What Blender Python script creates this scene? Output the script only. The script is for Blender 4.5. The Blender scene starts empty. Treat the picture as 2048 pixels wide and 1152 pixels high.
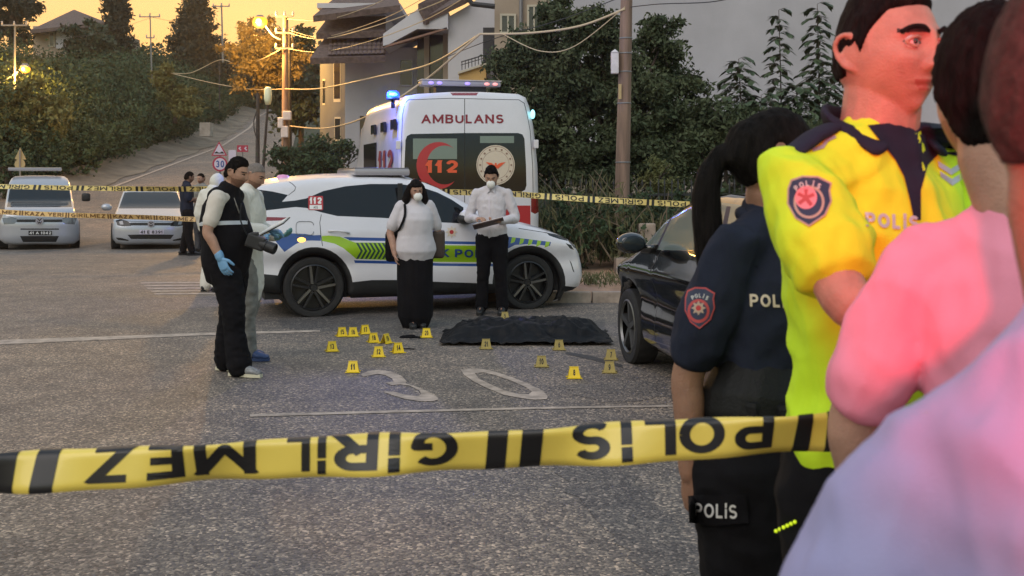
import bpy, bmesh, math, random
import numpy as np
from mathutils import Vector, Matrix, Quaternion, noise
from mathutils.geometry import delaunay_2d_cdt
random.seed(7); RNG = np.random.default_rng(7)
S = bpy.context.scene
C = S.collection
R = math.radians
# ------------------------------------------------------------------ camera
F, CX, HY, CH = 2300.0, 1024.0, 363.0, 1.58
cam = bpy.data.objects.new('camera', bpy.data.cameras.new('camera')); C.objects.link(cam)
cam.location = (0, 0, CH); cam.rotation_euler = (R(90), 0, 0)
cam.data.sensor_width = 36; cam.data.lens = 36 * F / 2048
cam.data.shift_y = (HY - 576) / 2048
cam.data.clip_start = 0.05; cam.data.clip_end = 3000
cam.data.dof.use_dof = True; cam.data.dof.focus_distance = 11.0; cam.data.dof.aperture_fstop = 8.0
S.camera = cam
# ------------------------------------------------------------------ sky, sun, exposure
SUN_EL, SUN_AZ = R(5.4), R(-12)          # just over the hill ahead, a little left of the view axis
w = bpy.data.worlds.new('World'); S.world = w; w.use_nodes = True
nt = w.node_tree; nt.nodes.clear()
sky = nt.nodes.new('ShaderNodeTexSky'); sky.sky_type = 'NISHITA'; sky.sun_disc = False
sky.sun_elevation = SUN_EL; sky.sun_rotation = SUN_AZ; sky.dust_density = 3.0; sky.ozone_density = 1.5; sky.air_density = 1.2
# the phone's tone curve holds back the bright horizon: the sky's value is compressed, its hue and saturation kept
hs = nt.nodes.new('ShaderNodeSeparateColor'); hs.mode = 'HSV'; hc = nt.nodes.new('ShaderNodeCombineColor'); hc.mode = 'HSV'
pw = nt.nodes.new('ShaderNodeMath'); pw.operation = 'POWER'; pw.inputs[1].default_value = 0.15
sa = nt.nodes.new('ShaderNodeMath'); sa.operation = 'MULTIPLY'; sa.inputs[1].default_value = 0.95
bg = nt.nodes.new('ShaderNodeBackground'); bg.inputs['Strength'].default_value = 0.74
ou = nt.nodes.new('ShaderNodeOutputWorld')
nt.links.new(sky.outputs[0], hs.inputs[0]); nt.links.new(hs.outputs[0], hc.inputs[0]); nt.links.new(hs.outputs[1], sa.inputs[0]); nt.links.new(sa.outputs[0], hc.inputs[1]); nt.links.new(hs.outputs[2], pw.inputs[0]); nt.links.new(pw.outputs[0], hc.inputs[2])
wb = nt.nodes.new('ShaderNodeMix'); wb.data_type = 'RGBA'; wb.blend_type = 'MULTIPLY'; wb.inputs['Factor'].default_value = 1; wb.inputs[7].default_value = (1.07, .98, .91, 1)   # the photograph's warm white balance
nt.links.new(hc.outputs[0], wb.inputs[6]); nt.links.new(wb.outputs[2], bg.inputs['Color']); nt.links.new(bg.outputs[0], ou.inputs['Surface'])
sl = bpy.data.lights.new('sky_fill', 'SUN'); sl.energy = 1.35; sl.angle = R(50); sl.color = (1.0, 0.86, 0.76)  # added soft light from behind the camera, standing in for sky glow
so = bpy.data.objects.new('sky_fill', sl); C.objects.link(so)
so.rotation_euler = Vector((0.35, 0.65, -0.7)).to_track_quat('-Z', 'Y').to_euler()
S.view_settings.view_transform = 'Standard'; S.view_settings.look = 'None'; S.view_settings.gamma = 1
S.view_settings.exposure = 0.14; S.view_settings.use_curve_mapping = False
S.render.engine = 'CYCLES'
S.cycles.max_bounces = 6; S.cycles.transparent_max_bounces = 12
S.cycles.sample_clamp_indirect = 4.0

def P(px, py, Y): return Vector(((px - CX) / F * Y, Y, CH - (py - HY) / F * Y))
def GY(py): return CH * F / (py - HY)
def G(px, py): return P(px, py, GY(py))
def sm(x, a, b):
    t = np.clip((np.asarray(x, float) - a) / (b - a), 0, 1); return t * t * (3 - 2 * t)
# ------------------------------------------------------------------ materials
M = {}
def mat(name, col, rough=0.6, var=0.0, vs=5.0, bump=0.0, bs=60.0, metal=0.0, emit=None, es=0.0, spec=0.5, coat=0.0, trans=0.0, col2=None, alpha=1.0, sheen=0.0, sss=0.0, stretch=None, detail=4, coord='Object'):
    m = bpy.data.materials.new(name); m.use_nodes = True; M[name] = m
    n = m.node_tree.nodes; l = m.node_tree.links; b = n['Principled BSDF']
    b.inputs['Base Color'].default_value = (*col, 1); b.inputs['Roughness'].default_value = rough
    b.inputs['Metallic'].default_value = metal; b.inputs['Specular IOR Level'].default_value = spec
    b.inputs['Coat Weight'].default_value = coat; b.inputs['Coat Roughness'].default_value = 0.04
    b.inputs['Transmission Weight'].default_value = trans; b.inputs['Alpha'].default_value = alpha
    b.inputs['Sheen Weight'].default_value = sheen
    if sss: b.inputs['Subsurface Weight'].default_value = sss; b.inputs['Subsurface Radius'].default_value = (.02, .008, .004); b.inputs['Subsurface Scale'].default_value = .3
    if emit: b.inputs['Emission Color'].default_value = (*emit, 1); b.inputs['Emission Strength'].default_value = es
    tc = n.new('ShaderNodeTexCoord'); mp = n.new('ShaderNodeMapping'); l.new(tc.outputs[coord], mp.inputs['Vector'])
    if stretch: mp.inputs['Scale'].default_value = stretch
    if var > 0 or col2:
        t = n.new('ShaderNodeTexNoise'); t.inputs['Scale'].default_value = vs; t.inputs['Detail'].default_value = detail; t.inputs['Roughness'].default_value = .6
        l.new(mp.outputs[0], t.inputs['Vector'])
        r = n.new('ShaderNodeValToRGB'); r.color_ramp.elements[0].position = .32; r.color_ramp.elements[1].position = .68
        c2 = col2 or tuple(min(1, c * (1 + var)) for c in col); c1 = col if col2 else tuple(c * (1 - var) for c in col)
        r.color_ramp.elements[0].color = (*c1, 1); r.color_ramp.elements[1].color = (*c2, 1)
        l.new(t.outputs['Fac'], r.inputs['Fac']); l.new(r.outputs['Color'], b.inputs['Base Color'])
    if bump > 0:
        t = n.new('ShaderNodeTexNoise'); t.inputs['Scale'].default_value = bs; t.inputs['Detail'].default_value = 3
        l.new(mp.outputs[0], t.inputs['Vector'])
        bp = n.new('ShaderNodeBump'); bp.inputs['Strength'].default_value = bump; bp.inputs['Distance'].default_value = .01
        l.new(t.outputs['Fac'], bp.inputs['Height']); l.new(bp.outputs[0], b.inputs['Normal'])
    return m
# ------------------------------------------------------------------ objects
def tag(o, label=None, cat=None, group=None, kind=None):
    if label: o['label'] = label
    if cat: o['category'] = cat
    if group: o['group'] = group
    if kind: o['kind'] = kind
    return o
def root(name, loc, label, cat, group=None, rz=0.0):
    o = bpy.data.objects.new(name, None); C.objects.link(o); o.location = loc; o.rotation_euler = (0, 0, rz); o.empty_display_size = .1
    return tag(o, label, cat, group)
def mk(name, V, Fc, m, parent=None, local=False, smooth=True, mats=None, mi=None, nrm=None, auto=None):
    """V in world coordinates unless local; the parent only has a location in the world case."""
    V = np.asarray(V, float).reshape(-1, 3)
    if parent is not None and not local: V = V - np.array(parent_loc(parent))
    me = bpy.data.meshes.new(name); me.from_pydata(V.tolist(), [], [tuple(int(i) for i in f) for f in Fc] if not isinstance(Fc, np.ndarray) else Fc.tolist())
    for mm in (mats or [m]): me.materials.append(M[mm] if isinstance(mm, str) else mm)
    if mi is not None: me.polygons.foreach_set('material_index', np.asarray(mi, dtype=np.int32))
    if smooth: me.polygons.foreach_set('use_smooth', np.ones(len(me.polygons), bool))
    if nrm is not None: me.normals_split_custom_set_from_vertices([tuple(x) for x in nrm])
    elif auto:
        bm = bmesh.new(); bm.from_mesh(me)
        for e in bm.edges:
            if len(e.link_faces) == 2 and e.calc_face_angle(0) > auto: e.smooth = False
        bm.to_mesh(me); bm.free()
    me.update()
    o = bpy.data.objects.new(name, me); C.objects.link(o)
    if parent is not None: o.parent = parent
    return o
def parent_loc(p):
    v = Vector(p.location)
    while p.parent is not None: p = p.parent; v = v + Vector(p.location)
    return v
class MB:
    def __init__(s): s.V = []; s.F = []
    def add(s, V, Fc):
        b = len(s.V); s.V += [tuple(map(float, v)) for v in V]; s.F += [tuple(int(i) + b for i in f) for f in Fc]; return s
    def box(s, c, d, rz=0, bev=0.0, rot=None):
        x, y, z = [q / 2 for q in d]
        if bev:
            g = min(bev, x * .9, y * .9, z * .9); V = []
            bm = bmesh.new(); bmesh.ops.create_cube(bm, size=1)
            for v in bm.verts: v.co = Vector((v.co.x * 2 * x, v.co.y * 2 * y, v.co.z * 2 * z))
            bmesh.ops.bevel(bm, geom=bm.edges[:], offset=g, segments=2, affect='EDGES', profile=.6)
            V = [v.co.copy() for v in bm.verts]; bm.verts.index_update(); Fc = [[v.index for v in f.verts] for f in bm.faces]; bm.free()
        else:
            V = [Vector((a * x, b * y, e * z)) for a in (-1, 1) for b in (-1, 1) for e in (-1, 1)]
            Fc = [(0, 1, 3, 2), (4, 6, 7, 5), (0, 4, 5, 1), (2, 3, 7, 6), (0, 2, 6, 4), (1, 5, 7, 3)]
        q = rot if rot is not None else Matrix.Rotation(rz, 3, 'Z')
        return s.add([Vector(c) + q @ v for v in V], Fc)
    def tube(s, pts, rad, n=8, side=None, cap=True, round_=False):
        V, Fc = tube(pts, rad, n, side, cap, round_); return s.add(V, Fc)
    def prism(s, poly, y0, y1, fn=None):
        """polygon of (a, b) extruded from depth y0 to y1; fn maps (a, depth, b) to a point"""
        fn = fn or (lambda a, y, b: (a, y, b)); n = len(poly)
        V = [fn(a, y0, b) for a, b in poly] + [fn(a, y1, b) for a, b in poly]
        return s.add(V, [tuple(range(n)), tuple(range(2 * n - 1, n - 1, -1))] + [(i, i + n, (i + 1) % n + n, (i + 1) % n) for i in range(n)])
    def lathe(s, prof, n, c, axis=(0, 1, 0), full=True):
        ax = Vector(axis).normalized(); u = ax.orthogonal().normalized(); v = ax.cross(u); V = []; m = len(prof)
        for k in range(n):
            a = 2 * math.pi * k / n
            for r, h in prof: V.append(Vector(c) + ax * h + (u * math.cos(a) + v * math.sin(a)) * r)
        Fc = [(k * m + j, ((k + 1) % n) * m + j, ((k + 1) % n) * m + j + 1, k * m + j + 1) for k in range(n) for j in range(m - 1)]
        return s.add(V, Fc)
    def sph(s, c, r, n=12, m=8):
        V = []; Fc = []
        r = (r, r, r) if not hasattr(r, '__len__') else r
        for i in range(m + 1):
            for k in range(n):
                t = math.pi * i / m; a = 2 * math.pi * k / n
                V.append((c[0] + r[0] * math.sin(t) * math.cos(a), c[1] + r[1] * math.sin(t) * math.sin(a), c[2] + r[2] * math.cos(t)))
        for i in range(m):
            for k in range(n): Fc.append((i * n + k, (i + 1) * n + k, (i + 1) * n + (k + 1) % n, i * n + (k + 1) % n))
        return s.add(V, Fc)
    def build(s, name, m, parent=None, local=False, smooth=False, auto=None, **k):
        return mk(name, s.V, s.F, m, parent, local, smooth or bool(auto), auto=auto, **k)
def tube(pts, rad, n=8, side=None, cap=True, round_=False):
    """tube of elliptic section along pts; rad: number, list, or list of (a, b): a along side, b across"""
    pts = [Vector(p) for p in pts]
    if not hasattr(rad, '__len__'): rad = [rad] * len(pts)
    rad = [(r, r) if not hasattr(r, '__len__') else tuple(r) for r in rad]
    if round_:
        a, b = pts[0], pts[-1]; ta = (pts[0] - pts[1]).normalized(); tb = (pts[-1] - pts[-2]).normalized()
        ra, rb = min(rad[0]), min(rad[-1])
        pts = [a + ta * ra * .95, a + ta * ra * .7] + pts + [b + tb * rb * .7, b + tb * rb * .95]
        rad = [(rad[0][0] * .3, rad[0][1] * .3), (rad[0][0] * .75, rad[0][1] * .75)] + rad + [(rad[-1][0] * .75, rad[-1][1] * .75), (rad[-1][0] * .3, rad[-1][1] * .3)]
    V = []; prev = None; m = len(pts)
    for i, p in enumerate(pts):
        t = (pts[min(i + 1, m - 1)] - pts[max(i - 1, 0)])
        t = t.normalized() if t.length > 1e-9 else Vector((0, 0, 1))
        sref = Vector(side) if side is not None else (prev if prev is not None else t.orthogonal())
        s = sref - t * sref.dot(t)
        if s.length < 1e-5: s = t.orthogonal()
        s.normalize(); prev = s; f = t.cross(s)
        for k in range(n):
            a = 2 * math.pi * k / n; V.append(p + s * (math.cos(a) * rad[i][0]) + f * (math.sin(a) * rad[i][1]))
    Fc = [(i * n + k, i * n + (k + 1) % n, (i + 1) * n + (k + 1) % n, (i + 1) * n + k) for i in range(m - 1) for k in range(n)]
    if cap: Fc += [tuple(range(n - 1, -1, -1)), tuple(range((m - 1) * n, m * n))]
    return V, Fc
def spline(pts, n=8):
    pts = [Vector(p) for p in pts]; out = []
    for i in range(len(pts) - 1):
        p0, p1, p2, p3 = pts[max(i - 1, 0)], pts[i], pts[i + 1], pts[min(i + 2, len(pts) - 1)]
        for k in range(n):
            t = k / n; out.append(.5 * ((2 * p1) + (p2 - p0) * t + (2 * p0 - 5 * p1 + 4 * p2 - p3) * t * t + (3 * p1 - p0 - 3 * p2 + p3) * t ** 3))
    return out + [pts[-1]]
def dup(o, loc=None, rz=None, sc=None, label=None):
    def cp(x, par):
        c = x.copy(); C.objects.link(c)
        if par is not None: c.parent = par; c.matrix_parent_inverse = x.matrix_parent_inverse.copy()
        for ch in list(x.children): cp(ch, c)
        return c
    r = cp(o, None)
    if loc is not None: r.location = loc
    if rz is not None: r.rotation_euler = (0, 0, rz)
    if sc is not None: r.scale = (sc,) * 3 if not hasattr(sc, '__len__') else sc
    if label: r['label'] = label
    return r
# ------------------------------------------------------------------ 2-D panels cut into regions
def inpoly(pts, poly):
    x, y = pts[:, 0], pts[:, 1]; c = np.zeros(len(pts), bool); n = len(poly)
    for i in range(n):
        x1, y1 = poly[i]; x2, y2 = poly[(i + 1) % n]
        if y1 == y2: continue
        k = ((y1 > y) != (y2 > y)) & (x < (x2 - x1) * (y - y1) / (y2 - y1) + x1); c ^= k
    return c
def segdist(pts, poly, closed=True):
    d = np.full(len(pts), 1e9); n = len(poly)
    for i in range(n if closed else n - 1):
        a = np.array(poly[i]); b = np.array(poly[(i + 1) % n]); ab = b - a; L = max(1e-12, (ab ** 2).sum())
        t = np.clip(((pts - a) @ ab) / L, 0, 1); q = a + t[:, None] * ab; d = np.minimum(d, np.sqrt(((pts - q) ** 2).sum(1)))
    return d
def dens(poly, step):
    out = []; n = len(poly)
    for i in range(n):
        a = np.array(poly[i], float); b = np.array(poly[(i + 1) % n], float); k = max(1, int(np.ceil(np.linalg.norm(b - a) / step)))
        for j in range(k): out.append(tuple(a + (b - a) * j / k))
    return out
def panel(outline, regions, step, fmap, parent, base, flip=False, local=True, edge=None):
    """outline cut by regions [(name, material or None, polygon)], later ones win; base=(name, material). Returns objects."""
    O = dens(outline, step); polys = [O] + [dens(r[2], step) for r in regions]
    pts = []; edges = []
    for p in polys:
        b = len(pts); pts += p; edges += [(b + i, b + (i + 1) % len(p)) for i in range(len(p))]
    oa = np.array(O); lo, hi = oa.min(0), oa.max(0)
    gx, gy = np.meshgrid(np.arange(lo[0] + step / 2, hi[0], step), np.arange(lo[1] + step / 2, hi[1], step)); g = np.c_[gx.ravel(), gy.ravel()]
    g = g[inpoly(g, O)]
    dd = np.full(len(g), 1e9)
    for p in polys: dd = np.minimum(dd, segdist(g, p))
    g = g[dd > step * .3]
    if edge:   # extra rows near the outline so that the rounded edge is smooth
        cen = oa.mean(0); ex = []
        for f in (.15, .4, .7):
            for i in range(len(O)):
                a, b = oa[i - 1], oa[(i + 1) % len(O)]; t = (b - a) / max(1e-9, np.linalg.norm(b - a)); nn = np.array([-t[1], t[0]])
                for sg in (1, -1):
                    q = oa[i] + nn * sg * edge * f
                    ex.append(q)
        ex = np.array(ex); ex = ex[inpoly(ex, O)]
        d2 = np.full(len(ex), 1e9)
        for p in polys: d2 = np.minimum(d2, segdist(ex, p))
        ex = ex[d2 > step * .08]; g = g[segdist(g, O) > edge * .85]; g = np.r_[g, ex]
    pts += [tuple(q) for q in g]
    r = delaunay_2d_cdt([Vector(p) for p in pts], edges, [], 0, 1e-5)
    V = np.array([tuple(v) for v in r[0]]); T = np.array([f for f in r[2] if len(f) == 3])
    cc = V[T].mean(1); keep = inpoly(cc, O); T = T[keep]; cc = cc[keep]
    lab = np.zeros(len(T), int)
    for i, (nm, mm, poly) in enumerate(regions): lab[inpoly(cc, poly)] = i + 1
    D = segdist(V, O)
    W = np.asarray(fmap(V[:, 0], V[:, 1], D)).T
    A = V[T]; area = (A[:, 1, 0] - A[:, 0, 0]) * (A[:, 2, 1] - A[:, 0, 1]) - (A[:, 2, 0] - A[:, 0, 0]) * (A[:, 1, 1] - A[:, 0, 1])
    T = np.where((area < 0)[:, None], T[:, ::-1], T)
    if flip: T = T[:, ::-1]
    fn = np.cross(W[T[:, 1]] - W[T[:, 0]], W[T[:, 2]] - W[T[:, 0]]); N = np.zeros_like(W)
    for k in range(3): np.add.at(N, T[:, k], fn)
    N /= np.maximum(1e-12, np.linalg.norm(N, axis=1))[:, None]
    objs = {}
    names = [base] + [(r_[0], r_[1]) for r_ in regions]; groups = {}
    for i, (nm, mm) in enumerate(names):
        if mm is None: continue
        groups[(nm, mm, i)] = [i]
    for (nm, mm, _i), idx in groups.items():
        t = T[np.isin(lab, idx)]
        if len(t) == 0: continue
        u, inv = np.unique(t, return_inverse=True); t = inv.reshape(-1, 3)
        par = parent; key = nm
        if '>' in nm: pn, key = nm.split('>'); par = objs.get(pn, parent)
        o_ = mk(key, W[u], t, mm, par, local, True, nrm=N[u]); objs[key if key not in objs else f'{key}.{_i}'] = o_
    return objs
def ell(cx, cy, rx, ry=None, n=28, a0=0, a1=360):
    ry = ry or rx; full = abs(a1 - a0) >= 360
    return [(cx + rx * math.cos(R(a0 + (a1 - a0) * i / (n if full else n - 1))), cy + ry * math.sin(R(a0 + (a1 - a0) * i / (n if full else n - 1)))) for i in range(n)]
def rrect(x0, y0, x1, y1, r, n=4):
    p = []
    for cx, cy, a in ((x1 - r, y1 - r, 0), (x0 + r, y1 - r, 90), (x0 + r, y0 + r, 180), (x1 - r, y0 + r, 270)):
        for i in range(n + 1): t = R(a + 90 * i / n); p.append((cx + r * math.cos(t), cy + r * math.sin(t)))
    return p
# ------------------------------------------------------------------ lettering
def _a(cx, cy, rx, ry, a0, a1, n=12): return [(cx + rx * math.cos(R(a0 + (a1 - a0) * i / n)), cy + ry * math.sin(R(a0 + (a1 - a0) * i / n))) for i in range(n + 1)]
GL = {'A': (.86, [[(0, 0), (.5, 1), (1, 0)], [(.22, .32), (.78, .32)]]), 'B': (.74, [[(0, 0), (0, 1)], [(0, 1), (.6, 1)] + _a(.6, .765, .35, .235, 90, -90) + [(0, .53)], [(0, .53), (.62, .53)] + _a(.62, .265, .38, .265, 90, -90) + [(0, 0)]]),
      'C': (.78, [_a(.52, .5, .52, .5, 48, 312, 20)]), 'E': (.66, [[(0, 0), (0, 1)], [(0, 1), (1.1, 1)], [(0, .5), (1, .5)], [(0, 0), (1.1, 0)]]), 'F': (.62, [[(0, 0), (0, 1)], [(0, 1), (1.1, 1)], [(0, .5), (1, .5)]]),
      'G': (.82, [_a(.52, .5, .52, .5, 48, 318, 20) + [(1, .45), (.55, .45)]]), 'I': (.0, [[(0, 0), (0, 1)]]), 'İ': (.0, [[(0, 0), (0, .70)], [(0, .90), (0, 1.12)]]), 'K': (.78, [[(0, 0), (0, 1)], [(0, .35), (1, 1.05)], [(.3, .56), (1.02, 0)]]),
      'L': (.62, [[(0, 1), (0, 0)], [(0, 0), (1.1, 0)]]), 'M': (1.0, [[(0, 0), (0, 1)], [(0, 1), (.5, .15), (1, 1)], [(1, 1), (1, 0)]]), 'N': (.80, [[(0, 0), (0, 1)], [(0, 1), (1, 0)], [(1, 0), (1, 1)]]), 'O': (.86, [_a(.5, .5, .5, .5, 0, 360, 28)]),
      'P': (.72, [[(0, 0), (0, 1)], [(0, 1), (.6, 1)] + _a(.6, .72, .4, .28, 90, -90) + [(0, .44)]]), 'R': (.76, [[(0, 0), (0, 1)], [(0, 1), (.6, 1)] + _a(.6, .73, .4, .27, 90, -90) + [(0, .46)], [(.5, .46), (1.02, 0)]]),
      'S': (.72, [_a(.5, .745, .46, .255, 30, 270, 14)[:-1] + _a(.5, .255, .5, .255, 90, -150, 14)]), 'T': (.76, [[(-.1, 1), (1.1, 1)], [(.5, 1), (.5, 0)]]), 'U': (.78, [[(0, 1)] + _a(.5, .38, .5, .38, 180, 360, 14) + [(1, 1)]]), 'V': (.82, [[(0, 1), (.5, 0), (1, 1)]]), 'W': (1.1, [[(0, 1), (.27, 0), (.5, .8), (.73, 0), (1, 1)]]),
      'Y': (.80, [[(0, 1), (.5, .45), (1, 1)], [(.5, .45), (.5, 0)]]), 'Z': (.74, [[(0, 1), (1, 1)], [(1, 1), (0, 0)], [(0, 0), (1, 0)]]),
      '0': (.66, [_a(.5, .5, .5, .5, 0, 360, 24)]), '1': (.34, [[(.7, 0), (.7, 1)], [(.7, 1), (-.1, .72)]]), '2': (.66, [_a(.5, .70, .48, .30, 165, -35, 12) + [(0, 0)], [(0, 0), (1.1, 0)]]), '3': (.66, [_a(.46, .75, .44, .25, 150, -90, 12), _a(.46, .26, .5, .26, 90, -150, 12)]),
      '4': (.70, [[(.75, 0), (.75, 1)], [(.75, 1), (0, .28)], [(0, .28), (1.1, .28)]]), '5': (.66, [[(1, 1), (.1, 1)], [(.1, 1), (.05, .55)], _a(.45, .31, .5, .31, 120, -150, 12)]), '6': (.68, [_a(.5, .31, .5, .31, 0, 360, 20), [(.0, .31), (.12, .75), (.7, 1)]]), '7': (.64, [[(0, 1), (1, 1)], [(1, 1), (.35, 0)]]),
      '8': (.66, [_a(.5, .745, .42, .255, 0, 360, 18), _a(.5, .255, .5, .255, 0, 360, 18)]), '9': (.68, [_a(.5, .69, .5, .31, 0, 360, 20), [(1, .69), (.88, .25), (.3, 0)]])}
_TC = {}
def text2d(s, bold=0.0, spacing=1.0):
    """heavy sans capitals built from strokes, merged into one clean flat mesh"""
    t = .155 + 1.6 * bold; key = (s, round(t, 3), spacing)
    if key in _TC: return _TC[key]
    polys = []; x = 0; boxes = []
    for ch in s.upper().replace('i', 'İ'):
        if ch == ' ': x += .42; continue
        w_, L = GL[ch]; w_ = w_ if w_ else t; h = t / 2
        for pl in L:
            q = [(x + h + u * (w_ - t), h + v * (1 - t)) for u, v in pl]
            for i in range(len(q) - 1):
                a, b = np.array(q[i]), np.array(q[i + 1]); d = (b - a) / max(1e-9, np.linalg.norm(b - a)); n_ = np.array([-d[1], d[0]]) * h
                ea = h * 1.3 if i == 0 and abs(d[0]) > .2 and abs(d[1]) > .2 else (h if i == 0 and len(q) < 6 and abs(d[1]) > .9 and (q[0][1] < t or q[0][1] > 1 - t) else 0); eb = h * 1.3 if i == len(q) - 2 and abs(d[0]) > .2 and abs(d[1]) > .2 and len(q) < 6 else (h if i == len(q) - 2 and abs(d[1]) > .9 and (q[-1][1] < t or q[-1][1] > 1 - t) and len(q) < 6 else 0)
                if len(q) > 6 and i == 0: ea = 0
                a2, b2 = a - d * ea, b + d * eb; polys.append([tuple(a2 + n_), tuple(a2 - n_), tuple(b2 - n_), tuple(b2 + n_)])
                if i: polys.append([(a[0] + h * math.cos(k * .785 + .39), a[1] + h * math.sin(k * .785 + .39)) for k in range(8)])
        boxes.append((x - .02, x + w_ + .02)); x += w_ + .15 * spacing + t * .15
    x1 = boxes[-1][1] - .02; ytop = 1.16 if 'İ' in s else 1.0; pts = []; edges = []
    for p in polys: b = len(pts); pts += p; edges += [(b + i, b + (i + 1) % len(p)) for i in range(len(p))]
    b = len(pts); pts += [(-1, 0), (x1 + 1, 0), (x1 + 1, 1), (-1, 1)]; edges += [(b, b + 1), (b + 2, b + 3)]
    r = delaunay_2d_cdt([Vector(p) for p in pts], edges, [], 0, 1e-5); V = np.array([tuple(v) for v in r[0]]); T = np.array([f for f in r[2] if len(f) == 3]); c = V[T].mean(1); k = np.zeros(len(T), bool)
    for p in polys: k |= inpoly(c, p)
    dot = np.zeros(len(T), bool)
    for ch, (b0, b1) in zip([q for q in s.upper().replace('i', 'İ') if q != ' '], boxes):
        if ch == 'İ': dot |= (c[:, 0] > b0) & (c[:, 0] < b1)
    k &= (c[:, 1] > 0) & ((c[:, 1] < 1) | dot); T = T[k]; A = V[T]; ar = (A[:, 1, 0] - A[:, 0, 0]) * (A[:, 2, 1] - A[:, 0, 1]) - (A[:, 2, 0] - A[:, 0, 0]) * (A[:, 1, 1] - A[:, 0, 1]); T = T[np.abs(ar) > 1e-7]
    u, inv = np.unique(T, return_inverse=True); V = V[u]; Fc = [tuple(f) for f in inv.reshape(-1, 3)]; V = V / np.array([x1, 1.0]); _TC[key] = (V, Fc, (x1, 1.0)); return _TC[key]
def text_on(s, fmap, m, parent, name='lettering', bold=.02, local=True, flip=False, cuts=0, smooth=False, spacing=1.0):
    """fmap(u, v) with u, v in 0..1 over the word's box"""
    V, Fc, d = text2d(s, bold, spacing)
    if cuts:
        bm = bmesh.new(); vs = [bm.verts.new((v[0], v[1], 0)) for v in V]
        for f in Fc:
            try: bm.faces.new([vs[i] for i in f])
            except ValueError: pass
        for k in range(1, cuts):
            bmesh.ops.bisect_plane(bm, geom=bm.verts[:] + bm.edges[:] + bm.faces[:], plane_co=(0, k / cuts, 0), plane_no=(0, 1, 0))
        bm.verts.index_update(); V = np.array([v.co[:2] for v in bm.verts]); Fc = [[v.index for v in f.verts] for f in bm.faces]; bm.free()
    W = np.array([tuple(fmap(u, v)) for u, v in V])
    if flip: Fc = [tuple(f)[::-1] for f in Fc]
    return mk(name, W, Fc, m, parent, local, smooth)
# ------------------------------------------------------------------ material list
mat('paint_white', (.66, .64, .67), .28, var=.05, vs=1.5, coat=.6, spec=.5)
mat('paint_silver', (.42, .43, .47), .3, metal=.35, coat=.6)
mat('paint_black', (.006, .006, .007), .12, coat=1.0, spec=.6)
mat('glass_dark', (.008, .010, .012), .06, spec=.34, coat=.12)
mat('glass_mid', (.016, .022, .026), .06, spec=.25, coat=.15)
mat('glass_side', (.14, .17, .16), .08, spec=.35, coat=.3)  # pale green base paints the sky's reflection in the side windows
mat('plastic_black', (.012, .012, .013), .55, var=.3, vs=9, bump=.15, bs=250)
mat('rubber', (.014, .013, .013), .8, var=.3, vs=20, bump=.2, bs=200)
mat('rim_dark', (.03, .03, .032), .35, metal=.5)
mat('rim_bright', (.16, .155, .15), .3, metal=.7)
mat('rim_grey', (.16, .16, .165), .35, metal=.7)
mat('chrome', (.6, .6, .62), .15, metal=1)
mat('livery_blue', (.02, .07, .27), .4, coat=.4)
mat('livery_green', (.30, .50, .01), .4, coat=.4)
mat('livery_dark', (.02, .06, .05), .4)
mat('red_print', (.42, .015, .02), .45, coat=.3)
mat('maroon_print', (.22, .01, .02), .5)
mat('orange_print', (.75, .10, .03), .5)
mat('white_print', (.75, .74, .72), .5)
mat('cream_print', (.62, .52, .40), .5)
mat('tail_red', (.22, .008, .01), .15, coat=1)
mat('lamp_glass', (.16, .165, .18), .15, metal=.3, coat=.6)
mat('lamp_clear', (.7, .7, .75), .1, coat=1, trans=.3)
mat('blue_lit', (.02, .08, 1.0), .3, emit=(.01, .05, 1.0), es=5)
mat('blue_core', (.3, .6, 1.0), .3, emit=(.04, .33, 1.0), es=8)
mat('teal_lit', (.3, .8, .9), .3, emit=(.35, .9, 1.0), es=1.6)
mat('orange_lit', (1, .6, .2), .3, emit=(1, .42, .06), es=3)
mat('sodium', (1, .8, .4), .3, emit=(1.0, .60, .10), es=3.5)
mat('sodium_bowl', (.06, .02, .0), .6, emit=(1.0, .38, .02), es=2.2)
mat('pale_lamp', (.8, .85, .6), .4, var=.1)
mat('beacon_pink', (.75, .30, .55), .3, coat=.5)
mat('bar_grey', (.33, .31, .34), .3, coat=.6)
mat('asphalt_tar', (.03, .03, .03), .6, var=.2, vs=8)
mat('earth', (.40, .25, .16), .95, var=.35, vs=1.3, bump=.8, bs=14, detail=8)
mat('kerb', (.33, .26, .21), .9, var=.25, vs=6, bump=.4, bs=50)
mat('hill_soil', (.035, .045, .025), 1, var=.4, vs=.5, bump=.8, bs=4)
mat('bark', (.07, .05, .04), .9, var=.4, vs=14, bump=.8, bs=40, stretch=(1, 1, .15))
mat('pole_wood', (.22, .145, .11), .85, var=.35, vs=10, bump=.5, bs=40, stretch=(1, 1, .08))
mat('pole_dark', (.05, .045, .045), .85, var=.3, vs=10)
mat('metal_grey', (.22, .22, .23), .5, metal=.4)
mat('cable', (.55, .43, .27), .5)  # golden colour holds the warm light on the wires
mat('ceramic', (.5, .45, .4), .3)
mat('box_white', (.62, .58, .6), .5, var=.12, vs=8)
mat('box_cream', (.5, .45, .38), .6, var=.15, vs=8)
mat('wall_grey', (.40, .39, .425), .95, var=.13, vs=.5, bump=.25, bs=25, detail=8)
mat('wall_pale', (.40, .39, .41), .95, var=.12, vs=.7, bump=.3, bs=30, detail=8)
mat('wall_white', (.52, .51, .53), .95, var=.08, vs=.8, bump=.3, bs=30, detail=8)
mat('wall_toned', (.12, .125, .13), .95, var=.12, vs=.7, bump=.3, bs=30)  # pale house wall, colour darkened to offset the strong street lamp
mat('wall_beige', (.36, .29, .22), .95, var=.1, vs=1, bump=.3, bs=30)
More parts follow.
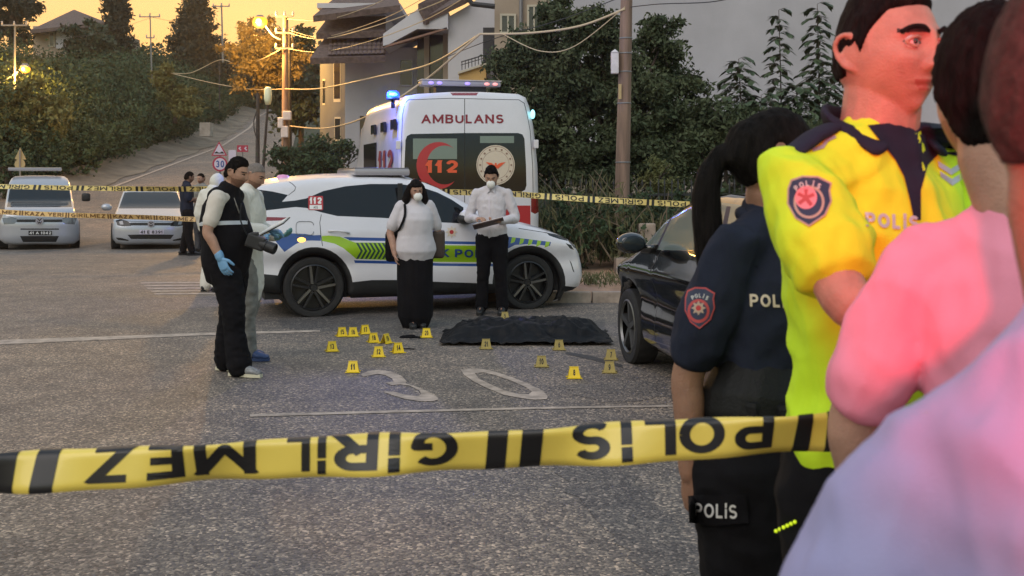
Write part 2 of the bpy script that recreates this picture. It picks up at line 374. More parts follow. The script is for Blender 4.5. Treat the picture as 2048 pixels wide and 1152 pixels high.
mat('wall_orange_lit', (.55, .36, .14), .95, var=.1, vs=1)  # orange light painted into the balcony wall's colour
mat('roof_tile', (.12, .085, .075), .9, var=.35, vs=9, bump=.5, bs=20)
mat('soffit', (.24, .14, .10), .9, var=.2, vs=5)
mat('frame_cream', (.5, .46, .36), .6)
mat('iron', (.03, .03, .033), .6)
mat('window_far', (.025, .028, .035), .12, spec=.8)
mat('leaf_dark', (.030, .048, .026), .7, col2=(.055, .078, .042), vs=.9)
mat('leaf_big', (.036, .052, .025), .8, col2=(.092, .108, .052), vs=1.6, spec=.25)
mat('leaf_sapling', (.035, .06, .028), .6, col2=(.085, .115, .05), vs=3)
mat('leaf_hill', (.022, .042, .018), .85, col2=(.052, .084, .034), vs=.35)
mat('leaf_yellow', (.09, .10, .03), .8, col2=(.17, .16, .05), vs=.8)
mat('leaf_lamplit', (.12, .09, .03), .8, col2=(.20, .14, .05), vs=.8)  # leaf colour tinted orange for the street lamp's glow
mat('needle', (.016, .022, .016), .8, col2=(.03, .038, .024), vs=1)
mat('dry_grass', (.16, .13, .07), .95, col2=(.09, .11, .04), vs=2)
mat('twig', (.16, .12, .08), .9)
mat('sign_white', (.55, .50, .60), .4)
mat('sign_red', (.35, .02, .06), .4)
mat('sign_back', (.45, .33, .16), .6, var=.1)
mat('concrete', (.33, .29, .25), .95, var=.2, vs=4, bump=.4, bs=30)
mat('cone_white', (.6, .55, .5), .5)
mat('marker_yellow', (.80, .56, .01), .45, var=.05, vs=20)
mat('ink', (.008, .008, .008), .6)
mat('cover_black', (.008, .008, .010), .55, bump=.3, bs=40)
mat('road_paint', (.24, .195, .16), .8, col2=(.52, .42, .34), vs=9, detail=12)
# asphalt: aggregate specks, broad stains, wear
m = mat('asphalt', (.1, .1, .1), .75); n = m.node_tree.nodes; l = m.node_tree.links; b = n['Principled BSDF']
tc = n['Texture Coordinate']
def nz(scale, detail=4, rough=.6, src=None):
    t = n.new('ShaderNodeTexNoise'); t.inputs['Scale'].default_value = scale; t.inputs['Detail'].default_value = detail; t.inputs['Roughness'].default_value = rough
    l.new(src or tc.outputs['Object'], t.inputs['Vector']); return t.outputs['Fac']
def ramp(f, stops):
    r = n.new('ShaderNodeValToRGB'); l.new(f, r.inputs['Fac'])
    while len(r.color_ramp.elements) < len(stops): r.color_ramp.elements.new(.5)
    for e, (p, c) in zip(r.color_ramp.elements, stops): e.position = p; e.color = (*c, 1)
    return r.outputs['Color']
def mix(f, a, b_, mode='MIX'):
    x = n.new('ShaderNodeMix'); x.data_type = 'RGBA'; x.blend_type = mode
    if hasattr(f, 'links'): l.new(f, x.inputs['Factor'])
    else: x.inputs['Factor'].default_value = f
    for s, q in ((a, 6), (b_, 7)):
        if hasattr(s, 'links'): l.new(s, x.inputs[q])
        else: x.inputs[q].default_value = (*s, 1)
    return x.outputs[2]
basec = ramp(nz(.35, 6, .55), [(.33, (.122, .113, .108)), (.5, (.162, .144, .130)), (.66, (.212, .176, .148))])
vor = n.new('ShaderNodeTexVoronoi'); vor.inputs['Scale'].default_value = 75; l.new(tc.outputs['Object'], vor.inputs['Vector'])
sep = n.new('ShaderNodeSeparateColor'); l.new(vor.outputs['Color'], sep.inputs[0])
speck = ramp(sep.outputs[0], [(.0, (.30, .30, .32)), (.45, (.70, .69, .69)), (.75, (1.15, 1.10, 1.02)), (.92, (2.0, 1.85, 1.62)), (1.0, (3.4, 3.0, 2.6))])
c1 = mix(1.0, basec, speck, 'MULTIPLY')
c2 = mix(1.0, c1, ramp(nz(2.2, 8, .75), [(.36, (.66, .66, .69)), (.64, (1.22, 1.18, 1.12))]), 'MULTIPLY')
l.new(c2, b.inputs['Base Color'])
bp = n.new('ShaderNodeBump'); bp.inputs['Strength'].default_value = .7; bp.inputs['Distance'].default_value = .006
dt = n.new('ShaderNodeMath'); dt.operation = 'SUBTRACT'; dt.inputs[0].default_value = 1; l.new(vor.outputs['Distance'], dt.inputs[1])
l.new(dt.outputs[0], bp.inputs['Height']); l.new(bp.outputs[0], b.inputs['Normal'])
b.inputs['Roughness'].default_value = .6
md = m.copy(); M['asphalt_old_shade'] = md; md.name = 'asphalt_old_shade'  # darker asphalt copy for road patches and the police car's painted shade
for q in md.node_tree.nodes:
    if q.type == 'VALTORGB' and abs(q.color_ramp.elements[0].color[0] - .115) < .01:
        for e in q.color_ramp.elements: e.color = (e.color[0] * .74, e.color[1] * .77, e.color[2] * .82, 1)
# ------------------------------------------------------------------ terrain
YS = [30, 43, 62, 75, 86, 93, 110, 300]; XL = [-16.2, -16.7, -17.0, -18.5, -20.4, -21.2, -23.5, -40]; XR = [-8.0, -9.2, -11.8, -14, -16.2, -17.6, -20.6, -36]
def road_h(y): y = np.asarray(y, float); t = np.maximum(0, y - 30); return np.where(t < 6, .12 * t * t / 12, .12 * (t - 3)) - .12 * np.maximum(0, y - 97) * .7
def H(x, y):
    x = np.asarray(x, float); y = np.asarray(y, float); xl = np.interp(y, YS, XL); xr = np.interp(y, YS, XR)
    h = road_h(np.minimum(y, 170)) * (1 - .75 * sm(x, xr + 1, xr + 14))
    dl = np.maximum(0, xl - x); bank = 4.0 * (1 - np.exp(-dl * .42 / 4.0)) * sm(y, 40.5, 47)
    dr = np.maximum(0, x - xr)
    return h + bank + 1.6 * sm(dr, .5, 5) * sm(y, 38, 48)
def Hs(x, y): return float(H(x, y))
xs = np.r_[np.linspace(-220, -60, 12), np.linspace(-56, -6, 61), np.linspace(-4, 40, 14), np.linspace(60, 220, 6)]
ys = np.r_[np.linspace(-60, 25, 8), np.linspace(28, 110, 66), np.linspace(116, 400, 22)]
def sheet(name, xs, ys, off, m):
    X, Y = np.meshgrid(xs, ys); Z = H(X, Y) + off; V = np.c_[X.ravel(), Y.ravel(), Z.ravel()]; w_ = len(xs)
    Fc = [(j * w_ + i, j * w_ + i + 1, (j + 1) * w_ + i + 1, (j + 1) * w_ + i) for j in range(len(ys) - 1) for i in range(w_ - 1)]
    return mk(name, V, Fc, m)
tag(sheet('ground', xs, ys, -.03, 'hill_soil'), kind='structure')
ys2 = np.r_[np.linspace(-8, 28, 10), np.linspace(30, 108, 60)]
V = []; K = 24
for y in ys2:
    a = np.interp(y, [37, 43], [-60, 0]) + np.interp(y, YS, XL) * (y > 43) + (np.interp(43, YS, XL) * sm(y, 36, 43) if y <= 43 else 0)
    a = min(a, float(np.interp(y, YS, XL))); bR = float(np.interp(y, [33, 40], [28, 0])) + float(np.interp(y, YS, XR))
    for k in range(K + 1): x = a + (bR - a) * k / K; V.append((x, y, Hs(x, y) + .012))
tag(mk('road', V, [(j * (K + 1) + i, j * (K + 1) + i + 1, (j + 1) * (K + 1) + i + 1, (j + 1) * (K + 1) + i) for j in range(len(ys2) - 1) for i in range(K)], 'asphalt'), kind='structure')
def gmap(z):
    def f(u, v, D):
        Y = CH * F / (v - HY); return ((u - CX) / F * Y, Y, np.full_like(Y, z))
    return f
def zz(pts, ox, oy, s): return [(x / s + ox, y / s + oy) for x, y in pts]
ROADZ = .012
def marking(poly, holes=(), z=ROADZ + .004, m='road_paint', name='road_marking', lab=None):
    o = panel(poly, [('hole', None, h) for h in holes], 9, gmap(z), None, (name, m), flip=True)
    for q in o.values(): tag(q, kind='structure')
marking(zz([(965, 460), (1010, 450), (1100, 452), (1180, 470), (1290, 505), (1400, 550), (1490, 595), (1522, 630), (1515, 648), (1440, 652), (1340, 640), (1240, 620), (1140, 580), (1040, 530), (985, 490)], 620, 600, 3.2),
        [zz([(1055, 480), (1110, 475), (1190, 495), (1290, 530), (1380, 570), (1420, 600), (1400, 618), (1320, 612), (1240, 590), (1150, 550), (1080, 515)], 620, 600, 3.2)])
marking(zz([(325, 490), (370, 468), (440, 458), (520, 470), (590, 500), (620, 535), (612, 546), (680, 566), (760, 600), (815, 635), (822, 650), (790, 662), (700, 661), (600, 645), (520, 620), (465, 600), (540, 600), (620, 622), (690, 628), (712, 618), (700, 592), (640, 562), (580, 553), (520, 557), (480, 541), (535, 535), (525, 515), (480, 492), (430, 484), (380, 496), (340, 503)], 620, 600, 3.2))
marking([(-20, 684), (200, 676), (420, 668), (640, 663), (640, 666.5), (420, 673), (200, 683), (-20, 693)])
marking([(500, 833), (800, 825), (1100, 818), (1500, 812), (1500, 815), (1100, 822), (800, 829.5), (500, 838)])
for i in range(5):
    a = 280 + 7 * i; y = 566.5 + 5.6 * i; marking([(a, y), (440, y - 1), (440, y + 1.4), (a + 2, y + 2.6)])
marking([(1135, 707), (1180, 714), (1245, 733), (1245, 739), (1175, 721), (1130, 711)], m='asphalt_tar', z=ROADZ + .003, name='tar_seam')
def blob(poly, jit, seed): 
    rr = random.Random(seed); return [(x + rr.uniform(-jit, jit), y + rr.uniform(-jit, jit) * .35) for x, y in dens(poly, 26)]
marking(blob([(1075, 915), (1190, 905), (1300, 990), (1440, 1150), (1300, 1160), (1190, 1040)], 16, 1), m='asphalt_old_shade', z=ROADZ + .002, name='patch_and_shade')
marking(blob([(560, 628), (900, 622), (1210, 640), (1215, 668), (900, 672), (560, 660)], 10, 2), m='asphalt_old_shade', z=ROADZ + .002, name='patch_and_shade')  # this strip paints the parked police car's shade on the road
marking(blob([(1110, 775), (1330, 765), (1340, 800), (1180, 806)], 14, 3), m='asphalt_old_shade', z=ROADZ + .002, name='patch_and_shade')
# white edge lines painted up the hill road
def roadline(off0, name='road_marking', side='L', y0=44, y1=96, wd=.16):
    V = []; yy = np.linspace(y0, y1, 50)
    for y in yy:
        x = float(np.interp(y, YS, XL)) + off0
        for q in (0, wd): V.append((x + q, y, Hs(x + q, y) + .03))
    tag(mk(name, V, [(2 * i, 2 * i + 1, 2 * i + 3, 2 * i + 2) for i in range(49)], 'road_paint'), kind='structure')
roadline(1.3)
# shoulder of pale gravel and broken pavement along the hill road
V = []; yy = np.linspace(44, 96, 60)
for i, y in enumerate(yy):
    x = float(np.interp(y, YS, XL)); 
    for q in (-1.1, -.6, .3, .9 + .15 * math.sin(i * 1.3)): V.append((x + q, y, Hs(x + q, y) + .035))
mat('shoulder', (.17, .14, .105), .95, var=.4, vs=.8, bump=.5, bs=15)
tag(mk('road_shoulder', V, [(4 * i + k, 4 * i + k + 1, 4 * i + k + 5, 4 * i + k + 4) for i in range(59) for k in range(3)], 'shoulder'), kind='structure')
# verge behind the vehicles, on the right, with kerb stones
vf = lambda x: 15.0 + .05 * (x - 1)
V = []; Fc = []; NX, NYY = 40, 24
vx = np.linspace(-.4, 16, NX); vy = np.linspace(0, 1, NYY)
for t in vy:
    for x in vx:
        y = vf(x) + t * (34 - vf(x)); z = .02 + .13 * float(sm(t, 0, .04)) + .05 * noise.noise(Vector((x * .9, y * .9, 0))) * float(sm(t, .02, .08)) + .35 * float(sm(t, .2, .5))
        V.append((x, y, z))
for j in range(NYY - 1):
    for i in range(NX - 1): Fc.append((j * NX + i, j * NX + i + 1, (j + 1) * NX + i + 1, (j + 1) * NX + i))
verge = tag(mk('verge', V, Fc, 'earth'), kind='structure')
kp = None
for i in range(20):
    x = .1 + i * .62; y = vf(x) - .06
    if kp is None: kp = MB().box((0, 0, .07), (.60, .15, .16), bev=.015).build('kerb_stone', 'kerb', verge, local=True); q = kp
    else: q = kp.copy(); C.objects.link(q)
    q.location = (x, y, 0); q.rotation_euler = (random.uniform(-.02, .02), random.uniform(-.02, .02), .05 + random.uniform(-.015, .015))
# ------------------------------------------------------------------ foliage
def quads(name, Pn, size, m, parent=None, wid=.45, up=None, rng=RNG, fold=0.0, local=False):
    Pn = np.asarray(Pn, float); N = len(Pn)
    if parent is not None and not local: Pn = Pn - np.array(parent_loc(parent))
    a = rng.normal(size=(N, 3)); 
    if up is not None: a = a * up[1] + np.array(up[0])
    a /= np.linalg.norm(a, axis=1)[:, None]; b_ = rng.normal(size=(N, 3)); b_ -= a * (a * b_).sum(1)[:, None]; b_ /= np.linalg.norm(b_, axis=1)[:, None]
    s = (size * (.65 + .7 * rng.random(N)))[:, None]
    V = np.stack([Pn - a * s * .5, Pn + b_ * s * wid * .5 - a * s * .05, Pn + a * s * .5, Pn - b_ * s * wid * .5 - a * s * .05], 1).reshape(-1, 3)
    me = bpy.data.meshes.new(name); me.vertices.add(4 * N); me.vertices.foreach_set('co', V.ravel()); me.loops.add(4 * N); me.loops.foreach_set('vertex_index', np.arange(4 * N, dtype=np.int32))
    me.polygons.add(N); me.polygons.foreach_set('loop_start', np.arange(0, 4 * N, 4, dtype=np.int32)); me.polygons.foreach_set('loop_total', np.full(N, 4, dtype=np.int32))
    me.materials.append(M[m]); me.update(); me.validate()
    o = bpy.data.objects.new(name, me); C.objects.link(o)
    if parent is not None: o.parent = parent
    return o
def shell(c, r, n, rng=RNG, inner=.55):
    d = rng.normal(size=(n, 3)); d /= np.linalg.norm(d, axis=1)[:, None]
    rr = inner + (1.12 - inner) * rng.random(n) ** .55; bump = 1 + .22 * np.sin(d[:, 0] * 7 + c[0]) * np.sin(d[:, 2] * 6 + c[2] * 2) + .1 * np.sin(d[:, 1] * 13 + d[:, 2] * 11)
    return np.array(c) + d * (rr * bump)[:, None] * np.array(r)
def clumpy(c, r, n, k, rng=RNG):
    """leaves gathered into k sprays spread through an ellipsoid"""
    cc = shell(c, r, k, rng, .35); per = n // k; sp = np.array(r).mean() * .30
    return np.concatenate([q + rng.normal(size=(per, 3)) * sp * np.array([.6, .6, .42]) * (.6 + .8 * rng.random()) for q in cc])
def leafy_tree(name, base, trunk_h, clumps, nleaf, lsize, m, label, group=None, tr=.12, cat='tree', bark='bark', k=14):
    r = root(name, base, label, cat, group); mb = MB(); b0 = Vector(base)
    top = b0 + Vector((0, 0, trunk_h)); mb.tube(spline([b0 - Vector((0, 0, .3)), b0 + Vector((.05, 0, trunk_h * .5)), top], 4), [tr * (1 - .05 * i) for i in range(9)], 8)
    tot = sum(c[1][0] * c[1][1] * c[1][2] for c in clumps) ; pts = []
    for c, rr in clumps:
        c = Vector(c); st = b0 + Vector((0, 0, trunk_h * random.uniform(.5, 1)))
        mb.tube(spline([st, (st + c) / 2 + Vector((0, 0, .15)), c], 3), [tr * .5, tr * .42, tr * .35, tr * .3, tr * .22, tr * .16, tr * .1], 5)
        for _ in range(5):
            e = c + Vector(rr[0] * random.uniform(-.8, .8) if 0 else random.uniform(-.8, .8) * rr[i] for i in range(3)); mb.tube([c, (c + e) / 2 + Vector((0, 0, .05)), e], [tr * .16, tr * .1, tr * .05], 4)
        n_ = int(nleaf * rr[0] * rr[1] * rr[2] / tot); pts.append(clumpy(c, rr, n_, k))
    mb.build('trunk', bark, r, smooth=True)
    tag(quads('crown', np.concatenate(pts), lsize, m, r), kind='stuff')
    return r
def conifer(name, base, h, rad, n, lsize, label, m='needle', power=1.0, cat='tree', group=None, tiers=26, bare=.06):
    r = root(name, base, label, cat, group); b0 = np.array(base)
    MB().tube([b0 - [0, 0, .5], b0 + [0, 0, h * .98]], [h * .018 + .05, .03], 7).build('trunk', 'bark', r, smooth=True)
    pts = []; rng = RNG
    for i in range(tiers):
        t = i / tiers; z = h * (bare + (1 - bare) * t); rr = rad * (1 - t) ** power + .12; nb = max(4, int(11 * (1 - t) + 4))
        for k in range(nb):
            a = rng.random() * 6.283; L = rr * (.65 + .5 * rng.random()); q = rng.random(max(4, int(n / tiers / 10)))
            pts.append(np.c_[math.cos(a) * L * q, math.sin(a) * L * q, z - .18 * L * q + .1 * q * q * L] + rng.normal(size=(len(q), 3)) * (.05 * rad + .06) + b0)
    tag(quads('crown', np.concatenate(pts), lsize, m, r, wid=.4), kind='stuff')
    return r
# hill scrub: one mass of growth over the bank
pts = []; ptsd = []
rng = np.random.default_rng(3)
cen = []
while len(cen) < 760:
    y = rng.uniform(44.5, 100); xl = np.interp(y, YS, XL); d = rng.random() ** 1.2 * (16 + .35 * (y - 44)); x = xl - .9 - d
    if (x / y) < -.49: continue
    cen.append((x, y, d))
SKYL = ([-100, 0, 60, 150, 230, 300, 340, 400, 460, 520, 600], [92, 96, 112, 118, 108, 100, 108, 118, 132, 150, 170])
def skytop(x, y): return CH - (np.interp(CX + F * x / y, *SKYL) + rng.uniform(-6, 16) - HY) / F * y
for x, y, d in cen:
    r_ = .7 + min(2.0, .32 * d) * (.5 + .8 * rng.random()); hh = float(H(x, y)); zc = min(hh + r_ * .55, float(skytop(x, y)) - r_ * .95)
    if zc < hh - .3 * r_: r_ *= .5; zc = min(hh + .1, float(skytop(x, y)) - r_)
    if zc + r_ < hh: continue
    pts.append(clumpy((x, y, zc), (r_, r_, r_ * .9), int(330 + 110 * r_), 16, rng))
o = quads('hillside_scrub', np.concatenate(pts), .17, 'leaf_hill', rng=rng, wid=.6)
tag(o, 'dense dark green scrub covering the bank beside the uphill road', 'scrub', kind='stuff')
# far wooded skyline behind the hill
pts = []
for i in range(150):
    px = rng.uniform(-60, 700); Y = rng.uniform(100, 128); top = 118 + 22 * math.sin(px * .02) + 14 * math.sin(px * .053 + 1) + (px > 440) * -18 + rng.uniform(-12, 16)
    q = P(px, top, Y); r_ = rng.uniform(1.6, 3.2)
    for dz in (0, 2.6, 5.2, 7.6): pts.append(clumpy((q.x, q.y, q.z - r_ - dz), (r_ * 1.2, r_, r_), 260, 10, rng))
tag(quads('distant_woods', np.concatenate(pts), .5, 'leaf_dark', rng=rng, wid=.6), 'dark wooded skyline on top of the hill behind the road', 'woods', kind='stuff')
# named trees on the hill
def at(px, pyb, Y): q = P(px, pyb, Y); return (q.x, q.y, q.z)
def cyp(px, top, bot, half, Y, label, name='cypress_tree', power=.45, n=9000, ls=.34, bare=.02):
    s = F / Y; return conifer(name, at(px, bot, Y), (bot - top) / s, half / s, n, ls, label, power=power, bare=bare, tiers=34)
cyp(234, -40, 150, 38, 82, 'dark narrow conifer right of the hilltop house', power=.35, n=12000)
cyp(393, -28, 140, 74, 92, 'broad dark conical conifer on the skyline right of centre hill', 'conifer_tree', power=.8, n=15000, ls=.42)
cyp(506, 38, 160, 24, 90, 'small dark spiky tree behind the glowing street lamp', 'conifer_tree', power=.6, n=6000)
leafy_tree('pine_tree', at(22, 130, 72), 6.5, [(at(10, -8, 72), (1.3, 1.2, .9)), (at(42, -2, 72), (1.2, 1, 1.0)), (at(25, 30, 72), (1.0, 1, .8)), (at(58, 18, 72), (.7, .8, .6)), (at(12, 60, 72), (.8, .8, .7)), (at(38, 70, 72), (.6, .8, .8))], 9000, .3, 'needle', 'tall dark pine at the upper left corner above the scrub', tr=.22)
leafy_tree('shrub', at(150, 125, 76), 1, [(at(170, 72, 76), (1.3, 1, 1.1)), (at(190, 95, 76), (1.2, 1, 1.2)), (at(150, 105, 76), (1, 1, .8))], 5000, .3, 'leaf_dark', 'round dark shrub covering the right side of the hilltop house', cat='shrub')
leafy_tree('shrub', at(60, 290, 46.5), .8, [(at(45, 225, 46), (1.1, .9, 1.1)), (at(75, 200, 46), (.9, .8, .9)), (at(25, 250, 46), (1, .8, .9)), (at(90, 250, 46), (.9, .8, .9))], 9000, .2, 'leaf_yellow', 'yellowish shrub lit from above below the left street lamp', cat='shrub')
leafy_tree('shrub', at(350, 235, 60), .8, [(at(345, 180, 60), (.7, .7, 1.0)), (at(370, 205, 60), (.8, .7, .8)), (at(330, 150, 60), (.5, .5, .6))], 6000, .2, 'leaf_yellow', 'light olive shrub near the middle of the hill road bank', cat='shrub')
leafy_tree('shrub', at(10, 380, 41), .5, [(at(0, 330, 41), (.8, .8, .9)), (at(25, 350, 41), (.6, .6, .6))], 3500, .14, 'leaf_hill', 'low shrub at the left picture edge behind the police van', cat='shrub')
# right of the hill road
leafy_tree('tree', at(520, 190, 44), 2.6, [(at(px_, py_, 43.5), (a_, .6, b__)) for px_, py_, a_, b__ in ((500, 70, .5, .5), (535, 62, .5, .6), (480, 105, .7, .6), (520, 110, .8, .7), (555, 120, .8, .8), (590, 120, .6, .6), (500, 150, .9, .7))], 9000, .15, 'leaf_lamplit', 'thin tree glowing orange right behind the bright street lamp', tr=.10)  # set close behind the lamp to catch its orange light as a halo
leafy_tree('tree', at(600, 330, 47), 2.0, [(at(600, 150, 47), (1.0, 1, 1.2)), (at(575, 200, 47), (.9, 1, 1.3)), (at(620, 220, 47), (.9, 1, 1.2)), (at(605, 90, 47), (.5, .6, .9))], 9000, .26, 'leaf_dark', 'dark tree between the lit pole and the three storey house', tr=.15)
leafy_tree('bush', at(600, 372, 32), .5, [(at(585, 330, 32), (.55, .5, .5)), (at(610, 330, 32), (.8, .7, .6)), (at(650, 320, 32), (.9, .7, .65)), (at(695, 330, 32), (.8, .6, .7))], 13000, .13, 'leaf_hill', 'long mid green bush behind the roof of the police car', cat='bush')
# big walnut-like tree over the fence
BT = 22.5
cl = []
for px, py, rx, rz in ((1060, 120, 1.0, 1.0), (1130, 60, .9, .9), (1160, 160, 1.2, 1.1), (1050, 240, .95, 1.0), (1140, 280, 1.1, 1.0), (1320, 95, .7, .85), (1350, 190, .95, .9), (1290, 230, 1.0, 1.1), (1360, 270, .9, .8), (1200, 70, .7, .8), (1230, 170, 1.0, 1.0), (1090, 345, .9, .6), (1200, 350, 1.0, .6), (1310, 340, .9, .55), (1255, 290, .9, .9), (1300, 60, .35, .4), (1010, 180, .45, .6)):
    q = P(px, py, BT + random.uniform(-.9, .9)); cl.append((tuple(q), (rx * .62, rx * .62, rz * .62)))
leafy_tree('tree', (2.0, BT, .3), 1.9, cl, 120000, .105, 'leaf_big', 'large spreading leafy tree behind the ambulance and the big pole', tr=.16, k=34)
# saplings with pinnate leaves in front of the grey wall
def sapling(px, pyt, Y, label, spread=.55, n=70):
    b0 = Vector(P(px, 420, Y)); b0.z = .3; top = Vector(P(px + random.uniform(-8, 8), pyt, Y)); r = root('sapling', tuple(b0), label, 'tree', 'saplings against the grey wall')
    stem = spline([b0, b0.lerp(top, .5) + Vector((.06, 0, 0)), top], 8); mb = MB().tube(stem, [.03 * (1 - .8 * i / 16) for i in range(17)], 6); L = []; Fc = []
    rr = random.Random(int(px))
    for i in range(n):
        t = 1 - (i / n) ** .8 * .85; p = b0.lerp(top, t) + Vector((0, 0, 0)); a = i * 2.4 + rr.uniform(-.3, .3); ln = spread * (.45 + .9 * (1 - t) * .9) * rr.uniform(.7, 1.2)
        d = Vector((math.cos(a), math.sin(a), .35)); e = p + d * ln; e.z -= ln * .35; md = (p + e) / 2 + Vector((0, 0, ln * .18)); cv = spline([p, md, e], 4); mb.tube(cv, .006, 4)
        for k in range(2, len(cv)):
            for sg in (-1, 1):
                q = cv[k]; tt = (cv[k] - cv[k - 1]).normalized(); sd = tt.cross(Vector((0, 0, 1))).normalized() * sg; ld = (sd * .8 + tt * .6 + Vector((0, 0, -.45 + rr.uniform(-.2, .2)))).normalized(); l_ = rr.uniform(.15, .25); wv = ld.cross(Vector((0, 0, 1))).normalized() * l_ * .19
                o_ = len(L); L += [q, q + ld * l_ * .5 + wv, q + ld * l_, q + ld * l_ * .5 - wv + Vector((0, 0, .01))]; Fc.append((o_, o_ + 1, o_ + 2, o_ + 3))
    mb.build('trunk', 'bark', r, smooth=True); tag(mk('crown', L, Fc, 'leaf_sapling', r, smooth=False), kind='stuff')
sapling(1556, 20, 24, 'tall thin sapling with bare stem near its top, left of the hi-vis officer', .42)
sapling(1632, 8, 24, 'tallest thin sapling with tufted top beside the head of the hi-vis officer', .5, 95)
sapling(1482, 118, 23.5, 'shorter bushy sapling above the head of the female officer', .6, 110)
sapling(1530, 190, 23, 'low leafy sapling between the two tall ones by the grey wall', .7, 110)
sapling(1670, 120, 24.5, 'sapling half hidden by the neck of the hi-vis officer', .6, 90)
sapling(1590, 170, 23.4, 'dense leafy sapling below the tallest thin sapling', .7, 120)
leafy_tree('bush', (4.1, 22, .3), .6, [(tuple(P(px, py, 22)), (.75, .6, .5)) for px, py in ((1400, 300), (1450, 250), (1500, 280), (1560, 290), (1620, 270), (1660, 300), (1400, 360))], 15000, .12, 'leaf_big', 'wide dark bush at the foot of the grey wall behind the officers', cat='bush', k=24)
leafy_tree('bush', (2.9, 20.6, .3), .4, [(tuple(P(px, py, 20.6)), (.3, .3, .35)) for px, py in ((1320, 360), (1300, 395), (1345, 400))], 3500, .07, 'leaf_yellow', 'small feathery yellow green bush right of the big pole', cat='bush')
# undergrowth by the fence
rng = np.random.default_rng(5); pts = []
for i in range(240):
    x = rng.uniform(.3, 5.4); y = rng.uniform(17.9, 20.6); h = rng.uniform(.35, 1.25) * (1.1 if x < 1.8 else .8); q = rng.random(70)
    pts.append(np.c_[x + rng.normal(size=70) * .10 * (q + .4) + .25 * q * rng.normal(), y + rng.normal(size=70) * .12, .3 + q * h])
tag(quads('undergrowth', np.concatenate(pts), .17, 'dry_grass', rng=rng, wid=.12, up=((0, 0, 1.2), .6)), 'straggly dry grass and weeds in front of the iron fence', 'undergrowth', kind='stuff')
pts = []
for i in range(110):
    x = rng.uniform(.5, 5.4); y = rng.uniform(18.0, 19.8); pts.append(clumpy((x, y, .35 + rng.random() * .75), (.3, .3, .35), 120, 6, rng))
tag(quads('weeds', np.concatenate(pts), .09, 'leaf_hill', rng=rng, wid=.5), 'low green weeds growing along the verge by the iron fence', 'weeds', kind='stuff')
pts = []
for i in range(60): x = rng.uniform(1.0, 2.4); y = 15.7 + rng.random() * .8; pts.append(np.c_[x + rng.normal(size=20) * .06, y + rng.normal(size=20) * .06, .16 + rng.random(20) * .14])
tag(quads('grass_tuft', np.concatenate(pts), .1, 'dry_grass', rng=rng, wid=.15, up=((0, 0, 1.2), .6)), 'thin grass tufts on the bare verge in front of the police car', 'grass', kind='stuff')
mb = MB(); rr = random.Random(4)
for i in range(26):
    p = Vector((rr.uniform(.8, 2.6), rr.uniform(18, 19), .3)); e = p + Vector((rr.uniform(-.8, .8), rr.uniform(-.3, .3), rr.uniform(.5, 1.5))); mb.tube(spline([p, (p + e) / 2 + Vector((rr.uniform(-.2, .2), 0, .1)), e], 3), [.018, .016, .014, .012, .01, .007, .004], 5)
tag(mb.build('bare_branches', 'twig', smooth=True), 'bare brown branches of a dead shrub behind the police car bonnet', 'branches', kind='stuff')
# ------------------------------------------------------------------ houses
def prism(parent, name, m, poly, Y, depth, auto=None):
    """facade polygon (pixels at distance Y), going back depth metres"""
    w_ = [P(x, y, Y) for x, y in poly]; n_ = len(w_); V = [tuple(v) for v in w_] + [(v.x, v.y + depth, v.z) for v in w_]
    return mk(name, V, [tuple(range(n_)), tuple(range(2 * n_ - 1, n_ - 1, -1))] + [(i, i + n_, (i + 1) % n_ + n_, (i + 1) % n_) for i in range(n_)], m, parent, smooth=False)
def quad(x0, y0, x1, y1): return [(x0, y0), (x1, y0), (x1, y1), (x0, y1)]
def window(par, x0, y0, x1, y1, Y, fr='frame_cream', fw=4, mull=True):
    f = MB(); s = Y / F
    for a in (quad(x0 - fw, y0 - fw, x1 + fw, y0), quad(x0 - fw, y1, x1 + fw, y1 + fw), quad(x0 - fw, y0, x0, y1), quad(x1, y0, x1 + fw, y1)): 
        f.prism([(P(x, y, Y).x, P(x, y, Y).z) for x, y in a], Y - .06, Y + .03)
    if mull: xm = (x0 + x1) / 2; f.prism([(P(x, y, Y).x, P(x, y, Y).z) for x, y in quad(xm - 1.5, y0, xm + 1.5, y1)], Y - .05, Y + .02)
    w_ = f.build('window', fr, par); prism(w_, 'pane', 'window_far', quad(x0, y0, x1, y1), Y - .02, .03)
# hilltop house
HH = 80; r = root('house', at(150, 125, HH), 'low hilltop house with wide brown gable roof at upper left', 'house')
prism(r, 'wall', 'wall_beige', quad(66, 52, 205, 140), HH, 8)
v = [P(60, 60, HH - 1), P(208, 44, HH - 1), P(148, 19, HH + 3), P(60, 60, HH + 9), P(212, 44, HH + 9), P(148, 19, HH + 6)]
mk('roof', v + [q - Vector((0, 0, .25)) for q in v], [(0, 1, 2), (3, 5, 4), (0, 2, 5, 3), (1, 4, 5, 2), (6, 8, 7), (0, 6, 7, 1), (0, 3, 9, 6), (1, 7, 10, 4), (6, 7, 10, 9)], 'roof_tile', r, smooth=False)
prism(r, 'render_panel', 'wall_white', quad(112, 63, 144, 97), HH - .15, .15)
window(r, 100, 66, 108, 92, HH - .02, fw=2, mull=False)
# three storey house
HB = 36
r = root('house', at(760, 330, HB), 'three storey pale house with layered brown tiled eaves behind the ambulance', 'house')
Vw = [(640, 92), (690, 100), (830, 100), (830, 350), (640, 350)]
prism(r, 'wall', 'wall_pale', [(690, 95), (850, 95), (850, 360), (690, 360)], HB, 8)
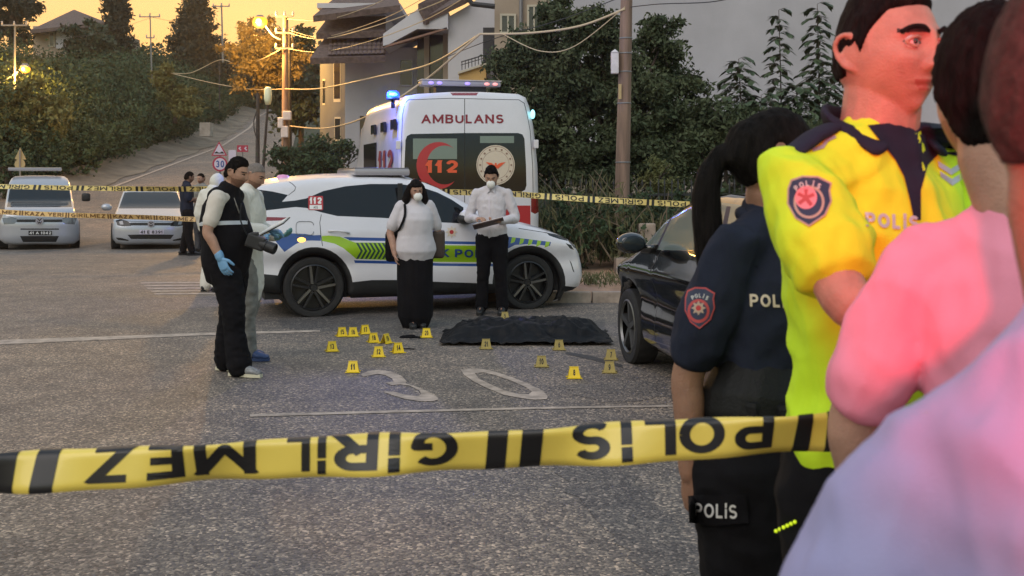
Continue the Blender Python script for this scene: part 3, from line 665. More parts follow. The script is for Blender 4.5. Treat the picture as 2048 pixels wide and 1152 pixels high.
# left facade turned away: runs back to the left
def quadY(px0, Y0, px1, Y1, t0, b0, t1, b1): return [P(px0, t0, Y0), P(px1, t1, Y1), P(px1, b1, Y1), P(px0, b0, Y0)]
fv = quadY(640, HB + 4, 690.5, HB, 92, 345, 88, 360)
mk('side_wall', fv + [q + Vector((2.5, 3.5, 0)) for q in fv], [(0, 1, 2, 3), (7, 6, 5, 4), (0, 4, 5, 1), (3, 2, 6, 7), (0, 3, 7, 4), (1, 5, 6, 2)], 'wall_toned', r, smooth=False)
def sidewin(t):  # window on the turned facade, t = (px0, px1, top, bottom)
    a, b2, tp, bt = t
    def D(px): return HB + 4 * (690.5 - px) / 50.5
    q = [P(a, tp, D(a) - .12), P(b2, tp, D(b2) - .12), P(b2, bt, D(b2) - .12), P(a, bt, D(a) - .12)]
    f = mk('window', q + [v + Vector((.1, .16, 0)) for v in q], [(0, 1, 2, 3), (0, 4, 5, 1), (3, 2, 6, 7), (0, 3, 7, 4), (1, 5, 6, 2)], 'frame_cream', r, smooth=False)
    c = sum(q, Vector()) / 4; q2 = [c + (v - c) * .86 - Vector((0, .02, 0)) for v in q]; mk('pane', q2, [(0, 1, 2, 3)], 'window_far', f, smooth=False)
sidewin((667, 681, 112, 204)); sidewin((669, 681, 234, 282)); sidewin((645, 650, 158, 210))
window(r, 801, 121, 824, 170, HB - .02, fr='wall_pale', fw=2, mull=False)
window(r, 720, 232, 742, 290, HB - .02, fr='wall_pale', fw=2, mull=False)
prism(r, 'upper_wall', 'wall_pale', quad(650, 28, 772, 60), HB + .6, 6)
prism(r, 'fascia', 'wall_white', quad(648, 60, 770, 68), HB - .2, 7)
prism(r, 'upper_fascia', 'wall_white', quad(634, 6, 800, 16), HB - .4, 8)
def eave(par, pts, m='roof_tile', name='roof'):   # sloping tiled skirt: (px, py, Y) x4
    q = [P(*t) for t in pts]; n_ = Vector((0, .05, -.18)); o = mk(name, q + [v + n_ for v in q], [(0, 1, 2, 3), (7, 6, 5, 4), (0, 4, 5, 1), (1, 5, 6, 2), (2, 6, 7, 3), (3, 7, 4, 0)], m, par, smooth=False); return o
def tiles(par, q, nu, nv, m='roof_tile', name='roof_tile'):
    a, b2, c, d = [Vector(P(*t)) for t in q]; base = None
    for j in range(nv):
        for i in range(nu):
            u, v = (i + .5) / nu, j / nv; p = a.lerp(b2, u).lerp(d.lerp(c, u), v); ex = (a.lerp(d, v + .5 / nv) - b2.lerp(c, v + .5 / nv)).length / nu; up = (d - a) / nv
            if base is None:
                rx = (b2 - a).normalized(); L = up.length * 1.15; nn = rx.cross(up.normalized()); Vt = []
                for k in range(5): an = math.pi * k / 4; Vt.append(rx * (-math.cos(an) * ex * .5) + nn * (math.sin(an) * ex * .22)); 
                Vt = Vt + [w + up.normalized() * L - nn * .03 for w in Vt]
                base = mk(name, [w for w in Vt], [(k, k + 1, k + 6, k + 5) for k in range(4)], m, par, local=True); t_ = base
            else: t_ = base.copy(); C.objects.link(t_)
            t_.location = p - parent_loc(par) + Vector((0, -.02, .03))
rf = eave(r, [(620, 116, HB - 1.6), (770, 112, HB - 1.6), (772, 66, HB + .1), (655, 68, HB + .1)])
rf2 = eave(r, [(632, 66, HB - .9), (770, 62, HB - .9), (772, 30, HB + .7), (660, 30, HB + .7)])
rf3 = eave(r, [(626, 32, HB - 1.2), (800, 10, HB - 1.2), (790, -22, HB + 2), (690, -22, HB + 2)])
tiles(rf, [(655, 113, HB - 1.55), (770, 110, HB - 1.55), (772, 68, HB + .05), (660, 69, HB + .05)], 13, 5)
# projecting upper room with soffit, porch below
prism(r, 'bay', 'wall_white', [(766, 95), (766, 68), (842, 13), (851, 38), (896, 20), (896, 58), (834, 58)], HB - 1.7, 3)
q = [P(766, 96, HB - 1.7), P(894, 58.5, HB - 1.7), P(894, 64, HB + 1.2), P(800, 96.5, HB + 1.2)]
mk('soffit', q + [v + Vector((0, 0, .06)) for v in q], [(0, 1, 2, 3), (7, 6, 5, 4), (0, 4, 5, 1), (1, 5, 6, 2), (2, 6, 7, 3), (3, 7, 4, 0)], 'soffit', r, smooth=False)
rf4 = eave(r, [(836, 8, HB - 1.9), (852, 38, HB - 1.9), (935, -10, HB + .2), (912, -34, HB + .2)])
prism(r, 'porch_recess', 'window_far', quad(834, 62, 894, 200), HB - .3, .2)
prism(r, 'porch_pillar', 'wall_beige', quad(848, 66, 858, 200), HB - .6, .4)
prism(r, 'porch_pillar', 'wall_beige', quad(886, 60, 896, 200), HB - .6, .4)
# white gable house
r = root('house', at(920, 330, 34), 'pale rendered gable house with small balcony behind the ambulance light bar', 'house')
prism(r, 'wall', 'wall_white', [(896, 34), (935, 12), (995, -30), (1060, -30), (1060, 360), (896, 360)], 34.6, 6)
eave(r, [(846, 36, 34.2), (930, -4, 34.2), (985, -40, 35.5), (900, -20, 38)])
prism(r, 'balcony', 'wall_orange_lit', [(918, 146), (972, 128), (972, 175), (918, 175)], 33.2, 1.3)
prism(r, 'balcony_coping', 'frame_cream', [(916, 144), (974, 125), (974, 129), (916, 148)], 33.1, 1.5)
mb = MB()
for i in range(8): px = 924 + 6.6 * i; a = P(px, 142 - (px - 918) * .33, 33.2); mb.tube([a, a + Vector((0, 0, .25))], .012, 5)
mb.tube([P(922, 124, 33.2), P(972, 109, 33.2)], .018, 5); mb.tube([P(922, 130, 33.2), P(972, 115, 33.2)], .012, 5); mb.build('balcony_railing', 'iron', r)
prism(r, 'chimney', 'iron', quad(966, 55, 990, 140), 33.4, .4)
# beige building
r = root('apartment_building', at(1050, 330, 31), 'tan building with cream framed windows above the leafy tree', 'building')
prism(r, 'wall', 'wall_beige', quad(989, -60, 1104, 360), 31, 2.0)
window(r, 1004, 32, 1028, 64, 30.98); window(r, 1058, 14, 1078, 62, 30.98)
MB().tube([P(1042, -60, 30.9), P(1042, 200, 30.9)], .05, 8).build('drain_pipe', 'metal_grey', r)
MB().tube([P(930, -10, 30.6), P(945, 8, 30.6), P(990, 13, 30.6)], .07, 8).build('gutter', 'iron', r)
g = MB()
for i in range(7): a = P(1084 + 3.6 * i, 0, 30.6); g.tube([a, P(1084 + 3.6 * i, 92, 30.6)], .012, 5)
for py in (18, 44, 70, 90): g.tube([P(1083, py, 30.6), P(1107, py, 30.6)], .016, 5)
g.build('balcony_grille', 'frame_cream', r)
# big grey blank wall building
r = root('warehouse', at(1600, 330, 29), 'large blank grey rendered wall of a building at the right', 'building')
prism(r, 'wall', 'wall_grey', quad(1104, -500, 2700, 385), 29, 10)
prism(r, 'plinth', 'concrete', quad(1104, 350, 2700, 392), 28.9, .3)
prism(r, 'meter_cabinet', 'box_cream', quad(1448, 236, 1478, 300), 28.7, .3)
# ------------------------------------------------------------------ iron fence on low wall
fy = 20.2
r = root('fence', (.4, fy, .3), 'dark iron picket fence behind the dry weeds', 'fence')
pk = None
for i in range(62):
    x = .3 + i * .125
    if pk is None: pk = MB().box((0, 0, .62), (.022, .022, 1.24)).add([(-.02, -.011, 1.24), (.02, -.011, 1.24), (0, 0, 1.34), (.02, .011, 1.24), (-.02, .011, 1.24)], [(0, 1, 2), (1, 3, 2), (3, 4, 2), (4, 0, 2)]).build('picket', 'iron', r, local=True); q = pk
    else: q = pk.copy(); C.objects.link(q)
    q.location = (x - .4, 0, 0); q.rotation_euler = (0, random.uniform(-.02, .02), 0)
for z in (.2, 1.05): MB().box((4.2, fy + .03, .3 + z), (8.2, .03, .045)).build('rail', 'iron', r)
r = root('stone_pier', (2.1, 18.2, .1), 'pinkish concrete pier on a low block beside the big pole', 'pier')
MB().box((2.13, 18.2, .52), (.26, .26, .80), bev=.02).build('pillar', 'kerb', r, smooth=False)
MB().box((1.92, 18.0, .22), (.62, .45, .34), bev=.02).build('footing', 'kerb', r)
# ------------------------------------------------------------------ poles, lamps, wires
def pole(px0, py0, px1, py1, Y, wpx, label, name='utility_pole', m='pole_wood', cross=(), grp=None, cw=.9):
    a, b2 = P(px0, py0, Y), P(px1, py1, Y); r = root(name, (b2.x, b2.y, b2.z), label, 'pole', grp); w_ = wpx / 2 * Y / F
    MB().tube([a, a.lerp(b2, .5), b2], [w_ * .72, w_ * .88, w_], 12).build('shaft', m, r, smooth=True, auto=.8)
    for cy, half in cross:
        t = (cy - py0) / (py1 - py0); c = a.lerp(b2, t); hw = half * Y / F; MB().box((c.x, c.y - w_ - .03, c.z), (hw * 2, .06, .06)).build('crossarm', m if m != 'pole_wood' else 'metal_grey', r)
        for s_ in (-1, 0, 1):
            if s_ == 0 and half < 12: continue
            MB().lathe([(.0, .0), (.035, .0), (.05, .05), (.03, .08), (.045, .11), (.02, .15), (0, .16)], 8, (c.x + s_ * hw * .93, c.y - w_ - .03, c.z + .03), (0, 0, 1)).build('insulator', 'ceramic', r, smooth=True)
    return r
LP = 40.0
r = pole(571, 31, 570, 352, LP, 15, 'warm lit utility pole with three crossarms beside the street lamp', cross=((34, 18), (67, 18), (98, 18)))
for x0, y0, x1, y1 in ((566, 222, 583, 240), (556, 235, 567, 256), (563, 252, 577, 275)):
    a, b2 = P(x0, y0, LP - .25), P(x1, y1, LP - .25); MB().box((a + b2) / 2, (abs(b2.x - a.x), .2, abs(a.z - b2.z)), bev=.03).build('junction_box', 'box_white', r)
r = pole(578, 60, 580, 352, LP + .4, 9, 'dark second pole standing right behind the warm lit pole', m='pole_dark')
r = pole(516, 186, 515, 340, 38, 9, 'dark leaning pole left of the warm lit pole', m='pole_dark')
MB().tube(spline([P(516, 215, 37.8), P(508, 240, 37.8), P(509, 262, 37.8), P(515, 280, 37.8)], 6), .02, 5).build('cable_loop', 'iron', r)
r = pole(536, 205, 526, 340, 38.5, 6, 'thin leaning pole carrying a small pale lamp', m='pole_dark')
MB().lathe([(0, -.1), (.09, -.08), (.13, .1), (.12, .45), (.07, .5), (0, .5)], 10, P(536, 204, 38.4), (0, 0, 1)).build('lamp_head', 'pale_lamp', r, smooth=True)
pole(300, 26, 304, 170, 66, 3.2, 'slim grey pole with crossarm on the scrub hill near the narrow conifer', m='metal_grey', cross=((34, 21), (76, 8)))
pole(443, 6, 446, 125, 70, 4, 'slim grey pole with crossarm beside the broad conical conifer', m='metal_grey', cross=((13, 17),))
pole(439, 118, 439, 218, 72, 3, 'short dark pole at the bend of the hill road', m='pole_dark')
pole(505, 45, 506, 120, 78, 2.5, 'faint thin pole behind the glowing street lamp', m='pole_dark', cross=((62, 12),))
r = pole(30, 48, 29, 190, 50, 5, 'grey pole carrying the lower orange street lamp at far left', m='metal_grey', cross=((51, 26),))
# street lamps
def lamp(px, py, Y, frm, size, power, label, arm):
    c = P(px, py, Y); r = root('street_lamp', tuple(frm), label, 'street lamp', 'orange street lamps')
    MB().tube(spline(arm, 5), .035, 7).build('arm', 'metal_grey', r, smooth=True)
    MB().lathe([(0, .16), (.10, .15), (.17, .08), (.20, 0), (.19, -.01), (0, -.01)], 14, c + Vector((0, 0, .09)), (0, 0, 1)).build('housing', 'metal_grey', r, smooth=True)
    bowl = MB().sph(c, (size, size, size * .8)).build('bowl', 'sodium_bowl', r, smooth=True)
    MB().sph(c - Vector((0, size * .72, 0)), size * .42).build('bulb', 'sodium', bowl, smooth=True)
    ld = bpy.data.lights.new('lamp_light', 'POINT'); ld.energy = power; ld.color = (1.0, .50, .10); ld.shadow_soft_size = size
    lo = bpy.data.objects.new('lamp_light', ld); C.objects.link(lo); lo.location = c - Vector((0, size + .15, size + .12))
lamp(520, 44, LP, P(545, 76, LP), .27, 1900, 'bright orange street lamp glowing near the top of the lit pole', [P(563, 80, LP), P(545, 70, LP), P(525, 42, LP)])
lamp(50, 138, 50, P(30, 155, 50), .22, 950, 'dimmer orange street lamp on the grey pole at far left', [P(30, 150, 50), P(38, 140, 50), P(50, 134, 50)])
# big pole at right of centre
BP = 19.4
r = pole(1254, -40, 1241, 532, BP, 32, 'thick brown wooden pole with a white box in front of the leafy tree', cross=())
a, b2 = P(1222, 104, BP - .1), P(1237, 148, BP - .1); bx = MB().box((a + b2) / 2, (b2.x - a.x, .14, a.z - b2.z), bev=.02).build('meter_box', 'box_white', r)
MB().add([P(1222, 104, BP - .18), P(1237, 104, BP - .18), P(1230, 98, BP - .1), P(1222, 104, BP), P(1237, 104, BP)], [(0, 1, 2), (0, 2, 3), (1, 4, 2), (3, 2, 4)]).build('cap', 'box_white', bx)
prism(r, 'yellow_plate', 'sign_back', quad(1237, 168, 1243, 198), BP - .14, .01)
for py in (78, 108, 145, 208, 326):
    t = (py + 40) / 572; c = P(1254, -40, BP).lerp(P(1241, 532, BP), t); rd = 16 * BP / F * (.72 + .28 * t) + .004
    MB().lathe([(rd, 0), (rd + .006, .004), (rd + .006, .018), (rd, .022)], 16, c, (0, 0, 1)).build('strap', 'metal_grey', r, smooth=True)
def wire(pts, rad, label, m='cable'):
    o = MB().tube(spline([P(*p) for p in pts], 8), rad * .68, 5).build('power_cable', m, smooth=True); tag(o, label, 'cable')
wire([(-20, 172, 46), (60, 150, 46), (130, 172, 46)], .02, 'cable dipping past the left street lamp') if 0 else None
wire([(570, 178, 39.8), (640, 177, 37), (760, 152, 30), (860, 128, 25), (960, 68, 20.5)], .032, 'bright sagging cable from the lit pole up to the cable junction', 'cable')
wire([(578, 252, 39.8), (640, 257, 36), (700, 246, 30), (770, 213, 23), (850, 160, 22), (905, 115, 21), (960, 68, 20.5)], .03, 'bright cable rising over the ambulance roof to the cable junction')
wire([(960, 68, 20.5), (1060, 66, 20.1), (1160, 52, 19.7), (1250, 18, 19.3)], .03, 'thick lit cable from the cable junction to the big wooden pole')
wire([(1250, 14, 19.3), (1150, 92, 19.7), (1080, 102, 20), (1005, 68, 20.3)], .013, 'slack loop of cable hanging in front of the leafy tree')
wire([(860, 128, 25), (980, 80, 21), (1120, 40, 20), (1252, -10, 19.3)], .012, 'thin dark cable crossing in front of the tan building', 'iron')
wire([(575, 38, 39.8), (650, 40, 36), (740, 12, 32), (800, -20, 30)], .016, 'uppermost thin cable running right from the lit pole')
wire([(578, 66, 39.8), (640, 78, 36), (740, 55, 31), (870, 8, 27), (900, -10, 26)], .02, 'middle cable running right from the second crossarm')
wire([(578, 98, 39.8), (640, 104, 36), (740, 82, 31), (850, 40, 27), (930, -5, 24)], .016, 'lower cable running right from the third crossarm')
wire([(578, 60, 39.8), (645, 74, 36), (760, 40, 31), (850, -5, 27)], .014, 'thin cable just above the middle one by the house')
wire([(330, 144, 62), (380, 146, 62), (439, 120, 62), (480, 131, 52), (520, 120, 42), (566, 96, 40)], .03, 'pale cable sagging across the hill road between two poles')
wire([(332, 144, 61), (420, 165, 52), (500, 178, 44), (570, 178, 40)], .022, 'pale cable running down from the scrub hill to the lit pole')
wire([(300, 36, 66), (210, 64, 58), (120, 74, 52), (30, 52, 50)], .012, 'thin cable between the left grey pole and the slim pole', 'iron')
wire([(300, 34, 66), (370, 42, 68), (443, 14, 70)], .012, 'thin cable between the two slim hill poles', 'iron')
wire([(-30, 180, 48), (10, 160, 48), (29, 148, 50)], .02, 'short cable leaving the left picture edge to the lamp pole')
wire([(1262, 14, 19.3), (1320, 8, 18), (1420, 4, 17), (1500, -12, 16)], .012, 'thin cable leaving the big pole to the upper right', 'iron')
# ------------------------------------------------------------------ signs
def disc(mb, c, r_, t=.02, n=24): return mb.lathe([(0, -t), (r_, -t), (r_, 0), (0, 0)], n, c, (0, 1, 0))
SY = 33.0
s = SY / F
r = root('road_sign', (P(440, 395, SY).x, SY, .35), 'triangular bump warning sign above a round 30 speed limit sign', 'road sign')
MB().tube([P(440, 395, SY + .04), P(440, 290, SY + .04)], .03, 8).build('post', 'metal_grey', r)
tri = lambda k: [(438 - 15.5 * k, 311.5 - (1 - k) * 9), (438 + 16.5 * k, 311.5 - (1 - k) * 9), (438, 283 + (1 - k) * 17)]
tp = prism(r, 'warning_triangle', 'sign_red', tri(1), SY, .02); prism(tp, 'white_field', 'sign_white', tri(.74), SY - .006, .004)
prism(tp, 'bump_symbol', 'ink', [(429, 307), (429, 305.5), (433, 302.5), (437, 305.2), (440, 305.2), (444, 302.5), (447.5, 305.5), (447.5, 307)], SY - .012, .004)
rd = disc(MB(), P(440, 328, SY), 15 * s).build('speed_disc', 'sign_red', r); disc(MB(), P(440, 328, SY - .022), 11.6 * s, .003).build('white_field', 'sign_white', rd)
text_on('30', lambda u, v: P(431.5 + 17 * u, 335 - 14 * v, SY - .03) - Vector(r.location), 'livery_blue', rd, 'numerals', bold=.03)
r = root('road_sign', (P(468, 395, SY + 1).x, SY + 1, .4), 'plain pale rectangular sign behind the triangle sign', 'road sign')
prism(r, 'panel', 'sign_white', rrect(457, 300, 472, 326, 2), SY + 1, .02); MB().tube([P(471, 395, SY + 1.05), P(471, 300, SY + 1.05)], .025, 8).build('post', 'metal_grey', r)
r = root('road_sign', (P(485, 395, SY + 4).x, SY + 4, .7), 'small red arrow board right of the triangle sign', 'road sign')
prism(r, 'panel', 'sign_red', quad(474, 290.5, 496, 304), SY + 4, .02)
for x in (474.5, 486): prism(r, 'arrow_mark', 'sign_white', [(x + 2, 297), (x + 6, 293), (x + 7.5, 294.2), (x + 5.5, 297), (x + 8.5, 299.5), (x + 7, 301.5)], SY + 3.99, .006)
MB().tube([P(485, 395, SY + 4.05), P(485, 300, SY + 4.05)], .02, 8).build('post', 'metal_grey', r)
SY = 40.0; r = root('road_sign', tuple(P(40, 385, SY)), 'tan backs of a triangle and round sign on a post above the police van', 'road sign')
MB().tube([P(40, 385, SY - .03), P(40, 300, SY - .03)], .03, 8).build('post', 'metal_grey', r)
prism(r, 'triangle_back', 'sign_back', [(28.5, 319), (52, 319), (40, 295.5)], SY, .02); disc(MB(), P(40, 328.5, SY), 10.5 * SY / F).build('disc_back', 'sign_back', r)
q = P(413, 272, 60); MB().box((q.x, q.y, q.z + .33), (.55, .7, .72), bev=.02).build('concrete_block', 'concrete'); o = bpy.data.objects['concrete_block']; tag(o, 'square concrete block on the far shoulder of the hill road', 'concrete block')
for px, py, h_, lab in ((315, 362, 14, 'middle white traffic cone on the hill road'), (333, 355, 12, 'farthest white traffic cone beside the dark uniformed man'), (274, 379, 18, 'nearest white traffic cone above the silver hatchback roof')):
    Y = 41 if py < 370 else 38.5; c = P(px, py, Y); c.z = Hs(c.x, Y) + .01; hh = h_ * Y / F
    r = root('traffic_cone', tuple(c), lab, 'traffic cone', 'white cones across the hill road'); MB().lathe([(.15, .03), (.13, .05), (.03, hh * 1.6), (0, hh * 1.6)], 12, c, (0, 0, 1)).build('cone', 'cone_white', r, smooth=True); MB().box(c + Vector((0, 0, .02)), (.36, .36, .04)).build('base', 'cone_white', r)
# ------------------------------------------------------------------ vehicles
mat('violet_lit', (.4, .3, .9), .3, emit=(.35, .25, 1), es=1.0); mat('rose_lit', (.9, .4, .4), .3, emit=(1, .35, .3), es=.8)
mat('through_light_green', (.16, .20, .16), .5, coat=.6)  # pale green painted for light seen through the ambulance windows
def wheel(par, c, rad, wid, rim, nsp=5, twin=True, name='wheel', bright=None, out=-1, rr=.76):
    """wheel with its axis along local y, outer face towards y = out"""
    e = bpy.data.objects.new(name, None); C.objects.link(e); e.parent = par; e.location = c; e.empty_display_size = .1
    w2 = wid / 2
    prof = [(rad * rr, -w2 * .9), (rad * .83, -w2), (rad * .95, -w2 * .97), (rad, -w2 * .75), (rad, w2 * .75), (rad * .95, w2 * .97), (rad * .8, w2), (rad * rr, w2 * .9)]
    MB().lathe(prof, 48, (0, 0, 0)).build('tyre', 'rubber', e, local=True, auto=.6)
    m = MB(); m.lathe([(rad * rr, w2 * .9), (rad * rr * .97, 0), (rad * rr * .95, -w2 * .4)], 40, (0, 0, 0)); m.lathe([(rad * rr + .002, out * w2 * .93), (rad * rr - .012, out * w2 * .99), (rad * rr - .02, out * w2 * .8)], 40, (0, 0, 0)); m.lathe([(0, 0), (rad * rr * .96, 0)], 30, (0, 0, 0))
    m.lathe([(0, out * w2 * .8), (rad * .11, out * w2 * .8), (rad * .14, out * w2 * .5), (rad * .15, 0)], 20, (0, 0, 0))
    m.build('rim', rim, e, local=True, auto=.5)
    for i in range(nsp):
        for sg in ((-1, 1) if twin else (0,)):
            a = 2 * math.pi * i / nsp + .3; d = Vector((math.cos(a), 0, math.sin(a))); t = Vector((-math.sin(a), 0, math.cos(a))); s = MB()
            p0 = d * rad * .12 + t * sg * rad * .05; p1 = d * rad * (rr - .02) + t * sg * rad * .13; wd = rad * (.045 if twin else .075)
            y0, y1 = out * w2 * .82, out * w2 * .92; ty = out * w2 * .3
            s.add([p0 - t * wd + Vector((0, y0, 0)), p0 + t * wd + Vector((0, y0, 0)), p1 + t * wd * .8 + Vector((0, y1, 0)), p1 - t * wd * .8 + Vector((0, y1, 0)), p0 - t * wd + Vector((0, ty, 0)), p0 + t * wd + Vector((0, ty, 0)), p1 + t * wd * .8 + Vector((0, ty, 0)), p1 - t * wd * .8 + Vector((0, ty, 0))],
                  [(0, 1, 2, 3), (0, 4, 5, 1), (1, 5, 6, 2), (2, 6, 7, 3), (3, 7, 4, 0)])
            s.build('spoke', bright if (bright and (i * 2 + (sg > 0)) % 3 == 0) else rim, e, local=True)
    return e
class Frame:
    """local frame with origin A on the ground, x along d, y = left of x"""
    def __init__(s, A, B):
        s.A = np.array(A, float); d = np.array(B, float) - s.A; s.L = np.hypot(*d); s.d = d / s.L; s.n = np.array([-s.d[1], s.d[0]]); s.rz = math.atan2(s.d[1], s.d[0])
    def hit(s, px, py, yin):      # pixel ray with the vertical plane local y = yin -> (x, z)
        k = (np.asarray(px, float) - CX) / F      # X = k*Y
        # X*nx + Y*ny = A.n + yin
        Y = (s.A @ s.n + yin) / (k * s.n[0] + s.n[1]); X = k * Y
        return (X - s.A[0]) * s.d[0] + (Y - s.A[1]) * s.d[1], CH - (np.asarray(py, float) - HY) / F * Y
    def hitx(s, px, py, xin):     # pixel ray with the vertical plane local x = xin -> (y, z)
        k = (np.asarray(px, float) - CX) / F
        Y = (s.A @ s.d + xin) / (k * s.d[0] + s.d[1]); X = k * Y
        return (X - s.A[0]) * s.n[0] + (Y - s.A[1]) * s.n[1], CH - (np.asarray(py, float) - HY) / F * Y
def band(name, m, par, near, far, crown=.04, K=10, mats=None, segm=None, flip=False):
    near = np.array(near); far = np.array(far); n_ = len(near); V = []
    tg = np.gradient(near, axis=0); nr = np.c_[-tg[:, 2], 0 * tg[:, 0], tg[:, 0]]; nr /= np.maximum(1e-9, np.linalg.norm(nr, axis=1))[:, None]
    for k in range(K + 1):
        t = k / K; V.append(near * (1 - t) + far * t + nr * crown * 4 * t * (1 - t))
    V = np.concatenate(V); Fc = [(k * n_ + i, k * n_ + i + 1, (k + 1) * n_ + i + 1, (k + 1) * n_ + i) for k in range(K) for i in range(n_ - 1)]
    if flip: Fc = [f[::-1] for f in Fc]
    return mk(name, V, Fc, m, par, True, True)
# ---- police car, side on
fr = Frame((P(629, 637, GY(637)).x, GY(637)), (P(1058, 621, GY(621)).x, GY(621)))
SUVW = 1.84
suv = root('police_car', (fr.A[0], fr.A[1], 0), 'white police car with green and blue stripes parked side on', 'police car', rz=fr.rz)
def suv_y(s, z, D):
    D = D / 165.0; r_ = .10
    y = .02 + .34 * np.maximum(0, z - .98) + .12 * np.maximum(0, .5 - z) ** 2 * 4 + .10 * np.maximum(0, s - 2.75) ** 2 * 2.2 + .10 * np.maximum(0, -.35 - s) ** 2 * 2.2
    y = y - .03 * np.exp(-((z - .78) / .10) ** 2) + .018 * np.exp(-((z - .62) / .09) ** 2)
    t = np.clip(1 - D / r_, 0, 1); return y + r_ * (1 - np.sqrt(1 - t * t * .999))
def suvmap(off=0.0, side=0):
    def f(u, v, D):
        y = np.zeros_like(u)
        for _ in range(4):
            s, z = fr.hit(u, v, y); y = suv_y(s, z, D)
        y = y - off
        return (s, y if not side else SUVW - y, z)
    return f
SO = [(527, 585), (505, 572), (490, 545), (484, 510), (482, 470), (484, 435), (490, 415), (498, 396), (507, 379), (517, 373), (535, 368), (560, 364), (590, 361), (620, 358), (655, 355.5), (700, 354.5), (750, 354.5), (800, 356), (828, 361), (850, 366), (875, 376), (903, 391), (934, 408), (965, 424), (1000, 437), (1037, 447), (1075, 456), (1110, 467), (1133, 477), (1148, 489), (1157, 507), (1162, 530), (1164, 552), (1158, 571), (1145, 580), (1128, 584),
      (1122, 602), (1112, 592), (1098, 596)] + ell(1058, 566, 60, 60, 22, 60, -240)[::1]
SO = SO[:36] + [(1120, 601)] + [(1058 + 58 * math.cos(R(a)), 568 + 60 * math.sin(R(a))) for a in np.linspace(35, -217, 26)] + [(1008, 586), (940, 588), (860, 591), (760, 594), (702, 596)] + [(629 + 65 * math.cos(R(a)), 575 + 66 * math.sin(R(a))) for a in np.linspace(12, -192, 26)] + [(556, 588)]
GH = [(505, 424), (508, 378), (545, 383), (576, 390), (564, 403.5), (590, 401), (612, 397), (647, 382), (691, 372.5), (740, 368), (800, 368), (842, 374), (875, 385), (903, 399), (927, 415), (926, 447), (867, 444), (769, 436), (674, 432), (644, 425), (613, 416), (591, 414)]
arc = lambda cx, cy, rx, ry, a0, a1, n=22: [(cx + rx * math.cos(R(a)), cy + ry * math.sin(R(a))) for a in np.linspace(a0, a1, n)]
clad_r = arc(629, 575, 77, 81, 15, -195) + arc(629, 575, 64, 64, -200, 20)
clad_f = arc(1058, 566, 73, 75, 22, -200) + arc(1058, 568, 57, 58, -215, 36)
sill = [(700, 565), (744, 560), (794, 560), (884, 564), (948, 566), (990, 568), (1008, 575), (1008, 600), (700, 610)]
regs = [('glasshouse', 'glass_dark', GH), ('sill_trim', 'plastic_black', sill), ('arch_trim', 'plastic_black', clad_r), ('arch_trim', 'plastic_black', clad_f), ('rear_bumper', 'plastic_black', [(470, 548), (527, 548), (557, 551), (570, 600), (470, 600)]), ('front_skirt', 'plastic_black', [(1130, 572), (1150, 574), (1166, 572), (1160, 600), (1110, 612), (1120, 590)]),
        ('blue_stripe', 'livery_blue', zz([(245, 500), (300, 470), (370, 456), (470, 460), (530, 470), (582, 468), (582, 510), (520, 508), (450, 510), (400, 535), (320, 590)], 480, 340, 3.6)),
        ('green_stripe', 'livery_green', zz([(590, 475), (640, 472), (720, 480), (790, 508), (830, 522), (1060, 524)], 480, 340, 3.6) + [(880, 490), (990, 492), (990, 525), (880, 524), (775, 520)] + zz([(835, 640), (790, 600), (740, 560), (680, 530), (590, 510)], 480, 340, 3.6)),
        ('blue_stripe', 'livery_blue', [(686, 474), (769, 476), (880, 482), (990, 484), (990, 489), (880, 488), (769, 482), (700, 481)]),
        ('blue_stripe', 'livery_blue', [(708, 520.5), (775, 522), (880, 526.5), (990, 527.5), (990, 533), (880, 532), (775, 527.5), (710, 526)]),
        ('fender_blocks', 'livery_blue', [(1014, 473), (1102, 484), (1100, 492), (1060, 488), (1030, 490), (1010, 500)]),
        ('door_gap', 'ink', [(642, 429), (643.3, 429), (640.3, 445), (642.5, 470), (645.8, 492), (644.5, 492), (641, 470), (639, 445)]),
        ('door_gap', 'ink', [(800, 444), (801.3, 444), (801.3, 558), (800, 558)]), ('door_gap', 'ink', [(997, 452), (998.2, 452), (1002, 490), (996, 565), (994.8, 565), (1000.6, 490)]),
        ('bonnet_gap', 'ink', [(1037, 456), (1094, 465), (1094, 466.2), (1037, 457.2)]), ('spoiler_gap', 'ink', [(578, 363), (585, 367), (592, 374), (590, 381), (577, 391), (576, 390.5), (589, 380), (590.6, 374.5), (584, 368), (577, 363.6)]),
        ('headlight', 'glass_dark', [(1093, 465), (1110, 468), (1133, 476), (1136, 482), (1118, 478), (1098, 471)]), ('headlight', 'lamp_glass', [(1133, 476), (1146, 487), (1152, 497), (1147, 495), (1138, 484)]),
        ('grille', 'ink', [(1131, 486), (1142, 490), (1148, 500), (1140, 497)]), ('grille', 'ink', [(1139, 520), (1143, 526), (1149, 545), (1146, 543)]),
        ('tail_light', 'tail_red', [(484, 432), (535, 434), (578, 435), (566, 441), (530, 442), (484, 446)])]
for k in range(7):
    x = 712 + 8.6 * k; regs.append(('chevron', 'livery_dark', [(x, 486), (x + 4.6, 486), (x + 14, 502), (x + 4.6, 518), (x, 518), (x + 9.4, 502)]))
for k in range(5): x = 1024 + 17 * k; y = 474.5 + 2.1 * k; regs.append(('green_block', 'livery_green', [(x, y), (x + 8, y + 1), (x + 5, y + 9.5), (x - 3, y + 12.5)]))
po = panel(SO, regs, 9, suvmap(), suv, ('body', 'paint_white'), edge=16)
panel(SO, [('glasshouse', 'glass_dark', GH), ('sill_trim', 'plastic_black', sill)], 16, suvmap(0, 1), suv, ('far_body_side', 'paint_white'), edge=16, flip=True)
mp = suvmap(); top = SO[3:34]
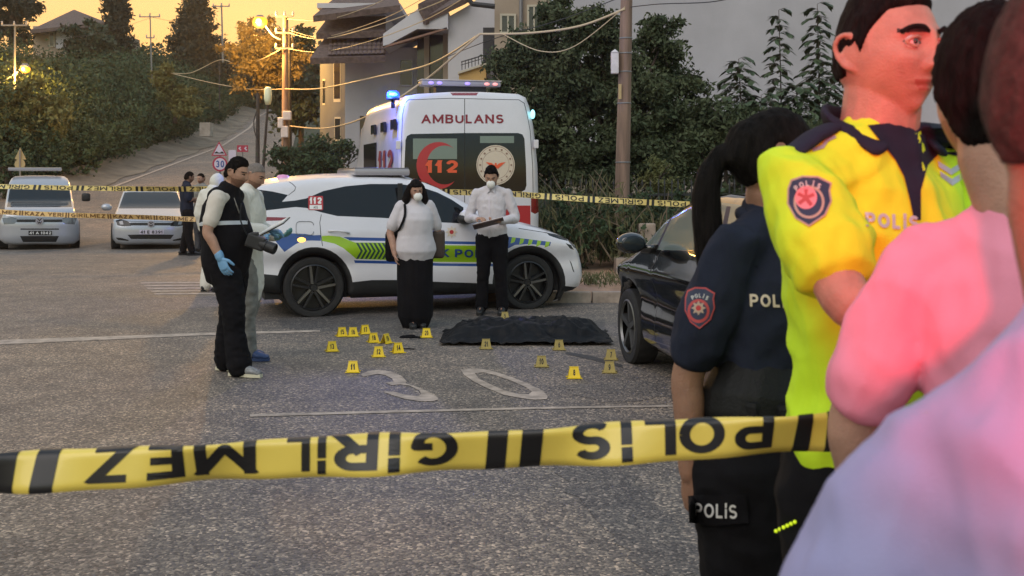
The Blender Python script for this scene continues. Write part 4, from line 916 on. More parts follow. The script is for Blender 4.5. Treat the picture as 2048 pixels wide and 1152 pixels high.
def prof(pts, mp, per=4):
    q = dens(pts + [pts[-1]], 9)[:-1] if 0 else [p for p in spline([(a, b, 0) for a, b in pts], per)]
    u = np.array([p[0] for p in q]); v = np.array([p[1] for p in q]); s_, y_, z_ = mp(u, v, np.zeros_like(u)); return u, np.c_[s_, y_, z_]
u_, near = prof(top, mp); far = near.copy(); far[:, 1] = SUVW - far[:, 1]
for nm, m_, a, b_ in (('tailgate', 'paint_white', 0, 492), ('rear_window', 'glass_dark', 492, 506), ('roof', 'paint_white', 506, 826), ('windscreen', 'glass_dark', 826, 962), ('bonnet', 'paint_white', 962, 1150), ('front_bumper', 'paint_white', 1150, 2000)):
    idx = [i for i in range(len(u_)) if a <= (u_[i] if i > len(u_) // 5 or u_[i] > 495 else min(u_[i], 491.9)) < b_]
    if len(idx) < 2: continue
    lo, hi = idx[0], min(len(u_) - 1, idx[-1] + 1); band(nm, m_, suv, near[lo:hi + 1], far[lo:hi + 1], .05 if nm in ('roof', 'bonnet', 'windscreen') else .02)
# underbody, liners
MB().box((1.3, SUVW / 2, .42), (3.7, SUVW - .30, .40)).build('underbody', 'rubber', suv, local=True)
for cx in (0, fr.L):
    MB().lathe([(.37, .06), (.39, .3), (.3, .5)], 28, (cx, .0, .37)).build('wheel_liner', 'rubber', suv, local=True, smooth=True)
RW = .352
wheel(suv, (0, .14, RW), RW, .22, 'rim_dark', bright='rim_bright'); wheel(suv, (fr.L, .14, RW * .97), RW * .97, .22, 'rim_dark', bright='rim_bright')
wheel(suv, (0, SUVW - .14, RW), RW, .22, 'rim_dark', out=1); wheel(suv, (fr.L, SUVW - .14, RW * .97), RW * .97, .22, 'rim_dark', out=1)
def flat(m_): return lambda u, v, D: m_(u, v, np.full_like(np.asarray(u, float), 999.))
def suvpt(px, py, off=0):
    a = suvmap(off)(np.array([px]), np.array([py]), np.array([50.])); return Vector((a[0][0], a[1][0], a[2][0]))
def suvtext(s, x0, y0, x1, y1, m, name, par=suv, bold=.03, sk=0):
    text_on(s, lambda u, v: suvpt(x0 + (x1 - x0) * u, (y1 + (y0 - y1) * v) + sk * u, .006), m, par, name, bold)
suvtext('TRAFİK POLİS', 795, 496, 990, 512, 'livery_blue', 'lettering', sk=4)
st = panel(rrect(616.5, 392, 646, 420, 2), [('white_band', 'white_print', quad(619, 410, 643.5, 418.5))], 9, flat(suvmap(.005)), suv, ('sticker', 'red_print'))
suvtext('112', 619.5, 394.5, 643.5, 407.5, 'white_print', 'numerals', bold=.06); suvtext('ACİL', 627, 412, 636, 417, 'ink', 'small_lettering')
pts = []
for k in range(16): a = math.pi * k / 8; rr_ = 13 if k % 2 == 0 else 7.5; pts.append((903 + rr_ * .95 * math.cos(a), 464 + rr_ * math.sin(a)))
panel(pts, [('star_centre', 'red_print', ell(903, 464, 4.2))], 9, flat(suvmap(.005)), suv, ('star_badge', 'cream_print'))
mb = MB(); mb.tube([suvpt(p, q, .004) for p, q in rrect(592, 443, 627, 470, 7)] + [suvpt(627, 450, .004)], .004, 4); mb.build('fuel_cap', 'metal_grey', suv, local=True)
MB().tube([suvpt(656, 462, .01), suvpt(668, 461, .045), suvpt(688, 463, .045), suvpt(698, 466, .01)], [(.012, .012)] * 4, 8).build('door_handle', 'paint_white', suv, local=True, smooth=True)
MB().tube([suvpt(815, 470, .01), suvpt(827, 469, .045), suvpt(845, 471, .045), suvpt(857, 474, .01)], [(.012, .012)] * 4, 8).build('door_handle', 'paint_white', suv, local=True, smooth=True)
a = suvpt(603, 480, .0); MB().sph(a, (.05, .012, .03), 12, 6).build('side_marker', 'orange_lit', suv, local=True, smooth=True)
a = suvpt(930, 432, .0) + Vector((0, -.13, 0)); mm = MB().sph(a, (.11, .12, .085), 14, 10).build('wing_mirror', 'paint_white', suv, local=True, smooth=True)
MB().sph(a + Vector((-.03, -.0, -.03)), (.105, .12, .07), 14, 10).build('mirror_base', 'plastic_black', mm, local=True, smooth=True)
MB().box(suvpt(800, 405, .004), (.06, .01, .46), bev=.003).build('door_pillar', 'plastic_black', suv, local=True)
# roof light bar and beacon
a = fr.hit(702, 350, .55); b2 = fr.hit(812, 350, .55); x0, x1 = a[0], b2[0]; zc = float(fr.hit(757, 346, .6)[1])
lb = MB().box(((x0 + x1) / 2, .95, zc + .01), (x1 - x0, 1.25, .085), bev=.03).build('light_bar', 'bar_grey', suv, local=True, auto=.6)
MB().box(((x0 + x1) / 2, .95, zc + .056), ((x1 - x0) * .96, 1.2, .012), bev=.004).build('bar_lid', 'rim_grey', lb, local=True)
MB().box(((x0 + x1) / 2, .95, zc - .055), (.3, 1.1, .05)).build('bar_foot', 'plastic_black', lb, local=True)
MB().tube(spline([(x1 - .35, .5, zc - .03), (x1 - .22, .35, zc - .07), (x1 - .16, .27, zc - .14)], 4), .012, 5).build('bar_cable', 'iron', suv, local=True, smooth=True)
s0, z0 = fr.hit(566, 363, .75); MB().lathe([(0, .085), (.06, .078), (.085, .045), (.098, 0), (.098, -.01), (0, -.01)], 18, (s0, .75, z0), (0, 0, 1)).build('beacon', 'beacon_pink', suv, local=True, smooth=True)
s0, z0 = fr.hit(600, 361, .9); MB().tube(spline([(s0 - .15, .9, z0), (s0, .9, z0 + .06), (s0 + .2, .9, z0)], 4), .006, 4).build('beacon_cable', 'iron', suv, local=True, smooth=True)
# ---- black car at the right, seen along its side (front far away)
fb = Frame((.97, 9.96), (.97 + .175 * 2.7, 9.96 - .985 * 2.7)); BW = 1.8
blk = root('parked_car', (fb.A[0], fb.A[1], 0), 'glossy black hatchback parked beside the female officer', 'car', rz=fb.rz)
def blk_y(s, z, D):
    r_ = .07; y = .02 + .28 * np.maximum(0, z - 1.0) + .30 * np.maximum(0, .45 - z) ** 2 * 3 + .55 * np.maximum(0, -.15 - s) ** 2 + .25 * np.maximum(0, s - 3.0) ** 2
    y = y - .035 * np.exp(-((z - .84) / .08) ** 2) + .03 * np.exp(-((z - .62) / .12) ** 2)
    t = np.clip(1 - D / r_, 0, 1); return y + r_ * (1 - np.sqrt(1 - t * t * .999))
def blkmap(off=0., side=0):
    def f(u, v, D): y = blk_y(u, v, D) - off; return (u, y if not side else BW - y, v)
    return f
BO = [(-.84, .25), (-.88, .5), (-.82, .66), (-.6, .76), (-.32, .83), (-.05, .92), (.15, .975), (.36, 1.04), (.60, 1.167), (.84, 1.297), (1.2, 1.408), (1.42, 1.457), (1.95, 1.49), (2.7, 1.47), (3.2, 1.36), (3.5, 1.15), (3.62, .98), (3.66, .7), (3.64, .4), (3.55, .25)] + arc(2.7, .33, .37, .38, -15, 195, 16) + [(2.3, .2), (1.4, .19), (.42, .19)] + arc(0, .33, .37, .38, -20, 200, 16) + [(-.5, .2)]
BG = [(.50, 1.06), (.68, 1.165), (.90, 1.272), (1.24, 1.365), (1.5, 1.41), (1.95, 1.435), (2.5, 1.42), (2.95, 1.36), (3.3, 1.17), (2.9, 1.15), (1.9, 1.10), (1.2, 1.055), (.8, 1.035)]
bo = panel(BO, [('chrome_strip', 'chrome', [(.98, 1.03), (1.9, 1.098), (2.9, 1.132), (3.3, 1.15), (3.3, 1.165), (2.9, 1.148), (1.9, 1.113), (.98, 1.045)]), ('side_glass', 'glass_side', BG), ('pillar', 'ink', [(.80, 1.03), (.86, 1.03), (1.02, 1.315), (.97, 1.30)]), ('pillar', 'ink', [(2.15, 1.12), (2.25, 1.12), (2.2, 1.41), (2.12, 1.41)]),
     ('sill_strip', 'chrome', [(.45, .285), (2.3, .345), (2.3, .355), (.45, .295)]), ('door_gap', 'ink', [(.80, .3), (.81, .3), (.83, .9), (.98, 1.04), (.97, 1.045), (.82, .9)]), ('door_gap', 'ink', [(2.0, .3), (2.01, .3), (2.01, 1.1), (2.0, 1.1)])], .06, blkmap(), blk, ('body', 'paint_black'), edge=.1)
panel(BO, [('side_glass', 'glass_side', BG)], .12, blkmap(0, 1), blk, ('far_body_side', 'paint_black'), edge=.1, flip=True)
bt = spline([(a, b_, 0) for a, b_ in BO[0:20]], 4); u = np.array([p.x for p in bt]); v = np.array([p.y for p in bt]); near = np.array(blkmap()(u, v, np.zeros_like(u))).T; far = near.copy(); far[:, 1] = BW - far[:, 1]
for nm, m_, a, b_ in (('front_bumper', 'paint_black', 0, 8), ('bonnet', 'paint_black', 8, 28), ('windscreen', 'glass_dark', 28, 43), ('roof', 'paint_black', 43, 57), ('rear_window', 'glass_dark', 57, 63), ('tailgate', 'paint_black', 63, 76)): band(nm, m_, blk, near[a:b_ + 1], far[a:b_ + 1], .05)
MB().box((1.35, BW / 2, .42), (4.2, BW - .4, .42)).build('underbody', 'rubber', blk, local=True)
for c_ in (0, 2.7):
    wheel(blk, (c_, .13, .325), .325, .21, 'rim_grey', nsp=5, twin=False, rr=.72); wheel(blk, (c_, BW - .13, .325), .325, .21, 'rim_grey', twin=False, out=1, rr=.72)
q = Vector((.78, -.16, 1.09)); mm = MB().sph(q, (.085, .125, .085), 16, 10).build('wing_mirror', 'paint_black', blk, local=True, smooth=True)
MB().sph(q + Vector((.075, 0, 0)), (.012, .10, .062), 14, 8).build('mirror_glass', 'glass_mid', mm, local=True, smooth=True)
MB().tube([q + Vector((0, .08, -.05)), q + Vector((.04, .22, -.05))], [(.04, .03), (.05, .03)], 8).build('mirror_arm', 'paint_black', mm, local=True, smooth=True)
# ---- front views: a height field of the nose, traced, pushed back to real depth
def front_car(name, label, Y0, cx, outline, zs, ds, regs, body, length, group, side_r=.10, hw=.9, step=5, cat='car'):
    X0 = (cx - CX) / F * Y0; r = root(name, (X0, Y0, 0), label, cat, group, rz=-math.atan2(X0, Y0))
    def mapper(off=0.0):
        def f(u, v, D):
            d = np.zeros_like(u)
            th = -math.atan2(X0, Y0); ct, st_ = math.cos(th), math.sin(th); k = (u - CX) / F
            for _ in range(14):
                x = (k * (Y0 + d * ct) - X0 + d * st_) / (ct - k * st_); Y = Y0 + x * st_ + d * ct; z = CH - (v - HY) / F * Y
                dn = np.interp(z, zs, ds) + .30 * np.abs(x / hw) ** 4 * np.interp(z, [0, 1.0, 1.3], [1, .6, .35]); d = d * .5 + dn * .5
            Dm = D * Y0 / F; t = np.clip(1 - Dm / side_r, 0, 1)
            x = (k * (Y0 + d * ct) - X0 + d * st_) / (ct - k * st_); Y = Y0 + x * st_ + d * ct; z = CH - (v - HY) / F * Y
            return (x, d - off + side_r * (1 - np.sqrt(1 - t * t * .999)), z)
        return f
    mp = mapper(); po = panel(outline, regs, step, mp, r, (body[0], body[1]), edge=side_r * F / Y0 * .9)
    q = np.array(dens(outline, step)); s_, y_, z_ = mp(q[:, 0], q[:, 1], np.zeros(len(q))); n_ = len(q); V = np.c_[s_, y_, z_]; ymax = np.maximum(y_, length * .82)
    Vb = np.c_[s_, np.full(n_, length * .93), z_]; Vc = np.c_[s_ * .9, np.full(n_, length), z_ * .93 + .03]
    V = np.r_[V, Vb, Vc, [[0, length, .8]]]; Fc = [(i, i + n_, (i + 1) % n_ + n_, (i + 1) % n_) for i in range(n_)] + [(i + n_, i + 2 * n_, (i + 1) % n_ + 2 * n_, (i + 1) % n_ + n_) for i in range(n_)] + [(i + 2 * n_, 3 * n_, (i + 1) % n_ + 2 * n_) for i in range(n_)]
    mk('body_shell', V, Fc, body[1], r, True, True)
    return r, mapper, X0
def sym(pts, cx): return pts + [(2 * cx - a, b_) for a, b_ in reversed(pts)]
def put(mapper, px, py, off=0.):
    a = mapper(off)(np.array([float(px)]), np.array([float(py)]), np.array([99.])); return Vector((a[0][0], a[1][0], a[2][0]))
cx = 301.5
ol = sym([(302, 489), (250, 490), (232, 487), (225, 478), (224, 462), (225, 446), (229, 430), (235, 416), (241, 398), (247, 382), (254, 378.6), (275, 377.5)], cx)
hl = [(231, 441), (241.6, 438), (252, 441), (261, 446), (262.5, 452), (248, 453), (235, 451)]; mir = lambda p: [(2 * cx - a, b_) for a, b_ in p]
regs = [('windscreen', 'glass_mid', sym([(237.5, 417), (249, 385), (262, 384)], cx)), ('grille', 'ink', [(261, 445.5), (342, 445.5), (342, 451), (261, 451)]), ('headlight', 'glass_dark', hl), ('headlight', 'glass_dark', mir(hl)),
        ('lamp_unit', 'lamp_glass', [(238, 443), (245, 441), (247, 449), (240, 449)]), ('lamp_unit', 'lamp_glass', mir([(238, 443), (245, 441), (247, 449), (240, 449)])), ('lower_grille', 'ink', sym([(262, 478), (255, 469.5), (280, 469)], cx)),
        ('side_vent', 'ink', [(231, 475), (243, 476), (258, 480), (256, 482), (236, 480)]), ('side_vent', 'ink', mir([(231, 475), (243, 476), (258, 480), (256, 482), (236, 480)])), ('bonnet_gap', 'ink', [(228, 436.5), (262, 443), (341, 443), (375, 436.5), (341, 444), (262, 444)])]
hb, hm, HX = front_car('parked_car', 'silver hatchback facing the camera behind the barrier tape, left of the dark officer', 26.5, cx, ol, [.1, .3, .5, .68, .76, .95, 1.02, 1.36, 1.42, 1.5], [.05, .0, .0, .06, .22, .95, 1.15, 1.85, 2.15, 2.6], regs, ('body', 'paint_silver'), 4.2, None, hw=.92)
q = put(hm, 302, 448, .02); mm = disc(MB(), q, .075, .02).build('badge', 'bar_grey', hb, local=True); bdg = bpy.data.objects['badge']; [text_on(ch_, (lambda zc: lambda u, v: (q.x + (u - .5) * .085, q.y - .024, q.z + zc + v * .05))(zc_), 'paint_black', bdg, 'badge_letter') for ch_, zc_ in (('V', .004), ('W', -.056))]
def pl(v): return [v]
pr = panel(quad(279, 459.5, 327.5, 468.5), [], 5, flat(hm(.02)), hb, ('number_plate', 'sign_white')); text_on('41 E 8391', lambda u, v: put(hm, 281 + 44 * u, 467 - 6 * v, .026), 'ink', pr['number_plate'], 'lettering')
for sg, mcol in ((-1, 'paint_silver'), (1, 'paint_silver')): MB().sph(Vector((sg * 1.0, 1.15, .97)), (.13, .08, .085), 12, 8).build('wing_mirror', mcol, hb, local=True, smooth=True)
for c_ in ((-.78, .62), (.78, .62)): wheel(hb, (c_[0], c_[1], .31), .31, .2, 'rim_grey', name='wheel').rotation_euler = (0, 0, R(90) if c_[0] > 0 else R(-90))
for c_ in ((-.78, 3.3), (.78, 3.3)): wheel(hb, (c_[0], c_[1], .31), .31, .2, 'rim_grey', name='wheel').rotation_euler = (0, 0, R(90) if c_[0] > 0 else R(-90))
cx = 79
ol = sym([(79, 489), (30, 490), (10, 488), (-1, 480), (-2, 462), (-1, 444), (4, 434), (9, 416), (14, 386), (18, 366), (23, 357), (30, 352.5), (60, 351)], cx)
hl = [(4, 436), (20, 434.5), (33, 437), (34, 443), (28, 448), (8, 449)]
regs = [('windscreen', 'glass_mid', sym([(14, 414), (19, 380), (24, 373), (50, 372)], cx)), ('grille', 'ink', quad(33, 438.5, 125, 444.5)), ('headlight', 'lamp_glass', hl), ('headlight', 'lamp_glass', mir(hl)), ('slot', 'ink', quad(41, 457, 118, 459.5)), ('lower_mesh', 'plastic_black', sym([(46, 484), (40, 472), (60, 472)], cx)), ('bonnet_gap', 'ink', [(8, 431), (30, 435.5), (128, 435.5), (150, 431), (128, 436.7), (30, 436.7)])]
vb, vm, VX = front_car('police_van', 'white police van with roof light bar facing the camera at far left', 26.4, cx, ol, [.1, .3, .6, .85, .95, 1.1, 1.16, 1.6, 1.72, 1.9], [.05, 0, 0, .05, .2, .85, .95, 1.5, 1.8, 2.6], regs, ('body', 'paint_silver'), 4.4, None, hw=.95, cat='van')
q = put(vm, 79, 442, .02); bdg = disc(MB(), q, .085, .02).build('badge', 'bar_grey', vb, local=True); [text_on(ch_, (lambda zc: lambda u, v: (q.x + (u - .5) * .095, q.y - .024, q.z + zc + v * .056))(zc_), 'paint_black', bdg, 'badge_letter') for ch_, zc_ in (('V', .004), ('W', -.062))]
pr = panel(quad(57, 461.5, 104, 470), [], 5, flat(vm(.02)), vb, ('number_plate', 'ink')); text_on('41 A 1042', lambda u, v: put(vm, 59 + 43 * u, 468.5 - 5.5 * v, .026), 'white_print', pr['number_plate'], 'lettering')
for sg in (-1, 1): MB().box(Vector((sg * 1.04, 1.1, 1.2)), (.20, .12, .20), bev=.05).build('wing_mirror', 'plastic_black', vb, local=True, smooth=True)
for c_ in ((-.78, .7), (.78, .7), (-.78, 3.4), (.78, 3.4)): wheel(vb, (c_[0], c_[1], .33), .33, .21, 'rim_grey', name='wheel').rotation_euler = (0, 0, R(90) if c_[0] > 0 else R(-90))
lb = MB().box((-.1, 2.0, 1.875), (1.22, .3, .075), bev=.03).build('light_bar', 'bar_grey', vb, local=True, auto=.6); MB().box((-.1, 2.0, 1.92), (1.2, .27, .014)).build('bar_lid', 'box_cream', lb, local=True)
for x in (-.6, .4): MB().box((x, 2.0, 1.83), (.05, .2, .06)).build('bar_foot', 'plastic_black', lb, local=True)
# ---- ambulance seen from behind
AH = R(16.5); A0 = np.array([(800 - CX) / F * 16.6, 16.6]); fa = Frame(A0, A0 + 2 * np.array([math.cos(AH), math.sin(AH)])); AWD = 2.02
amb = root('ambulance', (A0[0], A0[1], 0), 'white high roof ambulance seen from behind with a lit blue beacon', 'ambulance', rz=fa.rz)
def amb_y(x, z, D):
    D = D / 138.; r_ = .12; y = .05 * np.maximum(0, z - 1.6) ** 2 * 1.6 + .06 * (2 * x / AWD - 1) ** 4; t = np.clip(1 - D / r_, 0, 1); return y + r_ * (1 - np.sqrt(1 - t * t * .999))
def ambmap(off=0.):
    def f(u, v, D):
        y = np.zeros_like(u)
        for _ in range(4): x, z = fa.hit(u, v, y); y = amb_y(x, z, D)
        return (x, y - off, z)
    return f
AO = [(800, 552), (797, 440), (796, 334), (796, 279), (799, 230), (803, 205), (812, 192), (835, 188), (900, 184), (960, 184), (1036, 188), (1051, 195), (1058, 212), (1066, 250), (1071, 290), (1075, 334), (1077, 418), (1076, 552)]
WN = [(811, 280), (814, 272), (822, 268), (930, 266), (1036, 266), (1045, 269), (1049, 278), (1052, 330), (1053, 371), (1050, 380), (1042, 384), (930, 385), (818, 384), (811, 381), (808, 374), (809, 330)]
cres = arc(877, 331, 44, 47, 52, 308, 30) + arc(889, 330, 35.5, 39, 304, 56, 24)
regs = [('door_window', 'glass_dark', WN), ('window_through_light', 'through_light_green', quad(826, 277, 914, 318)), ('window_through_light', 'through_light_green', quad(960, 272, 1028, 286)), ('door_gap', 'ink', quad(928.6, 197, 930.0, 540)), ('crescent', 'red_print', cres),
        ('outer_gap', 'ink', [(803, 268), (804.5, 230), (809, 206), (817, 199), (900, 196), (1038, 199), (1049, 206), (1055, 230), (1061, 262), (1066, 334), (1067, 400), (1065.8, 400), (1064.8, 334), (1059.8, 262), (1053.8, 230), (1048, 207), (1037.5, 200.2), (900, 197.2), (817.5, 200.2), (810, 207), (805.7, 230), (804.2, 268), (803, 334), (803, 540), (801.8, 540), (801.8, 334)]),
        ('tail_light', 'tail_red', [(1062, 393), (1067, 391), (1077, 391), (1077, 424), (1070, 428), (1062, 424)]), ('red_stripe', 'red_print', quad(803, 411, 1061, 450)), ('door_split', 'ink', quad(928.6, 411, 930, 450)), ('bumper', 'plastic_black', [(780, 512), (1090, 512), (1090, 560), (780, 560)]), ('brake_light', 'tail_red', [(900, 185), (957, 185), (953, 191), (905, 191)])]
panel(AO, regs, 9, ambmap(), amb, ('body', 'paint_white'), edge=17)
mp = ambmap(); q = np.array(dens(AO, 9)); x_, y_, z_ = mp(q[:, 0], q[:, 1], np.zeros(len(q))); n_ = len(q); AL = 5.2
V = [np.c_[x_, y_, z_]]
for (yy, zr, nx) in ((.5, 0, 0), (1.2, 0, 0), (2.2, 0, 0), (3.0, .0, .0), (3.5, .03, .01), (4.1, .35, .05), (4.7, 1.15, .07), (5.0, 1.45, .09), (AL + .3, 1.8, .12)):
    V.append(np.c_[x_ + (AWD / 2 - x_) * nx, np.full(n_, yy), np.minimum(z_, 2.86 - zr)])
V = np.concatenate(V); Fc = [(k * n_ + i, (k + 1) * n_ + i, (k + 1) * n_ + (i + 1) % n_, k * n_ + (i + 1) % n_) for k in range(9) for i in range(n_)] + [tuple(range(9 * n_, 10 * n_))]
mk('body_shell', V, Fc, 'paint_white', amb, True, True, auto=.7)
def apt(px, py, off=0.):
    a = ambmap(off)(np.array([float(px)]), np.array([float(py)]), np.array([99.])); return Vector((a[0][0], a[1][0], a[2][0]))
text_on('AMBULANS', lambda u, v: apt(843 + 164 * u, 246.5 - 17.5 * v, .006), 'maroon_print', amb, 'lettering', bold=.018, spacing=1.06)
text_on('112', lambda u, v: apt(852 + 64 * u, 345.5 - 25 * v, .008), 'orange_print', amb, 'numerals', bold=.04)
em = panel(ell(991, 330, 38.5, 40), [('ring', 'soffit', ell(991, 330, 36.5, 38)), ('field', 'cream_print', ell(991, 330, 35.5, 37)), ('inner_ring', 'soffit', ell(991, 330, 27.5, 28.7)), ('inner_field', 'cream_print', ell(991, 330, 26.8, 28))], 6, flat(ambmap(.006)), amb, ('emblem', 'cream_print'))
emb = em['emblem']
for k in range(16):
    a = 2 * math.pi * k / 16; disc(MB(), apt(991 + 31.2 * math.cos(a), 330 + 32.6 * math.sin(a), .012), .014, .002, 8).build('emblem_star', 'soffit', emb, local=True)
mb = MB()
for sg in (-1, 1): mb.add([apt(991, 332, .012), apt(991 + sg * 8, 326, .012), apt(991 + sg * 20, 324, .012), apt(991 + sg * 12, 331, .012), apt(991 + sg * 4, 338, .012)], [(0, 1, 2, 3, 4)])
mb.add([apt(989, 326, .013), apt(993, 326, .013), apt(993, 350, .013), apt(989, 350, .013)], [(0, 1, 2, 3)]); mb.build('emblem_figure', 'orange_print', emb, local=True)
# details on the side: local x ~ 0, running back along y
def sd(y, z): return Vector((.0, y, z))
text_on('112', lambda u, v: Vector((-.012 - .0, 1.75 - 1.25 * u, 1.72 + .34 * v)), 'maroon_print', amb, 'numerals', bold=.05)
for y in (.45, 1.3, 2.2): MB().box((-.03 + .02, y, 2.42), (.05, .3, .16), bev=.015).build('side_lamp', 'glass_dark', amb, local=True)
MB().box((-.004, 2.6, 1.9), (.02, 1.2, .62), bev=.008).build('side_window', 'glass_dark', amb, local=True)
for x, y0 in ((792, 290), (1070, 288)):
    q = apt(min(max(x, 799), 1068), y0); MB().box((q.x + (-.02 if x < 900 else .03), q.y - .0, q.z), (.07, .06, .13), bev=.012).build('hinge', 'paint_white', amb, local=True)
# beacons
bz = P(786, 200, 17.0); bl = fa; loc = Vector(((bz.x - A0[0]) * fa.d[0] + (bz.y - A0[1]) * fa.d[1], (bz.x - A0[0]) * fa.n[0] + (bz.y - A0[1]) * fa.n[1], bz.z))
bc = MB().lathe([(0, .0), (.10, 0), (.10, .03), (.085, .035)], 16, loc, (0, 0, 1)).build('beacon_base', 'plastic_black', amb, local=True, smooth=True)
bd = MB().lathe([(.085, .03), (.095, .06), (.085, .11), (.05, .135), (0, .14)], 18, loc, (0, 0, 1)).build('beacon', 'blue_lit', amb, local=True, smooth=True); MB().sph(loc + Vector((0, -.04, .075)), (.062, .065, .04)).build('beacon_bulb', 'blue_core', bd, local=True, smooth=True)
MB().tube([loc + Vector((.0, 0, -.12)), loc + Vector((0, 0, .01))], .03, 8).build('beacon_stem', 'plastic_black', amb, local=True, smooth=True)
ld = bpy.data.lights.new('beacon_light', 'POINT'); ld.energy = 120; ld.color = (.05, .12, 1); ld.shadow_soft_size = .09; lo = bpy.data.objects.new('beacon_light', ld); C.objects.link(lo); lo.parent = amb; lo.location = loc + Vector((-.18, -.12, .14))
q = apt(1061, 228); MB().sph(q + Vector((.05, .05, 0)), (.035, .05, .07)).build('side_repeater', 'teal_lit', amb, local=True, smooth=True)
# front roof light bar
a = P(840, 165, 20.2); b2 = P(999, 165, 20.2); lc = (a + b2) / 2
loc2 = Vector(((lc.x - A0[0]) * fa.d[0] + (lc.y - A0[1]) * fa.d[1], (lc.x - A0[0]) * fa.n[0] + (lc.y - A0[1]) * fa.n[1], lc.z - .03))
lb = MB().box(loc2, (1.42, .32, .10), bev=.035).build('light_bar', 'bar_grey', amb, local=True, auto=.6); MB().box(loc2 + Vector((0, 0, .055)), (1.44, .34, .02), bev=.006).build('bar_lid', 'box_cream', lb, local=True)
for dx, mm_ in ((-.55, 'violet_lit'), (-.40, 'violet_lit'), (.1, 'violet_lit'), (.45, 'rose_lit'), (.6, 'rose_lit')): MB().sph(loc2 + Vector((dx, -.165, 0)), (.05, .02, .028), 10, 6).build('bar_lamp', mm_, lb, local=True, smooth=True)
MB().box(loc2 + Vector((0, 0, -.10)), (.9, .2, .12)).build('bar_foot', 'plastic_black', lb, local=True)
for c_ in ((.18, .95), (AWD - .18, .95), (.18, 4.1), (AWD - .18, 4.1)): wheel(amb, (c_[0], c_[1], .35), .35, .24, 'rim_grey').rotation_euler = (0, 0, R(-90) if c_[0] < 1 else R(90))
MB().box((AWD / 2, 2.6, .40), (AWD - .5, 4.8, .36)).build('underbody', 'rubber', amb, local=True)
# ------------------------------------------------------------------ people
from mathutils.bvhtree import BVHTree
def remesh(tubes, vox, it=3, fac=.6):
    V = []; Fc = []
    for v, f in tubes: b = len(V); V += [tuple(q) for q in v]; Fc += [tuple(i + b for i in g) for g in f]
    me = bpy.data.meshes.new('r'); me.from_pydata(V, [], Fc); o = bpy.data.objects.new('r', me); C.objects.link(o)
    m = o.modifiers.new('r', 'REMESH'); m.mode = 'VOXEL'; m.voxel_size = vox; m.adaptivity = 0
    if it: s = o.modifiers.new('s', 'SMOOTH'); s.iterations = it; s.factor = fac
    dg = bpy.context.evaluated_depsgraph_get(); dg.update(); e = o.evaluated_get(dg).to_mesh()
    n_ = len(e.vertices); W = np.empty(n_ * 3, np.float32); e.vertices.foreach_get('co', W); N = np.empty(n_ * 3, np.float32); e.vertices.foreach_get('normal', N)
    q = len(e.polygons); lt = np.empty(q, np.int32); e.polygons.foreach_get('loop_total', lt); li = np.empty(len(e.loops), np.int32); e.loops.foreach_get('vertex_index', li)
    Fo = li.reshape(-1, 4) if (lt == 4).all() else None
    if Fo is None: Fo = [tuple(p.vertices) for p in e.polygons]
    o.evaluated_get(dg).to_mesh_clear(); bpy.data.objects.remove(o); bpy.data.meshes.remove(me)
    return W.reshape(-1, 3).astype(float), Fo, N.reshape(-1, 3).astype(float)
def wrinkle(V, N, amp, sc, st=(1, 1, 1), seed=0):
    st = np.array(st) * sc; Q = V * st + seed * 3.7
    d = np.array([(1 - 2 * abs(noise.noise(Vector(q)))) * .7 + .5 * noise.noise(Vector(q * 2.3)) for q in Q]); return V + N * (d * amp - amp * .4)[:, None]
def head_grid(nu, nv, fem=False, wide=1.0):
    th = np.pi * (np.arange(nv + 1) / nv); ph = 2 * np.pi * np.arange(nu) / nu; T, Ph = np.meshgrid(th, ph, indexing='ij')
    dx, dy, dz = np.sin(T) * np.sin(Ph), np.sin(T) * np.cos(Ph), np.cos(T)
    x, y, z = .076 * wide * dx, .097 * dy, .119 * dz
    t = np.clip(-z / .119, 0, 1); x = x * (1 - .26 * t ** 1.7); y = np.where(y < 0, y * (1 - .42 * sm(t, .2, 1)), y * (1 - .04 * t)); z = np.where(y > 0, z, z)
    x = x * (1 - .05 * np.exp(-((z - .03) / .03) ** 2) * (dy > .3))
    fr_ = sm(dy, .0, .45)
    def g(x0, z0, sx, sz, a):
        r = np.exp(-((x - x0) / sx) ** 2 - ((z - z0) / sz) ** 2)
        if x0: r = r + np.exp(-((x + x0) / sx) ** 2 - ((z - z0) / sz) ** 2)
        return a * r
    k = .8 if fem else 1.0
    d = g(.027, .032, .022, .009, .007 * k) + g(.031, .012, .018, .013, -.011) + g(0, .014, .009, .02, .012) + g(0, -.020, .011, .016, .019) + g(.011, -.028, .007, .008, .010) + g(0, -.051, .021, .005, .006) + g(0, -.0645, .018, .006, .007) + g(0, -.0575, .024, .0022, -.005) + g(0, -.096, .02, .016, .010) + g(.042, -.016, .02, .02, .005) + g(.031, .011, .012, .008, .008) + g(0, -.04, .012, .006, -.002)
    y = y + d * fr_
    V = np.stack([x, y, z], -1).reshape(-1, 3)
    Fc = [(i * nu + k_, i * nu + (k_ + 1) % nu, (i + 1) * nu + (k_ + 1) % nu, (i + 1) * nu + k_) for i in range(nv) for k_ in range(nu)]
    return V, Fc
